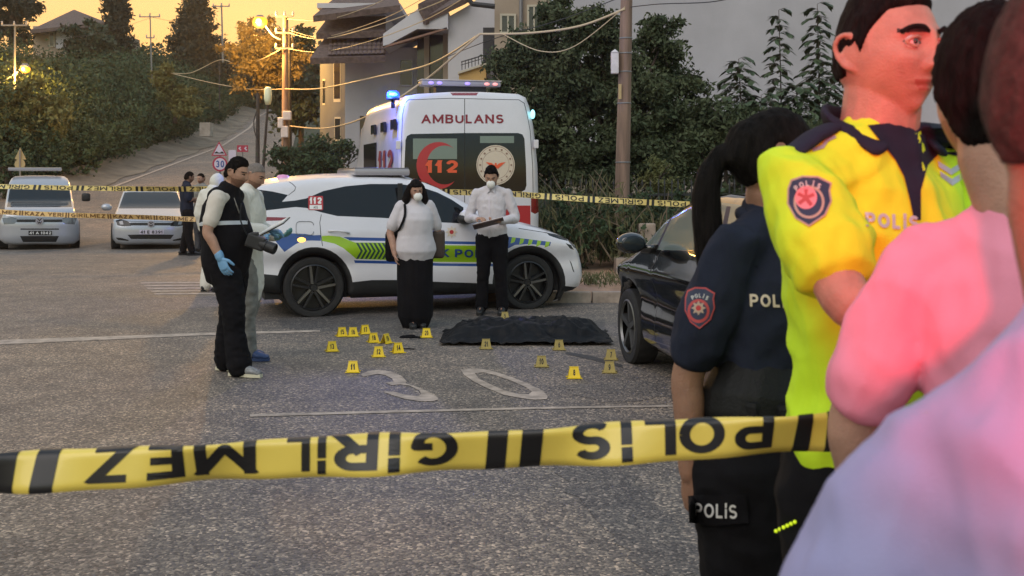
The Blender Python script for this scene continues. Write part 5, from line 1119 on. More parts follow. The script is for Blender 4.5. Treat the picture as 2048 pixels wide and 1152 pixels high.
def hand(w, d, pn, thumb, curl=.35, k=1.0, spread=1.0):
    """w wrist, d hand direction, pn where the palm looks, thumb +-1: side along d x pn"""
    w, d, pn = Vector(w), Vector(d).normalized(), Vector(pn); pn = (pn - d * pn.dot(d)).normalized(); ac = d.cross(pn) * thumb; T = []
    T.append(tube([w - d * .02, w + d * .02, w + d * .055 * k, w + d * .095 * k], [(.026 * k, .019 * k), (.033 * k, .017 * k), (.042 * k, .016 * k), (.040 * k, .013 * k)], 12, side=ac, round_=True))
    for i, (ln, off) in enumerate(((.072, .030), (.082, .010), (.076, -.010), (.060, -.029))):
        b = w + d * .088 * k + ac * off * k; p = [b]; dd = d + ac * (off * 1.6 * spread); dd.normalize(); a = 0
        for q, fr_ in enumerate((.45, .31, .24)):
            a += curl * (.8 if q == 0 else 1.0); v = dd * math.cos(a) + pn * math.sin(a); p.append(p[-1] + v * ln * fr_ * k)
        T.append(tube(p, [.0095 * k, .0088 * k, .0082 * k, .0068 * k], 8, round_=True))
    b = w + d * .03 * k + ac * .026 * k; v = (d * .6 + ac * .75 + pn * .25).normalized(); p1 = b + v * .038 * k; v2 = (d * .85 + ac * .3 + pn * .4).normalized(); p2 = p1 + v2 * .03 * k
    T.append(tube([b - v * .012, b, p1, p2, p2 + v2 * .02 * k], [.014 * k, .014 * k, .0115 * k, .0105 * k, .008 * k], 8, round_=True))
    return T
SK = {}
def skinmats(nm, col, red=.0):
    SK[nm] = ['skin_' + nm, 'lip_' + nm, 'brow_' + nm, 'stubble_' + nm, 'eye_' + nm]
    mat('skin_' + nm, col, .55, var=.16, vs=22, sss=.12, bump=.25, bs=260, detail=8); mat('lip_' + nm, (col[0] * .75, col[1] * .45, col[2] * .45), .4)
    mat('brow_' + nm, (.02, .014, .01), .7); mat('stubble_' + nm, (col[0] * .55, col[1] * .5, col[2] * .48), .6, var=.2, vs=120); mat('eye_' + nm, (.02, .012, .01), .2)
skinmats('tan', (.38, .21, .14)); skinmats('fair', (.40, .22, .155)); skinmats('dark', (.26, .135, .085))
mat('hair_black', (.007, .0055, .005), .85, spec=.06, var=.5, vs=60, bump=.6, bs=120, stretch=(1, 1, .25)); mat('hair_brown', (.008, .0065, .006), .8, spec=.08, var=.5, vs=60, bump=.6, bs=140, stretch=(1, 1, .2)); mat('hair_dusk', (.045, .032, .028), .85, var=.4, vs=80, bump=.4, bs=200, spec=.1); mat('hair_grey', (.16, .13, .11), .7, var=.3, vs=80, bump=.4, bs=200)
mat('cloth_black', (.0065, .006, .0075), .9, var=.3, vs=6, bump=.2, bs=350, spec=.15); mat('cloth_navy', (.016, .020, .036), .9, var=.2, vs=6, bump=.3, bs=400, spec=.2)
mat('cloth_white', (.56, .52, .545), .8, var=.05, vs=5, bump=.25, bs=300); mat('cloth_cream', (.60, .54, .47), .8, var=.06, vs=5, bump=.25, bs=300); mat('gown', (.64, .61, .54), .7, var=.06, vs=4, bump=.3, bs=80)
mat('cloth_pale', (.60, .55, .60), .8, var=.05, vs=5, bump=.2, bs=500); mat('cloth_lilac', (.56, .48, .68), .8, var=.05, vs=5, bump=.2, bs=500); mat('cloth_grey', (.20, .19, .17), .85, var=.3, vs=10); mat('cloth_dim', (.05, .05, .055), .85, var=.3, vs=10)
mat('cloth_yellow', (.80, .72, .008), .75, var=.06, vs=5, bump=.25, bs=500, emit=(.75, .80, .0), es=0.0); mat('cloth_hivis', (.58, .84, .015), .75, var=.06, vs=5, bump=.25, bs=500)
mat('reflective', (.45, .45, .46), .35, metal=.3); mat('glove_blue', (.16, .33, .52), .45, bump=.2, bs=120); mat('glove_green', (.10, .26, .26), .45, bump=.2, bs=120); mat('mask_white', (.72, .70, .66), .8, bump=.2, bs=200)
mat('shoe_grey', (.20, .20, .20), .7, var=.5, vs=30); mat('shoe_black', (.015, .015, .016), .5); mat('sole_white', (.60, .56, .42), .6); mat('shoe_cover', (.03, .06, .16), .5, bump=.4, bs=60); mat('leather', (.007, .007, .007), .6, bump=.2, bs=150, spec=.25)
mat('paper', (.75, .73, .70), .8); mat('board', (.03, .02, .015), .5); mat('badge_navy', (.02, .025, .06), .6); mat('badge_red', (.42, .05, .05), .6); mat('badge_gold', (.42, .30, .22), .5); mat('thread_white', (.60, .58, .55), .8); mat('badge_rose', (.70, .22, .24), .6); mat('eye_white', (.62, .55, .52), .25); mat('iris', (.02, .01, .006), .1, coat=1)
class Person:
    def __init__(s, label, x, y, h, yaw, head=(0, 0, 0), fat=1.0, belly=0.0, vox=.006, skin='tan', fem=False, z0=None, cat='person', group=None, **J):
        s.k = h / 1.75; s.z0 = ROADZ + .004 if z0 is None else z0; s.base = Vector((x, y, s.z0)); a = R(yaw); s.F = Vector((math.cos(a), math.sin(a), 0)); s.L = Vector((-s.F.y, s.F.x, 0))
        s.r = root('person', (x, y, s.z0), label, cat, group); s.vox = vox; s.skin = skin; s.fat = fat; s.belly = belly; s.fem = fem; sw = .165 if fem else .185
        s.J = dict(pel=(0, 0, .95), wai=(0, 0, 1.08), che=(0, 0, 1.28), nek=(0, -.01, 1.47), hea=(0, .015, 1.632), shl=(sw, 0, 1.425), shr=(-sw, 0, 1.425), ell=(.245, -.02, 1.14), elr=(-.245, -.02, 1.14), wrl=(.25, .06, .90), wrr=(-.25, .06, .90),
                   hil=(.09, 0, .92), hir=(-.09, 0, .92), knl=(.10, .02, .50), knr=(-.10, .02, .50), anl=(.11, -.03, .09), anr=(-.11, -.03, .09))
        s.J.update(J); s.hyaw, s.hpitch, s.hroll = head; s.tubes = []
        a = R(yaw + s.hyaw); hf = Vector((math.cos(a), math.sin(a), 0)); hl = Vector((-hf.y, hf.x, 0)); q = Quaternion(hl, R(s.hpitch)); hf = q @ hf; hu = q @ Vector((0, 0, 1)); q = Quaternion(hf, R(s.hroll)); s.hf, s.hl, s.hu = hf, q @ hl, q @ hu
    def p(s, n):
        t = s.J[n] if isinstance(n, str) else n; return s.base + (s.L * t[0] + s.F * t[1] + Vector((0, 0, t[2]))) * s.k
    def hp(s, x, y, z): return s.p('hea') + (s.hl * x + s.hf * y + s.hu * z) * s.k
    def tor(s, zs, ab, ext=0.0, cx=0.0):
        """torso rings: heights (unscaled), (half width, half depth)"""
        pe, wa, ch, nk = [Vector(s.J[n]) for n in ('pel', 'wai', 'che', 'nek')]; zz_ = [pe.z, wa.z, ch.z, nk.z]; pts = []; rad = []
        for z, (a, b) in zip(zs, ab):
            l = np.interp(z, zz_, [pe.x, wa.x, ch.x, nk.x]); f = np.interp(z, zz_, [pe.y, wa.y, ch.y, nk.y]); fat = 1 + (s.fat - 1) * float(np.interp(z, [.8, 1.0, 1.15, 1.4, 1.46], [.8, 1, 1, .6, .2]))
            bl = s.belly * math.exp(-((z - 1.10) / .14) ** 2); pts.append(s.p((l, f + bl * .6, z))); rad.append(((a * fat + ext) * s.k, (b * fat + bl * .5 + ext) * s.k))
        return tube(pts, rad, 24, side=s.L, round_=True)
    def limb(s, names, rads, ext=0.0, n=12, round_=True):
        pts = [s.p(q) for q in names]; return tube(pts, [(r + ext) * s.k for r in rads], n, round_=round_)
    def leg(s, sd, ext=0.0, z_end=None, rads=(.092, .082, .064, .060, .044), flare=0.0):
        h, kn, an = [Vector(s.J[q + sd]) for q in ('hi', 'kn', 'an')]; th = 1 + (s.fat - 1) * .7
        pts = [h + Vector((0, 0, -.02)), h.lerp(kn, .45) + Vector((0, .012, 0)), kn, kn.lerp(an, .35) + Vector((0, -.012, 0)), an]; rr = [rads[0] * th, rads[1] * th, rads[2] * (1 + (th - 1) * .5), rads[3], rads[4] + flare]
        pp = spline(pts, 5); ri = np.interp(np.linspace(0, 4, len(pp)), range(5), rr)
        if z_end is not None: pp = [q for q in pp if q.z >= z_end]; ri = ri[:len(pp)]
        return tube([s.p(tuple(q)) for q in pp], [(r + ext) * s.k for r in ri], 14, side=s.L, round_=True)
    def arm(s, sd, ext=0.0, t_end=1.0, rads=(.060, .050, .043, .041, .029), t0=0.0, oval=1.0):
        a, e, w_ = [Vector(s.J[q + sd]) for q in ('sh', 'el', 'wr')]; fa = 1 + (s.fat - 1) * .5
        L1 = (e - a).length; L2 = (w_ - e).length; pts = spline([a, a.lerp(e, .5), e, e.lerp(w_, .35), w_], 6); m = len(pts); ri = np.interp(np.linspace(0, 4, m), range(5), rads); c = max(2, int(round(t_end * m))); c0 = int(t0 * m)
        return tube([s.p(tuple(q)) for q in pts[c0:c]], [(r * fa + ext) * s.k for r in ri[c0:c]], 16, round_=True)
    def handp(s, sd, d, pn, curl=.35, spread=1.):
        D = s.L * d[0] + s.F * d[1] + Vector((0, 0, d[2])); N = s.L * pn[0] + s.F * pn[1] + Vector((0, 0, pn[2])); th = D.cross(N - D * N.dot(D)); 
        side = 1 if (th.dot(s.F) + th.z * .5) > 0 else -1
        return hand(s.p('wr' + sd), D, N, side, curl, s.k * (.9 if s.fem else 1), spread)
    def body(s, hands, res=(110, 90), stub=True, neck=.060, ears=True):
        T = [s.tor([.86, .94, 1.0, 1.10, 1.24, 1.34, 1.42, 1.47], [(.13, .09), (.155, .105), (.15, .105), (.13, .095), (.145, .105), (.15, .10), (.12, .075), (.06, .055)], -.024)]
        T.append(tube([s.p(tuple(Vector(s.J['shl']) * 1.0 + Vector((-.02, 0, -.02)))), s.p(tuple(Vector(s.J['shr']) + Vector((.02, 0, -.02))))], .034 * s.k, 12, round_=True)); nk = Vector(s.J['nek'])
        T.append(tube([s.p((nk.x, nk.y - .01, nk.z - .06)), s.p(tuple(nk)), s.hp(0, -.012, -.085), s.hp(0, -.01, -.03)], [(neck * 1.25 * s.k, neck * 1.1 * s.k), (neck * s.k, neck * s.k), (neck * .95 * s.k, neck * s.k), (neck * .9 * s.k, neck * .95 * s.k)], 18, side=s.L, round_=True))
        for sd in 'lr':
            T.append(s.leg(sd, -.012)); T.append(s.arm(sd, -.004, rads=(.040, .046, .042, .041, .029))); an = Vector(s.J['an' + sd]); tf = s.J.get('toe' + sd, (0, .17, -.06)); T.append(tube([s.p(tuple(an + Vector((0, -.04, -.03)))), s.p(tuple(an + Vector((tf[0] * .4, tf[1] * .4, -.035)))), s.p(tuple(an + Vector(tf)))], [.036 * s.k, .04 * s.k, .026 * s.k], 10, round_=True))
            d, pn, cu = hands[sd]; T += s.handp(sd, d, pn, cu)
        V, Fc = head_grid(*res, fem=s.fem); T.append(([s.hp(*v) for v in V], Fc))
        if ears:
            for sg in (-1, 1):
                c = (sg * .073, -.008, .0); e = spline([(c[0] - sg * .006, c[1] + .006, .018), (c[0] + sg * .008, c[1] - .006, .032), (c[0] + sg * .016, c[1] - .022, .022), (c[0] + sg * .014, c[1] - .024, .0), (c[0] + sg * .008, c[1] - .010, -.022), (c[0] - sg * .004, c[1] + .006, -.030)], 4)
                T.append(tube([s.hp(*q) for q in e], .0052 * s.k, 8, round_=True)); T.append(tube([s.hp(c[0], c[1] - .004, .022), s.hp(c[0] + sg * .004, c[1] - .008, 0), s.hp(c[0] + sg * .001, c[1] - .002, -.022)], [(.003 * s.k, .014 * s.k)] * 3, 8, side=s.hl, round_=True))
        V, Fc, N = remesh(T, s.vox, 2, .5); Fa = np.array(Fc) if isinstance(Fc, np.ndarray) else None; mi = None
        if Fa is not None:
            c = V[Fa].mean(1) - np.array(s.p('hea')); x = c @ np.array(s.hl) / s.k; y = c @ np.array(s.hf) / s.k; z = c @ np.array(s.hu) / s.k; ax = np.abs(x); mi = np.zeros(len(Fa), int); hd = (y > .03) & (z > -.13) & (z < .1)
            if stub: mi[(z < -.035) & (z > -.125) & (y > .0) & ~((ax < .018) & (z > -.042)) & (ax < .075)] = 3
            mi[hd & (ax < .024) & (np.abs(z + .0578) < .0095) & (y > .08)] = 1
            mi[hd & (np.abs(z - .031 + .10 * (ax - .03) ** 2 / .03) < .0042) & (ax > .012) & (ax < .050)] = 2
            mi[hd & (((ax - .031) / .013) ** 2 + ((z - .012) / .0048) ** 2 < 1)] = 4
        s.bodyo = mk('body', V, Fc, None, s.r, mats=SK[s.skin], mi=mi); return s
    def hair(s, line, thick=.012, m='hair_black', res=(90, 70), rough=.004, top=0.0, tubes=None, name='hair'):
        V, Fc = head_grid(*res); ys_, zs_ = zip(*line); l = np.interp(V[:, 1], ys_, zs_); h = V[:, 2] - l; ms = sm(h, -.004, .012); nn = V / np.linalg.norm(V, axis=1)[:, None]
        ns = np.array([noise.noise(Vector(v * 45)) for v in V]); ns2 = np.array([noise.noise(Vector((v[0] * 150, v[1] * 150, v[2] * 60))) for v in V]); d = ms * (thick + top * sm(V[:, 2], .05, .12) + rough * ns + rough * .7 * ns2) - .014 * (1 - ms); V = V + nn * d[:, None]
        W = [s.hp(*v) for v in V]
        if tubes:
            V2, F2, N2 = remesh([(W, Fc)] + tubes, .007 * s.k, 2); V2 = wrinkle(V2, N2, .004, 40, (1, 1, .25)); return mk(name, V2, F2, m, s.r)
        return mk(name, W, Fc, m, s.r)
    def cloth(s, name, tubes, m, vox=None, it=5, amp=.006, sc=9, st=(1, 1, 1), par=None, seed=0, fine=0.0):
        V, Fc, N = remesh(tubes, vox or s.vox * 1.3, it)
        if amp: V = wrinkle(V, N, amp * s.k, sc, st, seed)
        if fine: V = wrinkle(V, N, fine, sc * 2.6, (1, 1, .5), seed + 5)
        return mk(name, V, Fc, m, par or s.r)
    def shirt(s, m, hem=.93, sl=.42, ext=.012, name='shirt', amp=.005, vox=None, chest=1.0, sleeve_w=.012, seed=0, blouse=0.0, sides='lr', sc=9, fine=0.0):
        z = [hem, hem + .06, 1.05, 1.12, 1.24, 1.34, 1.41, 1.455, 1.485]; ab = [(.165 + blouse, .115 + blouse), (.168 + blouse, .118 + blouse), (.155 + blouse * .8, .112 + blouse * .6), (.15, .11), (.162, .122 * chest), (.168, .118 * chest), (.15, .095), (.095, .07), (.066, .062)]
        if hem > 1.0: z, ab = z[2:], ab[2:]; z[0] = hem
        T = [s.tor(z, ab, ext)]; sh = [Vector(s.J['shl']), Vector(s.J['shr'])]; c = (sh[0] + sh[1]) / 2
        T.append(tube([s.p(tuple(sh[0] + Vector((-.01, 0, -.012)))), s.p(tuple(c + Vector((.07, 0, .022)))), s.p(tuple(c + Vector((-.07, 0, .022)))), s.p(tuple(sh[1] + Vector((.01, 0, -.012))))], [(.048 + ext) * s.k, (.060 + ext) * s.k, (.060 + ext) * s.k, (.048 + ext) * s.k], 16, round_=True))
        nk = Vector(s.J['nek'])
        for q in sh: T.append(tube([s.p(tuple(nk + Vector((.035 * (1 if q.x > 0 else -1), -.01, -.045)))), s.p(tuple(nk.lerp(q, .55) + Vector((0, 0, -.02)))), s.p(tuple(q + Vector((0, 0, -.01))))], [(.042 + ext) * s.k, (.048 + ext) * s.k, (.046 + ext) * s.k], 14, round_=True))
        for sd in sides: T.append(s.arm(sd, ext, sl, rads=(.050, .052 + sleeve_w * .7, .046 + sleeve_w, .042 + sleeve_w, .033 + sleeve_w)))
        return s.cloth(name, T, m, vox, amp=amp, seed=seed, sc=sc, fine=fine)
    def trousers(s, m, top=1.0, ext=.014, flare=.02, name='trousers', amp=.007, vox=None, z_end=.11, seed=3):
        T = [s.tor([.84, .90, .96, top], [(.13, .10), (.158, .115), (.16, .115), (.155, .11)], ext * .6)]
        for sd in 'lr': T.append(s.leg(sd, ext, None, rads=(.098, .086, .068, .062, .052 + flare)))
        return s.cloth(name, T, m, vox, amp=amp, sc=8, st=(1, 1, 1.6), seed=seed)
    def shoes(s, m='shoe_black', sole='ink', w_=.046, h=.0, ln=1.0):
        for sd in 'lr':
            an = Vector(s.J['an' + sd]); tf = Vector(s.J.get('toe' + sd, (0, .17, -.06))); d = Vector((tf.x, tf.y, 0)).normalized(); z = -an.z + .045
            q = [an + d * -.065 + Vector((0, 0, z + .012)), an + d * -.03 + Vector((0, 0, z + .025)), an + d * .03 + Vector((0, 0, z + .022)), an + d * .10 * ln + Vector((0, 0, z + .0)), an + d * .175 * ln + Vector((0, 0, z - .012))]
            T = [tube([s.p(tuple(v)) for v in q], [(r * s.k, b * s.k) for r, b in ((.036, .036), (.040, .045), (.042, .046), (w_, .036), (.036, .022))], 14, side=s.L * d.y * 1 - s.F * d.x if 0 else (s.L * d.y - s.F * d.x), round_=True), tube([s.p(tuple(an + Vector((0, -.0, .03)))), s.p(tuple(an + Vector((0, 0, z + .02))))], (.044 + h) * s.k, 12, round_=True)]
            V, Fc, N = remesh(T, .008, 3); V[:, 2] = np.maximum(V[:, 2], s.z0 + .016); so_ = mk('shoe', V, Fc, m, s.r)
            ql = [s.p(tuple(an + d * t + Vector((0, 0, -an.z)))) for t in (-.092, -.04, .05, .13 * ln, .195 * ln)]; MB().add(*sole_mesh(ql, [.024, .034, .037, .041, .022], s.k, s.z0)).build('sole', sole, so_)
def sole_mesh(pts, w_, k, z0):
    n_ = len(pts); V = []
    for i, p in enumerate(pts):
        t = (pts[min(i + 1, n_ - 1)] - pts[max(i - 1, 0)]); t.z = 0; t.normalize(); sd = Vector((-t.y, t.x, 0)) * w_[i] * k
        for z in (0, .026): V += [Vector((p.x, p.y, z0 + z)) - sd, Vector((p.x, p.y, z0 + z)) + sd]
    Fc = []
    for i in range(n_ - 1): a, b = 4 * i, 4 * i + 4; Fc += [(a, b, b + 1, a + 1), (a + 2, a + 3, b + 3, b + 2), (a, a + 2, b + 2, b), (a + 1, b + 1, b + 3, a + 3)]
    return V, Fc + [(0, 1, 3, 2), (4 * n_ - 4, 4 * n_ - 2, 4 * n_ - 1, 4 * n_ - 3)]
def bvh(o):
    pl_ = parent_loc(o.parent) if o.parent else Vector(); return BVHTree.FromPolygons([v.co + pl_ for v in o.data.vertices], [tuple(p.vertices) for p in o.data.polygons])
CAMP = Vector((0, 0, CH))
def raymap(t, off=.002, rootloc=Vector((0, 0, 0)), Yfb=3.0):
    def one(u, v):
        d = Vector(((u - CX) / F, 1, -(v - HY) / F)).normalized(); h = t.ray_cast(CAMP, d)
        q = h[0] if h[0] is not None else None
        if q is None: return None
        return q - d * off
    def f(u, v, D):
        out = []; last = P(float(u[0]), float(v[0]), Yfb)
        for a, b in zip(u, v):
            q = one(a, b)
            if q is None: q = P(a, b, last.y)
            last = q; out.append(q - rootloc)
        return np.array([tuple(q) for q in out]).T
    f.one = lambda a, b: Vector(f(np.array([a]), np.array([b]), None)[:, 0]); return f
def proj_text(txt, q, t, m, par, name='lettering', off=.003, bold=.03, Y=3.0, flip=False):
    """q: four pixel corners of the word (top left, top right, bottom right, bottom left)"""
    fm = raymap(t, off, parent_loc(par), Y); a, b, c, d = [Vector(v) for v in q]
    return text_on(txt, lambda u, v: fm.one(*(d.lerp(c, u).lerp(a.lerp(b, u), v))), m, par, name, bold)
SHORT = [(-.11, -.075), (-.06, -.06), (-.03, -.035), (-.012, .012), (.004, .03), (.02, -.012), (.032, .045), (.06, .068), (.11, .072)]
# --- crime scene officer in a black vest, in profile
A = Person('bearded man in black vest with grey band, black trousers and trainers, camera at his belly', -2.30, 9.40, 1.76, -14, head=(-4, 16, 0), fat=1.22, belly=.07, vox=.0065,
           hea=(0, .055, 1.622), nek=(0, -.02, 1.47), che=(0, -.08, 1.28), wai=(0, -.065, 1.08), pel=(0, -.05, .95), shr=(-.20, -.01, 1.42), shl=(.20, -.02, 1.42), elr=(-.275, -.055, 1.16), wrr=(-.27, .05, .955), ell=(.26, -.02, 1.15), wrl=(.13, .17, 1.07),
           hir=(-.10, -.03, .92), hil=(.10, -.03, .92), knr=(-.12, .09, .50), knl=(.11, -.06, .50), anr=(-.12, .14, .09), anl=(.11, -.10, .09), toer=(-.02, .17, -.06), toel=(-.03, .17, -.06))
A.body(dict(r=((.0, .42, -.9), (.9, 0, .2), .35), l=((-.35, .9, -.1), (-.5, -.2, .8), .8))); A.hair(SHORT, .010, top=.012, rough=.006)
A.cloth('tshirt', [A.tor([1.0, 1.2, 1.34, 1.41, 1.455, 1.48], [(.15, .11), (.16, .115), (.165, .115), (.15, .092), (.09, .068), (.066, .06)], .0), tube([A.p('shl'), A.p('shr')], .058 * A.k, 14, round_=True), A.arm('r', .004, .36, rads=(.062, .056, .054, .050, .034)), A.arm('l', .012, .40, rads=(.050, .054, .052, .046, .034))], 'cloth_cream', amp=.004, sc=12)
vs_ = A.cloth('vest', [A.tor([.86, .92, 1.05, 1.12, 1.24, 1.34, 1.41, 1.45, 1.47], [(.17, .125), (.172, .13), (.162, .122), (.158, .12), (.165, .125), (.155, .12), (.125, .10), (.085, .078), (.074, .07)], .026), tube([A.p((-.125, -.05, 1.43)), A.p((.125, -.03, 1.43))], .085 * A.k, 16, round_=True)], 'cloth_black', amp=.004, sc=7)
tr = A.trousers('cloth_black', ext=.022, flare=.03, amp=.010)
for sd in 'r': V, Fc, N = remesh(A.handp('r', (.0, .42, -.9), (.9, 0, .2), .35) + [A.limb([tuple(Vector(A.J['wrr']) + Vector((0, -.012, .03))), 'wrr'], (.034, .033))], .0045, 1); V = V + N * .0022; mk('glove', V, Fc, 'glove_blue', A.r)
V, Fc, N = remesh(A.handp('l', (-.35, .9, -.1), (-.5, -.2, .8), .8), .005, 1); mk('glove', V + N * .002, Fc, 'glove_blue', A.r)
A.shoes('shoe_grey', 'sole_white', ln=1.05)
t = bvh(vs_); g_ = panel([(398, 444), (420, 443), (455, 441.5), (495, 441), (495, 448.5), (455, 449.5), (420, 451), (398, 452)], [], 7, raymap(t, .004, A.r.location, 9.4), A.r, ('reflective_band', 'reflective'), flip=True)
MB().tube([A.hp(.03, -.01, -.10), A.p((-.06, .06, 1.42)), A.p((-.07, .115, 1.30))], .006, 5).build('lanyard', 'cloth_grey', A.r, smooth=True)
r = root('camera', tuple(A.p((.05, .25, 1.0))), 'black camera with lens held in front of the belly of the vest man', 'camera'); c = P(512, 484, 9.25)
MB().box(c, (.15, .09, .11), rot=Matrix.Rotation(R(20), 3, 'Y'), bev=.015).build('camera_body', 'plastic_black', r); MB().box(c + Vector((-.01, 0, .06)), (.06, .06, .04), bev=.01).build('viewfinder', 'plastic_black', r)
ax = Vector((.9, -.15, -.32)).normalized(); MB().lathe([(0, 0), (.042, 0), (.044, .05), (.040, .055), (.046, .06), (.046, .13), (.040, .135), (.036, .12), (0, .11)], 20, c + ax * .04, ax).build('lens', 'plastic_black', r, auto=.6); MB().tube(spline([c + Vector((-.06, -.03, .05)), c + Vector((-.12, -.02, .18)), A.p((-.05, .12, 1.38))], 6), .006, 5).build('strap', 'leather', r, smooth=True)
# --- bald colleague in a white gown
B = Person('balding man in long white disposable gown writing on a clipboard, blue gloves and shoe covers', -2.35, 10.15, 1.75, -6, head=(-6, 24, 0), fat=1.05, vox=.0065, skin='tan', hea=(0, .075, 1.612), nek=(0, .02, 1.465), shr=(-.18, .03, 1.42), shl=(.18, .03, 1.42),
           elr=(-.23, .02, 1.14), wrr=(-.12, .23, 1.13), ell=(.23, .04, 1.14), wrl=(.10, .25, 1.08), anr=(-.10, .05, .09), anl=(.10, -.06, .09), knr=(-.1, .06, .5))
B.body(dict(r=((.3, .95, .0), (.3, 0, -.9), .5), l=((-.2, .95, .1), (0, 0, 1), .5)), stub=True); B.hair([(-.11, -.05), (-.03, -.03), (0, .01), (.03, .04), (.11, .075)], .002, m='hair_grey', rough=.001)
B.shirt('gown', hem=.62, sl=.93, ext=.02, name='gown', amp=.008, blouse=.01); B.trousers('cloth_grey', ext=.012, flare=.02)
for sd, d, pn, cu, mm_ in (('r', (.3, .95, .0), (.3, 0, -.9), .5, 'glove_blue'), ('l', (-.2, .95, .1), (0, 0, 1), .5, 'glove_green')):
    V, Fc, N = remesh(B.handp(sd, d, pn, cu) + [B.arm(sd, .004, 1.0, t0=.8, rads=(.05, .05, .04, .04, .036))], .005, 1); mk('glove', V + N * .003, Fc, mm_, B.r)
B.shoes('shoe_cover', 'shoe_cover', w_=.054)
r = root('clipboard', tuple(P(545, 462, 9.95)), 'clipboard with white papers held by the man in the gown', 'clipboard'); c = P(541, 458, 9.9); rt = Matrix.Rotation(R(-8), 3, 'Z') @ Matrix.Rotation(R(-27), 3, 'Y') @ Matrix.Rotation(R(12), 3, 'X')
MB().box(c, (.33, .24, .008), rot=rt).build('backing_board', 'board', r); MB().box(c + rt @ Vector((0, 0, .009)), (.31, .22, .008), rot=rt).build('paper', 'paper', r)
# --- woman in white top and long black skirt
W = Person('woman with long dark hair, white respirator, white top and long black skirt', -1.04, 12.35, 1.60, -76, head=(8, 22, 4), fat=1.30, vox=.0075, skin='fair', fem=True, hea=(0.0, .05, 1.61), belly=.03,
           elr=(-.29, -.02, 1.12), wrr=(-.25, .07, .86), ell=(.28, -.06, 1.12), wrl=(.24, -.10, .90), anl=(.07, -.02, .09), anr=(-.05, .03, .09))
W.body(dict(r=((.15, .25, -.95), (.9, .2, 0), .4), l=((0, -.1, -1), (-.9, 0, 0), .4)), stub=False, neck=.056)
hp = W.hp; W.hair([(-.11, -.12), (-.03, -.12), (0, -.05), (.02, -.02), (.035, .05), (.11, .07)], .016, m='hair_brown', top=.0, rough=.006, tubes=[tube([hp(.07, -.02, .04), hp(.095, 0, -.04), hp(.11, .03, -.12), hp(.105, .07, -.20), hp(.08, .09, -.26)], [(.03, .035), (.04, .04), (.042, .04), (.034, .03), (.015, .012)], 10, round_=True),
            tube([hp(-.07, -.02, .04), hp(-.095, -.01, -.04), hp(-.115, .0, -.12), hp(-.12, .02, -.20), hp(-.10, .03, -.25)], [(.03, .035), (.042, .045), (.048, .045), (.04, .04), (.02, .02)], 10, round_=True), tube([hp(0, -.08, .02), hp(0, -.1, -.08), hp(0, -.10, -.2)], [(.07, .04), (.08, .045), (.06, .03)], 12, side=W.hl, round_=True)])
W.cloth('top', [W.tor([.91, .98, 1.08, 1.16, 1.25, 1.33, 1.40, 1.445, 1.47], [(.190, .158), (.176, .142), (.150, .118), (.148, .13), (.162, .150), (.162, .135), (.148, .10), (.10, .075), (.07, .062)], .012), tube([W.p('shl'), W.p('shr')], .056 * W.k, 14, round_=True), W.arm('r', .012, .40, rads=(.052, .058, .052, .044, .034)), W.arm('l', .012, .40, rads=(.052, .058, .052, .044, .034))], 'cloth_white', amp=.004, sc=9)
W.cloth('skirt', [W.tor([.13, .30, .55, .80, .93, .99], [(.158, .13), (.162, .137), (.16, .135), (.162, .130), (.156, .122), (.14, .11)], .012)], 'cloth_black', amp=.013, sc=5, st=(2.2, 2.2, .22)); W.shoes('shoe_black', 'ink')
MB().sph(hp(0, .098, -.045), (.052 * W.k, .045 * W.k, .052 * W.k), 20, 14).build('mask', 'mask_white', W.r, smooth=True); MB().tube([hp(-.045, .08, -.03), hp(-.076, .0, .0), hp(-.07, -.06, .03)], .003, 4).build('mask_strap', 'mask_white', W.r)
r = root('handbag', tuple(W.p((.30, -.08, .95))), 'dark brown handbag behind the arm of the woman in the skirt', 'bag'); mat('bag_brown', (.05, .03, .022), .5, bump=.3, bs=60); c = P(877, 488, 12.55)
MB().box(c, (.13, .26, .30), bev=.03).build('pouch', 'bag_brown', r); MB().tube(spline([c + Vector((0, 0, .14)), W.p((.16, .09, 1.30)), W.p((.12, .0, 1.50))], 6), .012, 6).build('strap', 'bag_brown', r, smooth=True)
r = root('shoulder_bag', tuple(W.p((-.28, -.12, .9))), 'black backpack strap and bag behind the left side of the woman', 'bag'); c = P(786, 492, 12.6); MB().box(c, (.16, .2, .34), bev=.05).build('pouch', 'cloth_black', r); MB().tube(spline([W.p((-.13, -.08, 1.47)), W.p((-.135, .09, 1.42)), W.p((-.15, .155, 1.30)), W.p((-.20, .09, 1.16)), c + Vector((0, 0, .1))], 6), (.014), 6).build('strap', 'cloth_black', r, smooth=True)
# --- man in white shirt with clipboard
D_ = Person('man in white long sleeved shirt, white respirator and black trousers reading a clipboard', -.235, 13.55, 1.755, -97, head=(2, 28, 0), fat=1.02, vox=.0075, skin='tan', hea=(0, .055, 1.615), elr=(-.275, .0, 1.13), ell=(.275, .0, 1.13), wrr=(-.14, .23, 1.13), wrl=(.13, .24, 1.10), anr=(-.13, -.02, .09), anl=(.12, -.02, .09))
D_.body(dict(r=((.6, .6, .05), (.2, .1, -.8), .6), l=((-.8, .5, .0), (0, 0, 1), .5))); D_.hair(SHORT, .011, top=.016, rough=.007)
ds_ = D_.shirt('cloth_white', hem=.93, sl=.97, ext=.006, amp=.007, blouse=.002, sc=11, sleeve_w=.004, fine=.003); D_.trousers('cloth_black', ext=.010, flare=.015); D_.shoes('shoe_black', 'ink'); hp = D_.hp
cl_ = []
for sg in (-1, 1): q = [D_.p((sg * .062, -.02, 1.515)), D_.p((sg * .052, .062, 1.49)), D_.p((sg * .045, .105, 1.42)), D_.p((sg * .012, .095, 1.452)), D_.p((sg * .015, .07, 1.485))]; cl_.append(q)
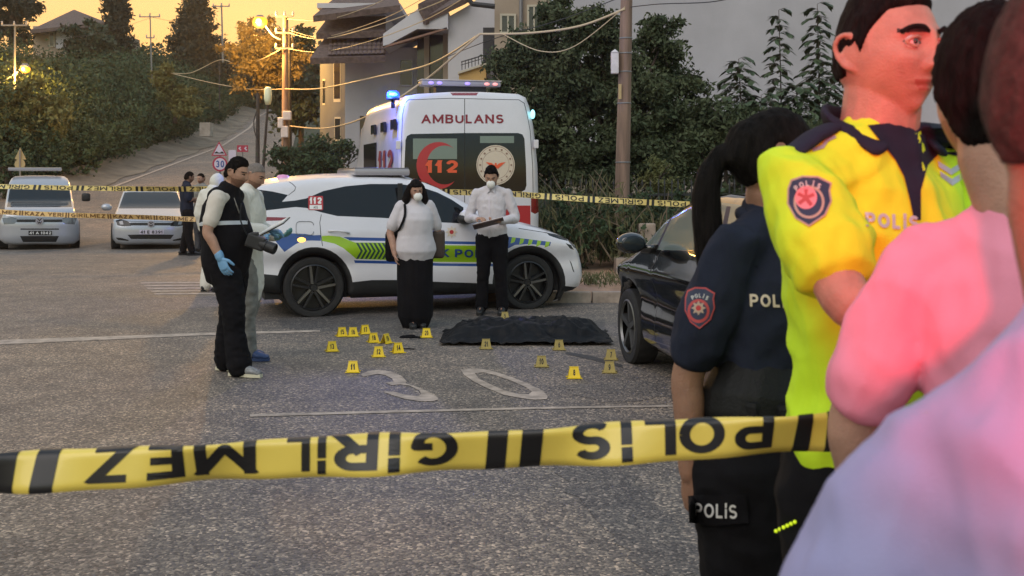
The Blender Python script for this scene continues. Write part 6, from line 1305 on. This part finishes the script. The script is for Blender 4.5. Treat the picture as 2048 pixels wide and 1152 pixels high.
m_ = MB()
for q in cl_: m_.add(q + [v + Vector((0, .012, .004)) for v in q], [(0, 1, 2, 3, 4), (9, 8, 7, 6, 5)] + [(i, (i + 1) % 5, (i + 1) % 5 + 5, i + 5) for i in range(5)])
tag(m_.build('collar', 'cloth_white', D_.r), None)
MB().sph(hp(0, .098, -.047), (.05 * D_.k, .04 * D_.k, .05 * D_.k), 20, 14).build('mask', 'mask_white', D_.r, smooth=True)
t = bvh(ds_); panel([(977, 392), (980, 392), (979.5, 494), (976.5, 494)], [], 8, raymap(t, .004, D_.r.location, 13.5), D_.r, ('button_placket', 'cloth_pale'), flip=True)
r = root('clipboard', tuple(P(978, 446, 13.2)), 'brown clipboard held by the man in the white shirt', 'clipboard'); mat('board_brown', (.09, .045, .04), .5); c = P(977, 447, 13.25); rt = Matrix.Rotation(R(-14), 3, 'Y') @ Matrix.Rotation(R(-14), 3, 'X')
MB().box(c, (.36, .25, .010), rot=rt).build('backing_board', 'board_brown', r); MB().box(c + rt @ Vector((0, 0, .009)), (.33, .22, .006), rot=rt).build('paper', 'paper', r)
# --- far figures
E_ = Person('officer in dark uniform and boots standing with back half turned beside the silver hatchback', -6.90, 24.4, 1.79, 25, head=(10, 12, 0), vox=.014, skin='dark', ell=(.25, .02, 1.14), wrl=(.12, .24, 1.12), elr=(-.25, .0, 1.15), wrr=(-.10, .26, 1.18), hea=(0, .05, 1.61), anr=(-.13, .08, .09), anl=(.10, -.06, .09))
E_.body(dict(r=((.4, .8, .2), (.3, 0, -.9), .5), l=((-.3, .9, .1), (0, 0, 1), .5)), res=(60, 50)); E_.hair(SHORT, .012, res=(50, 40)); E_.shirt('cloth_navy', hem=.92, sl=.45, ext=.02, amp=.006); E_.trousers('cloth_black', ext=.02, flare=.0); E_.shoes('shoe_black', 'ink', h=.01)
G_ = Person('man in grey vest and dark trousers facing the dark uniformed officer', -6.86, 25.4, 1.74, -115, head=(0, 8, 0), vox=.014, ell=(.25, .02, 1.14), wrl=(.12, .22, 1.10), elr=(-.25, .0, 1.15), wrr=(-.10, .24, 1.16))
G_.body(dict(r=((.4, .8, .2), (.3, 0, -.9), .5), l=((-.3, .9, .1), (0, 0, 1), .5)), res=(60, 50)); G_.hair(SHORT, .008, res=(50, 40)); G_.shirt('cloth_grey', hem=.92, sl=.45, ext=.025, amp=.008); G_.trousers('cloth_dim', ext=.016); G_.shoes()
for x, y, lab, tx, yw, skn in ((-4.26, 16.4, 'person in white hooded coverall standing behind the man in the vest', 'gown', 60, 'tan'), (-3.55, 16.2, 'person in grey hood partly hidden behind the balding man', 'cloth_pale', 100, 'tan')):
    q = Person(lab, x, y, 1.70 if x < -4 else 1.62, yw, head=(0, 25, 0), vox=.012, skin=skn, hea=(0, .07, 1.60)); q.body(dict(r=((.2, .3, -.9), (.9, 0, 0), .4), l=((-.2, .3, -.9), (-.9, 0, 0), .4)), res=(60, 50)); q.hair([(-.11, -.12), (0, -.10), (.03, -.03), (.05, .055), (.11, .075)], .018, m=tx, res=(50, 40), rough=.002, name='hood'); q.shirt(tx, hem=.80, sl=.95, ext=.03, amp=.01, name='coverall_top'); q.trousers(tx if x < -4 else 'cloth_dim', ext=.025, flare=.02); q.shoes()
# ------------------------------------------------------------------ road clutter
def marker(px, py, num, rz, lab, m='marker_yellow', h=.084, cat='evidence marker'):
    c = G(px, py + 10); k = 1.0
    r = root('evidence_marker', (c.x, c.y, ROADZ + .002), lab, cat, 'yellow numbered evidence markers on the road', rz=R(rz))
    def pt(u, v, off=0):  # front plate
        wv = .050 - .016 * v; return Vector(((2 * u - 1) * wv, -.035 + .03 * v - off, .004 + h * v))
    mb = MB(); th = .003
    for sg in (1, -1):
        a = [pt(0, 0), pt(1, 0), pt(1, 1), pt(0, 1)]
        a = [Vector((v.x, v.y * sg + (0 if sg > 0 else 0), v.z)) for v in a]; b2 = [v + Vector((0, th * sg, 0)) for v in a]; mb.add(a + b2, [(0, 1, 2, 3), (7, 6, 5, 4), (0, 4, 5, 1), (1, 5, 6, 2), (2, 6, 7, 3), (3, 7, 4, 0)])
    mb.box((0, 0, h + .004), (.076, .016, .004)); mb.box((0, -.045, .004), (.125, .03, .004)); mb.box((0, .045, .004), (.125, .03, .004)); mb.build('plate', m, r, local=True)
    wd = .018 * len(num); text_on(num, lambda u, v: pt(.5 + (u - .5) * wd / .05 * .55, .22 + .55 * v, .0015), 'ink', r, 'numerals', bold=.04)
mk_ = [(684, 665, '15', 20, 'marker 15, leftmost of the row of three touching yellow markers'), (706, 665, '16', 15, 'marker 16, middle of the three touching yellow markers'), (730, 660, '17', 25, 'marker 17, right and rearmost of the three touching yellow markers'), (747, 677, '18', 20, 'marker 18, left one of the close pair in the middle'), (772, 679, '19', 60, 'turned yellow marker 19 touching the right of marker 18'),
       (853, 667, '20', 8, 'marker 20 standing left of the black cover'), (664, 695, '13', 15, 'marker 13, farthest left near the feet of the vest man'), (757, 706, '12', 10, 'bright marker 12 in front of the close pair'), (796, 698, '14', 22, 'marker 14 just right of marker 12'), (706, 737, '11', 4, 'marker 11 nearest the left end of the painted 3'),
       (1083, 726, '10', 0, 'dull marker 10 right of the top of the painted 0'), (1148, 749, '8', 2, 'bright marker 8 standing alone, nearest the camera on the right'), (1219, 738, '9', -4, 'dull marker 9 beside the front wheel of the black car'), (1222, 712, '7', -4, 'dull marker 7 behind marker 9 by the front wheel'),
       (972, 690, '21', 5, 'dull marker at the near edge of the black cover, left of its middle'), (1118, 692, '6', 3, 'dull marker at the near edge of the black cover, near its right end'), (1010, 632, '5', 0, 'dull marker behind the black cover at the feet of the white shirted man')]
M['cover_black'].node_tree.nodes['Principled BSDF'].inputs['Base Color'].default_value = (.004, .004, .005, 1); M['cover_black'].node_tree.nodes['Principled BSDF'].inputs['Specular IOR Level'].default_value = .2
mat('marker_dull', (.34, .26, .07), .6, var=.1, vs=20)
for a in mk_: marker(*a, m='marker_dull' if 'dull' in a[4] else 'marker_yellow')
# black cover lying on the road
c = G(1052, 688); NX, NY = 70, 44; V = []
for j in range(NY + 1):
    for i in range(NX + 1):
        u = i / NX * 2 - 1; v = j / NY * 2 - 1; e = noise.noise(Vector((u * 2.1, v * 1.3, 4))); x = u * .83 * (1 + .05 * noise.noise(Vector((0, v * 3, 1)))); y = v * .46 * (1 + .10 * noise.noise(Vector((u * 3, 0, 2))))
        rd = max(abs(u), abs(v)) ; fall = float(sm(1 - abs(v), 0, .55)) * float(sm(1 - abs(u), .0, .3)); z = .12 * fall * (1 + .45 * e + .5 * noise.noise(Vector((u * 3.5, 2, 0)))) + .04 * (1 - 2 * abs(noise.noise(Vector((u * 4 + v, v * 3, 0))))) * (.25 + fall) + .022 * (1 - 2 * abs(noise.noise(Vector((u * 9 + v * 4, v * 7, 7))))) + .01 * (1 if rd < .98 else .3) + .006
        V.append((c.x + x, c.y + .25 + y, ROADZ + max(z, .004)))
Fc = [(j * (NX + 1) + i, j * (NX + 1) + i + 1, (j + 1) * (NX + 1) + i + 1, (j + 1) * (NX + 1) + i) for j in range(NY) for i in range(NX)]
cv = mk('cover_sheet', V, Fc, 'cover_black'); tag(cv, 'black cloth cover spread over something low on the road beside the black car', 'cover')
sm_ = cv.modifiers.new('thick', 'SOLIDIFY'); sm_.thickness = .004; sm_.offset = 1
for px, py, sc, lab in ((824, 674, 1.0, 'crumpled black glove lying on the road right of the yellow markers'), (817, 697, .6, 'small flat black scrap nearer than the black glove')):
    q = G(px, py + 4); T = []
    for k in range(5): a = -.7 + .35 * k; T.append(tube([q + Vector((0, 0, .02)), q + Vector((.06 * math.cos(a) * sc, .05 * math.sin(a) * sc, .03 * sc)), q + Vector((.11 * math.cos(a) * sc, .10 * math.sin(a) * sc, .012))], .011 * sc, 6, round_=True))
    T.append(tube([q + Vector((-.09 * sc, 0, .015)), q + Vector((0, 0, .02 + .01 * sc))], (.04 * sc), 8, round_=True) if sc == 1 else tube([q + Vector((-.06, 0, .012)), q + Vector((.02, 0, .014))], .02, 8, round_=True))
    V, Fc, N = remesh(T, .006, 2); V[:, 2] = np.maximum(V[:, 2] * .7, ROADZ + .002); tag(mk('glove' if sc == 1 else 'scrap', V, Fc, 'cloth_black'), lab, 'glove' if sc == 1 else 'scrap')
# ------------------------------------------------------------------ barrier tape
mat('tape_yellow', (.80, .60, .10), .35, coat=.3, var=.05, vs=8); mat('tape_pale', (.68, .52, .17), .4, coat=.3, var=.05, vs=8); mat('tape_ink', (.010, .009, .010), .4); mat('tape_cream', (.80, .52, .20), .45, var=.08, vs=3); mat('ink_brown', (.16, .07, .02), .5)
def tape(label, path, h, words, mt, ink, rot=False, curl=0.0, group=None, wave=.0, seed=0, vis=1.0, bars=True, bold=.03, cut=8):
    """path of (px, py, Y) along the tape's middle; words: [(x0 px, x1 px, text or '#' for a bar)]"""
    pts = spline([P(*p) for p in path], 12); cum = [0]
    for a, b2 in zip(pts, pts[1:]): cum.append(cum[-1] + (b2 - a).length)
    pxs = [CX + F * p.x / p.y for p in pts]
    def at_(px): i = float(np.interp(px, pxs, range(len(pts)))); k = min(int(i), len(pts) - 2); return pts[k].lerp(pts[k + 1], i - k)
    def srf(px, v, off=0.0):       # v 0 bottom .. 1 top
        c = at_(px); tw = wave * math.sin(px * .011 + seed) + wave * .5 * math.sin(px * .027 + seed * 2); z = (v - .5) * h; y = z * tw
        if curl and v > vis:
            t = (v - vis) * h; rr_ = .010; a = min(t / rr_, 2.6); z = (vis - .5) * h + rr_ * math.sin(a) ; y = y + rr_ * (1 - math.cos(a)) + max(0, t - 2.6 * rr_) * .3
            n_ = Vector((0, -math.cos(a), math.sin(a)))
        else: n_ = Vector((0, -1, 0))
        if curl and v < .18: y += (.18 - v) ** 2 * h * 3
        return c + Vector((0, y, z)) + n_ * off
    r = root('barrier_tape', tuple(pts[0]), label, 'barrier tape', group); x0, x1 = pxs[0], pxs[-1]; n_ = int(max(60, (x1 - x0) / 8)); m_ = 16; V = []
    for side in (0, 1):
        for i in range(n_ + 1):
            for j in range(m_ + 1): V.append(srf(x0 + (x1 - x0) * i / n_, j / m_, -.0006 * side))
    K = (n_ + 1) * (m_ + 1); Fc = [(i * (m_ + 1) + j, (i + 1) * (m_ + 1) + j, (i + 1) * (m_ + 1) + j + 1, i * (m_ + 1) + j + 1) for i in range(n_) for j in range(m_)]; Fc += [tuple(q + K for q in f[::-1]) for f in Fc]
    mk('strip', V, Fc, mt, r)
    loc = parent_loc(r); off = .0012 if h < .12 and curl else .006
    for w0, w1, tx in words:
        if tx == '#':
            sl = (w1 - w0) * .18; Vb = []; 
            for j in range(m_ + 1):
                v = j / m_
                for px in (w0 + sl * v, (w0 + w1) / 2 + sl * v, w1 + sl * v): Vb.append(srf(px, v, off))
            mk('bar', Vb, [(3 * j + i, 3 * j + i + 1, 3 * j + i + 4, 3 * j + i + 3) for j in range(m_) for i in range(2)], ink, r)
        else:
            f = (lambda u, v: srf(w1 - (w1 - w0) * u, (1.0 if curl else .92) - (.84 if curl else .82) * v, off) - loc) if rot else (lambda u, v: srf(w0 + (w1 - w0) * u, .12 + .76 * v, off) - loc)
            text_on(tx, f, ink, r, 'lettering', bold, cuts=cut)
    return r
tape('near yellow barrier tape stretched across the foreground, lettering upside down', [(-60, 947, 1.92), (250, 933, 1.93), (520, 917, 1.94), (800, 905, 1.94), (1050, 895, 1.93), (1300, 881, 1.92), (1500, 870, 1.91), (1690, 860, 1.90), (1790, 855, 1.88)], .074,
     [(-10, 26, '#'), (62, 108, '#'), (176, 512, 'MEZ'), (568, 652, 'İL'), (668, 916, 'GİR'), (970, 1010, '#'), (1038, 1080, '#'), (1144, 1352, 'LİS'), (1358, 1546, 'PO'), (1588, 1620, '#'), (1650, 1682, '#')], 'tape_yellow', 'tape_ink', rot=True, curl=1, wave=.35, vis=.76, bold=.03)
w_ = []; x = -30
def runs(x0, x1, unit, words_, gap=14, bar=5):
    out = []; x = x0; k = 0
    while x < x1:
        tx = words_[k % len(words_)]; ln = unit * (len(tx) * .72 + .2); out.append((x, x + ln, tx)); x += ln + gap * .5; out += [(x, x + bar, '#'), (x + bar * 2, x + bar * 3, '#')]; x += bar * 3 + gap * .5; k += 1
    return [w__ for w__ in out if w__[1] < x1]
tape('middle barrier tape passing the van windscreen and the back of the ambulance', [(-40, 372, 20), (150, 376, 19.3), (300, 378, 18.6), (420, 378, 18), (640, 378, 17), (860, 383, 16.3), (1020, 388, 15.9), (1080, 392, 15.8), (1240, 402, 15.9), (1450, 412, 16.2), (1600, 418, 16.6)], .080,
     runs(-30, 1580, 15, ['GİRİLMEZ', 'POLİS']), 'tape_pale', 'tape_ink', rot=True, wave=.6, seed=1, bold=.0, cut=3)
tape('orange lit tape reading kaza yeri across the parked van and hatchback', [(-40, 421, 21.5), (80, 428, 21.6), (200, 432, 21.7), (300, 435, 21.8), (372, 438, 22), (450, 441, 22.2)], .092,
     runs(-34, 440, 11.5, ['GİRİLMEZ', 'KAZA YERİ'], gap=8, bar=2.5), 'tape_cream', 'ink_brown', wave=.4, seed=2, bold=.02, cut=3)
# ------------------------------------------------------------------ officers and onlookers close to the camera
FO = Person('female officer with long dark ponytail in navy polo shirt with red sleeve badge', .635, 2.82, 1.735, -42, head=(46, 4, 0), fat=1.06, vox=.005, skin='dark', fem=True, pel=(-.035, 0, .95), wai=(-.01, 0, 1.08), hir=(-.135, 0, .92), hil=(.06, 0, .92), knr=(-.145, .02, .5), knl=(.07, .02, .5), anr=(-.15, -.03, .09), anl=(.08, -.03, .09), hea=(.0, .01, 1.628), elr=(-.215, -.10, 1.12), wrr=(-.225, -.09, .885), ell=(.225, -.03, 1.12), wrl=(.10, .16, 1.02), shr=(-.175, 0, 1.42), shl=(.175, 0, 1.42))
FO.body(dict(r=((.08, .15, -1), (.95, .1, 0), .75), l=((-.4, .8, 0), (0, 0, -1), .5)), stub=False, res=(150, 120), neck=.055); hp = FO.hp
FO.hair([(-.2, -.075), (-.03, -.06), (-.02, .035), (.0, .04), (.01, .0), (.03, .012), (.05, .055), (.11, .072)], .008, m='hair_brown', top=.006, rough=.003, res=(120, 100), tubes=[tube([hp(0, -.07, .05), hp(0, -.09, .0), hp(0, -.06, -.04)], [(.06, .05), (.06, .05), (.05, .03)], 14, side=FO.hl, round_=True), tube([hp(0, -.10, .02), hp(0, -.135, .0)], [(.026, .026), (.03, .03)], 12, round_=True),
         tube(spline([hp(0, -.125, .01), hp(0, -.155, -.03), hp(.0, -.165, -.10), hp(.0, -.150, -.20), hp(.0, -.145, -.27), hp(.0, -.15, -.33)], 3), [(r_, r_ * .85) for r_ in np.interp(np.linspace(0, 5, 16), range(6), [.024, .034, .042, .046, .038, .014])], 14, side=FO.hl, round_=True)])
fs = FO.shirt('cloth_navy', hem=1.035, sl=.38, ext=.010, amp=.010, chest=1.10, sleeve_w=.012, fine=.0035, vox=.006, sc=8, blouse=.010); FO.trousers('cloth_black', top=1.05, ext=.034, flare=.03, amp=.008, vox=.007)
FO.cloth('collar', [tube(spline([FO.p((.0, -.075, 1.50)), FO.p((-.062, -.045, 1.497)), FO.p((-.080, .015, 1.475)), FO.p((-.068, .075, 1.445)), FO.p((-.035, .10, 1.41))], 4), [(.010, .022), (.010, .023), (.010, .024), (.010, .026), (.010, .028)] * 0 or .017, 10, round_=True), tube(spline([FO.p((.0, -.075, 1.50)), FO.p((.062, -.045, 1.497)), FO.p((.075, .015, 1.475)), FO.p((.05, .075, 1.44)), FO.p((.02, .10, 1.41))], 4), .017, 10, round_=True)], 'cloth_navy', vox=.005, it=2, amp=.002)
FO.cloth('belt', [FO.tor([.985, 1.0, 1.045, 1.06], [(.172, .128), (.178, .134), (.178, .134), (.172, .128)], .016)], 'leather', vox=.006, it=1, amp=0)
FO.shoes('shoe_black', 'ink')
for q, d_ in (((-.185, .03, 1.01), (.05, .10, .12)), ((-.13, .13, 1.02), (.08, .05, .09)), ((-.17, -.08, 1.0), (.05, .07, .10)), ((.02, .155, 1.02), (.07, .04, .07))): MB().box(FO.p(q), (d_[1], d_[0], d_[2]), rz=math.atan2(FO.L.y, FO.L.x) + R(90), bev=.012).build('belt_pouch', 'leather', FO.r)
t = bvh(fs); fm = raymap(t, .0035, FO.r.location, 2.65)
sh = lambda cx, cy, w_, h_: [(cx - w_ * .40, cy - h_ * .42), (cx - w_ * .15, cy - h_ * .5), (cx + w_ * .2, cy - h_ * .49), (cx + w_ * .5, cy - h_ * .36), (cx + w_ * .46, cy - h_ * .22), (cx + w_ * .5, cy), (cx + w_ * .36, cy + h_ * .28), (cx, cy + h_ * .5), (cx - w_ * .3, cy + h_ * .34), (cx - w_ * .48, cy + h_ * .05), (cx - w_ * .47, cy - h_ * .25)]
star = lambda cx, cy, a_, b_: [(cx + (a_ if k % 2 == 0 else b_) * math.cos(math.pi * k / 8), cy + (a_ if k % 2 == 0 else b_) * math.sin(math.pi * k / 8)) for k in range(16)]
bg_ = panel(sh(1399, 616, 62, 84), [('badge_field', 'badge_navy', sh(1399, 616, 57, 78)), ('wreath', 'badge_red', ell(1397, 622, 22, 24)), ('wreath_field', 'badge_navy', ell(1397, 622, 17, 18)), ('star', 'badge_gold', star(1397, 616, 15, 9)), ('star_centre', 'red_print', ell(1397, 616, 5.5))], 7, fm, FO.r, ('sleeve_badge', 'badge_red'), flip=True)
def arctext(word, cx, cy, rx, ry, a0, a1, hh, fmap, m, par):
    for i, ch in enumerate(word):
        a = R(a0 + (a1 - a0) * (i + .5) / len(word)); ux, uy = math.cos(a), math.sin(a)
        wd = text2d(ch, .03)[2][0] * hh * .9
        text_on(ch, lambda u, v: fmap.one(cx + (rx + hh * v) * ux + (u - .5) * wd * -uy, cy + (ry + hh * v) * uy + (u - .5) * wd * ux), m, par, 'lettering', .03)
arctext('POLİS', 1399, 620, 23, 25, -128, -48, 8, raymap(t, .0055, FO.r.location, 2.65), 'thread_white', FO.r)
proj_text('POLİS', [(1499, 588), (1590, 590), (1592, 616), (1500, 613)], t, 'cream_print', FO.r, Y=2.7, off=.004)
tl = bpy.data.objects[[o.name for o in FO.r.children if o.name.startswith('trousers')][0]]; t = bvh(tl)
panel([(1376, 992), (1430, 988), (1492, 990), (1498, 1046), (1430, 1052), (1378, 1046)], [], 10, raymap(t, .012, FO.r.location, 2.7), FO.r, ('pocket_flap', 'cloth_black'), flip=True)
proj_text('POLİS', [(1388, 1006), (1474, 1010), (1474, 1038), (1388, 1034)], t, 'thread_white', FO.r, off=.016, bold=.01)
# hi-vis officer
mat('bead_lit', (.7, .9, .02), .4, emit=(.7, .9, .02), es=.5)  # emission stands in for light caught by the reflective piping
HO = Person('tall male officer in yellow and lime high visibility polo shirt with arms crossed', .700, 2.20, 1.925, -58, head=(-3, 0, 0), fat=1.02, vox=.0042, skin='fair', hea=(.0, .02, 1.640), nek=(0, .0, 1.50), elr=(-.235, .15, 1.235), wrr=(-.02, .27, 1.21), ell=(.235, .12, 1.20), wrl=(.02, .30, 1.24), shr=(-.205, .0, 1.425), shl=(.20, .0, 1.425))
HO.body(dict(r=((.95, .1, .1), (0, -.9, 0), .5), l=((-.95, .1, -.1), (0, -.9, 0), .5)), res=(220, 180), stub=False, neck=.068); hp = HO.hp
HO.hair([(-.2, -.055), (-.03, -.045), (-.012, .0), (.0, .012), (.012, -.008), (.03, .035), (.048, .062), (.11, .082)], .005, m='hair_brown', top=.010, rough=.003, res=(160, 130))
hs_ = HO.shirt('cloth_hivis', hem=.93, sl=.33, ext=.013, amp=.013, sleeve_w=.016, vox=.006, sc=8, blouse=.002, fine=.004); HO.trousers('cloth_black', ext=.018, amp=.008, vox=.008); HO.shoes('shoe_black', 'ink')
hcol = []
for sg in (-1, 1): hcol.append(tube(spline([HO.p((.0, -.085, 1.535)), HO.p((sg * .070, -.055, 1.535)), HO.p((sg * .088, .012, 1.51)), HO.p((sg * .076, .070, 1.475))], 4), [(.009, .024)] * 13, 12, side=HO.r and Vector((0, 0, 1)).cross(HO.L), round_=True))
HO.cloth('collar', hcol, 'cloth_navy', vox=.004, it=2, amp=.002)
HO.cloth('epaulette', [tube([HO.p((-.105, -.012, 1.512)), HO.p((-.15, -.008, 1.497)), HO.p((-.205, -.004, 1.468))], [(.030, .012)] * 3, 12, side=HO.F, round_=True)], 'cloth_navy', vox=.005, it=2, amp=.001)
t = bvh(hs_); fm = raymap(t, .004, HO.r.location, 2.05)
panel([(1722, 262), (1745, 248), (1900, 240), (1915, 262), (1850, 262), (1850, 263)][:0] + [(1735, 250), (1790, 318), (1808, 352), (1820, 400), (1828, 440), (1842, 440), (1842, 380), (1856, 330), (1880, 305), (1948, 318), (1960, 290), (1900, 250), (1850, 244), (1800, 244)], [], 8, fm, HO.r, ('placket', 'cloth_navy'), flip=True)
for q in ([(1612, 288), (1632, 280), (1640, 268), (1660, 262), (1664, 267), (1644, 274), (1636, 286), (1614, 295)], [(1624, 296), (1644, 290), (1652, 277), (1670, 270), (1673, 275), (1656, 283), (1648, 296), (1626, 303)], [(1876, 322), (1902, 338), (1926, 322), (1930, 332), (1903, 350), (1878, 334)], [(1880, 342), (1904, 358), (1930, 342), (1934, 352), (1905, 371), (1882, 354)]): panel(q, [], 6, fm, HO.r, ('reflective_strip', 'reflective'), flip=True)
bg_ = panel(sh(1618, 402, 92, 102), [('badge_field', 'badge_navy', sh(1618, 402, 85, 95)), ('wreath', 'badge_gold', ell(1618, 404, 31, 33)), ('wreath_field', 'badge_navy', ell(1618, 404, 26, 28)), ('badge_disc', 'badge_rose', ell(1612, 395, 22, 23)), ('badge_cross', 'badge_red', [(1608, 378), (1616, 378), (1615, 390), (1627, 385), (1630, 392), (1618, 397), (1626, 408), (1620, 413), (1611, 402), (1600, 410), (1595, 404), (1606, 396), (1594, 390), (1598, 384), (1609, 390)])], 7, fm, HO.r, ('sleeve_badge', 'badge_gold'), flip=True)
arctext('POLİS', 1618, 406, 33, 34, -140, -50, 11, raymap(t, .006, HO.r.location, 2.05), 'thread_white', HO.r); 
proj_text('POLİS', [(1730, 424), (1838, 432), (1838, 462), (1732, 452)], t, 'reflective', HO.r, Y=2.0, off=.005, bold=.04)
# eyes and brows of the hi-vis officer
for sg in (-1, 1):
    MB().sph(hp(sg * .031, .081, .012), .0118 * HO.k, 18, 12).build('eyeball', 'eye_white', HO.r, smooth=True); MB().sph(hp(sg * .031 - .0015, .0895, .0125), .0056 * HO.k, 14, 8).build('iris', 'iris', HO.r, smooth=True)
    HO.cloth('eyelid', [tube([hp(sg * .031 - .015, .083, .0125), hp(sg * .031 - .008, .0915, .0185), hp(sg * .031, .0935, .0205), hp(sg * .031 + .008, .0915, .0185), hp(sg * .031 + .015, .083, .0125)], .0030 * HO.k, 8, round_=True), tube([hp(sg * .031 - .014, .084, .010), hp(sg * .031, .0915, .0035), hp(sg * .031 + .014, .084, .010)], .0026 * HO.k, 8, round_=True)], 'skin_fair', vox=.0016, it=1, amp=0)
    MB().tube(spline([hp(sg * .012, .101, .029), hp(sg * .024, .1005, .036), hp(sg * .040, .090, .036), hp(sg * .051, .078, .028)], 4), [(.0046, .002)] * 13, 8, side=HO.hu, round_=True).build('eyebrow', 'hair_brown', HO.r, smooth=True)
tl = bvh([o for o in HO.r.children if o.name.startswith('trousers')][0]); fm2 = raymap(tl, .006, Vector((0, 0, 0)), 2.1)
for k in range(6): MB().sph(fm2.one(1552 + 7.5 * k, 1062 - 3.6 * k), .0035, 8, 6).build('piping_bead', 'bead_lit', HO.r, smooth=True)
# pink shirted onlooker, seen from behind
mat('cloth_pink', (.78, .26, .36), .8, var=.05, vs=5, bump=.2, bs=500)
PK = Person('dark haired onlooker in pink T-shirt seen from behind beside the hi-vis officer', .785, 1.68, 1.785, 62, head=(33, 4, 0), fat=1.0, vox=.006, skin='fair', ell=(.27, -.02, 1.17), wrl=(.26, .05, .93), elr=(-.27, -.02, 1.17), hea=(.075, .015, 1.66), nek=(.03, -.01, 1.48), shl=(.172, 0, 1.415), shr=(-.172, 0, 1.415))
PK.body(dict(r=((0, .2, -1), (.9, 0, 0), .5), l=((0, .2, -1), (-.9, 0, 0), .5)), res=(110, 90), neck=.064, ears=False); PK.hair([(-.2, -.105), (-.03, -.09), (0, -.02), (.02, .03), (.05, .06), (.11, .075)], .014, top=.008, rough=.004, res=(120, 100))
PK.shirt('cloth_pink', hem=.92, sl=.42, ext=.010, amp=.012, sleeve_w=.010, vox=.007, sc=7, blouse=.002, fine=.004); PK.trousers('cloth_dim', vox=.012); PK.shoes()
M['cloth_lilac'].node_tree.nodes['Color Ramp'].color_ramp.elements[0].color = (.29, .28, .48, 1); M['cloth_lilac'].node_tree.nodes['Color Ramp'].color_ramp.elements[1].color = (.33, .32, .53, 1)
LI = Person('nearest onlooker in lilac shirt seen from behind at the lower right corner', .51, .90, 1.72, 62, head=(4, 0, 0), fat=1.0, vox=.006, skin='dark', ell=(.27, -.02, 1.12), elr=(-.27, -.02, 1.10), shl=(.185, 0, 1.335), shr=(-.18, 0, 1.335), hea=(.055, .015, 1.66), nek=(.03, -.01, 1.47))
LI.body(dict(r=((0, .2, -1), (.9, 0, 0), .5), l=((0, .2, -1), (-.9, 0, 0), .5)), res=(110, 90), neck=.066, ears=False); LI.hair([(-.2, -.07), (-.03, -.06), (0, -.02), (.05, .06), (.11, .075)], .006, top=.004, rough=.002, res=(100, 80), m='hair_dusk')
ls_ = LI.shirt('cloth_lilac', hem=.92, sl=.95, ext=.012, amp=.011, sleeve_w=.012, vox=.007, sc=8, blouse=.002, fine=.004); LI.trousers('cloth_dim', vox=.012); LI.shoes()
# red beacon of a vehicle standing behind the onlookers
r = root('beacon_stand', (-.82, -2.6, 0), 'red warning beacon on a stand behind the onlookers', 'beacon')
MB().tube([(-.82, -2.6, 0), (-.82, -2.6, 1.75)], .03, 8).build('stand', 'metal_grey', r); mat('red_lit', (1, .1, .1), .3, emit=(1, .03, .04), es=6); MB().lathe([(0, 0), (.09, 0), (.09, .1), (.05, .14), (0, .14)], 16, (-.82, -2.6, 1.75), (0, 0, 1)).build('beacon', 'red_lit', r, smooth=True)
ld = bpy.data.lights.new('red_light', 'SPOT'); ld.energy = 1050; ld.color = (1, .018, .055); ld.spot_size = R(15.5); ld.spot_blend = .45; ld.shadow_soft_size = .08; lo = bpy.data.objects.new('red_light', ld); C.objects.link(lo); lo.location = (-.80, -2.4, 1.86); lo.rotation_euler = (Vector((.98, 1.8, 1.66)) - Vector(lo.location)).to_track_quat('-Z', 'Y').to_euler()
# ------------------------------------------------------------------ haze added for the glow around the lamps
m = bpy.data.materials.new('haze'); m.use_nodes = True; n = m.node_tree.nodes; n.remove(n['Principled BSDF']); v = n.new('ShaderNodeVolumePrincipled')
v.inputs['Color'].default_value = (.92, .90, .88, 1); v.inputs['Density'].default_value = .0006; v.inputs['Anisotropy'].default_value = .75; m.node_tree.links.new(v.outputs[0], n['Material Output'].inputs['Volume']); M['haze'] = m
tag(MB().box((0, 135, 7.5), (460, 420, 41)).build('haze', 'haze'), 'thin warm haze added over the street and the wooded hill for lamp glow', 'haze', kind='stuff')
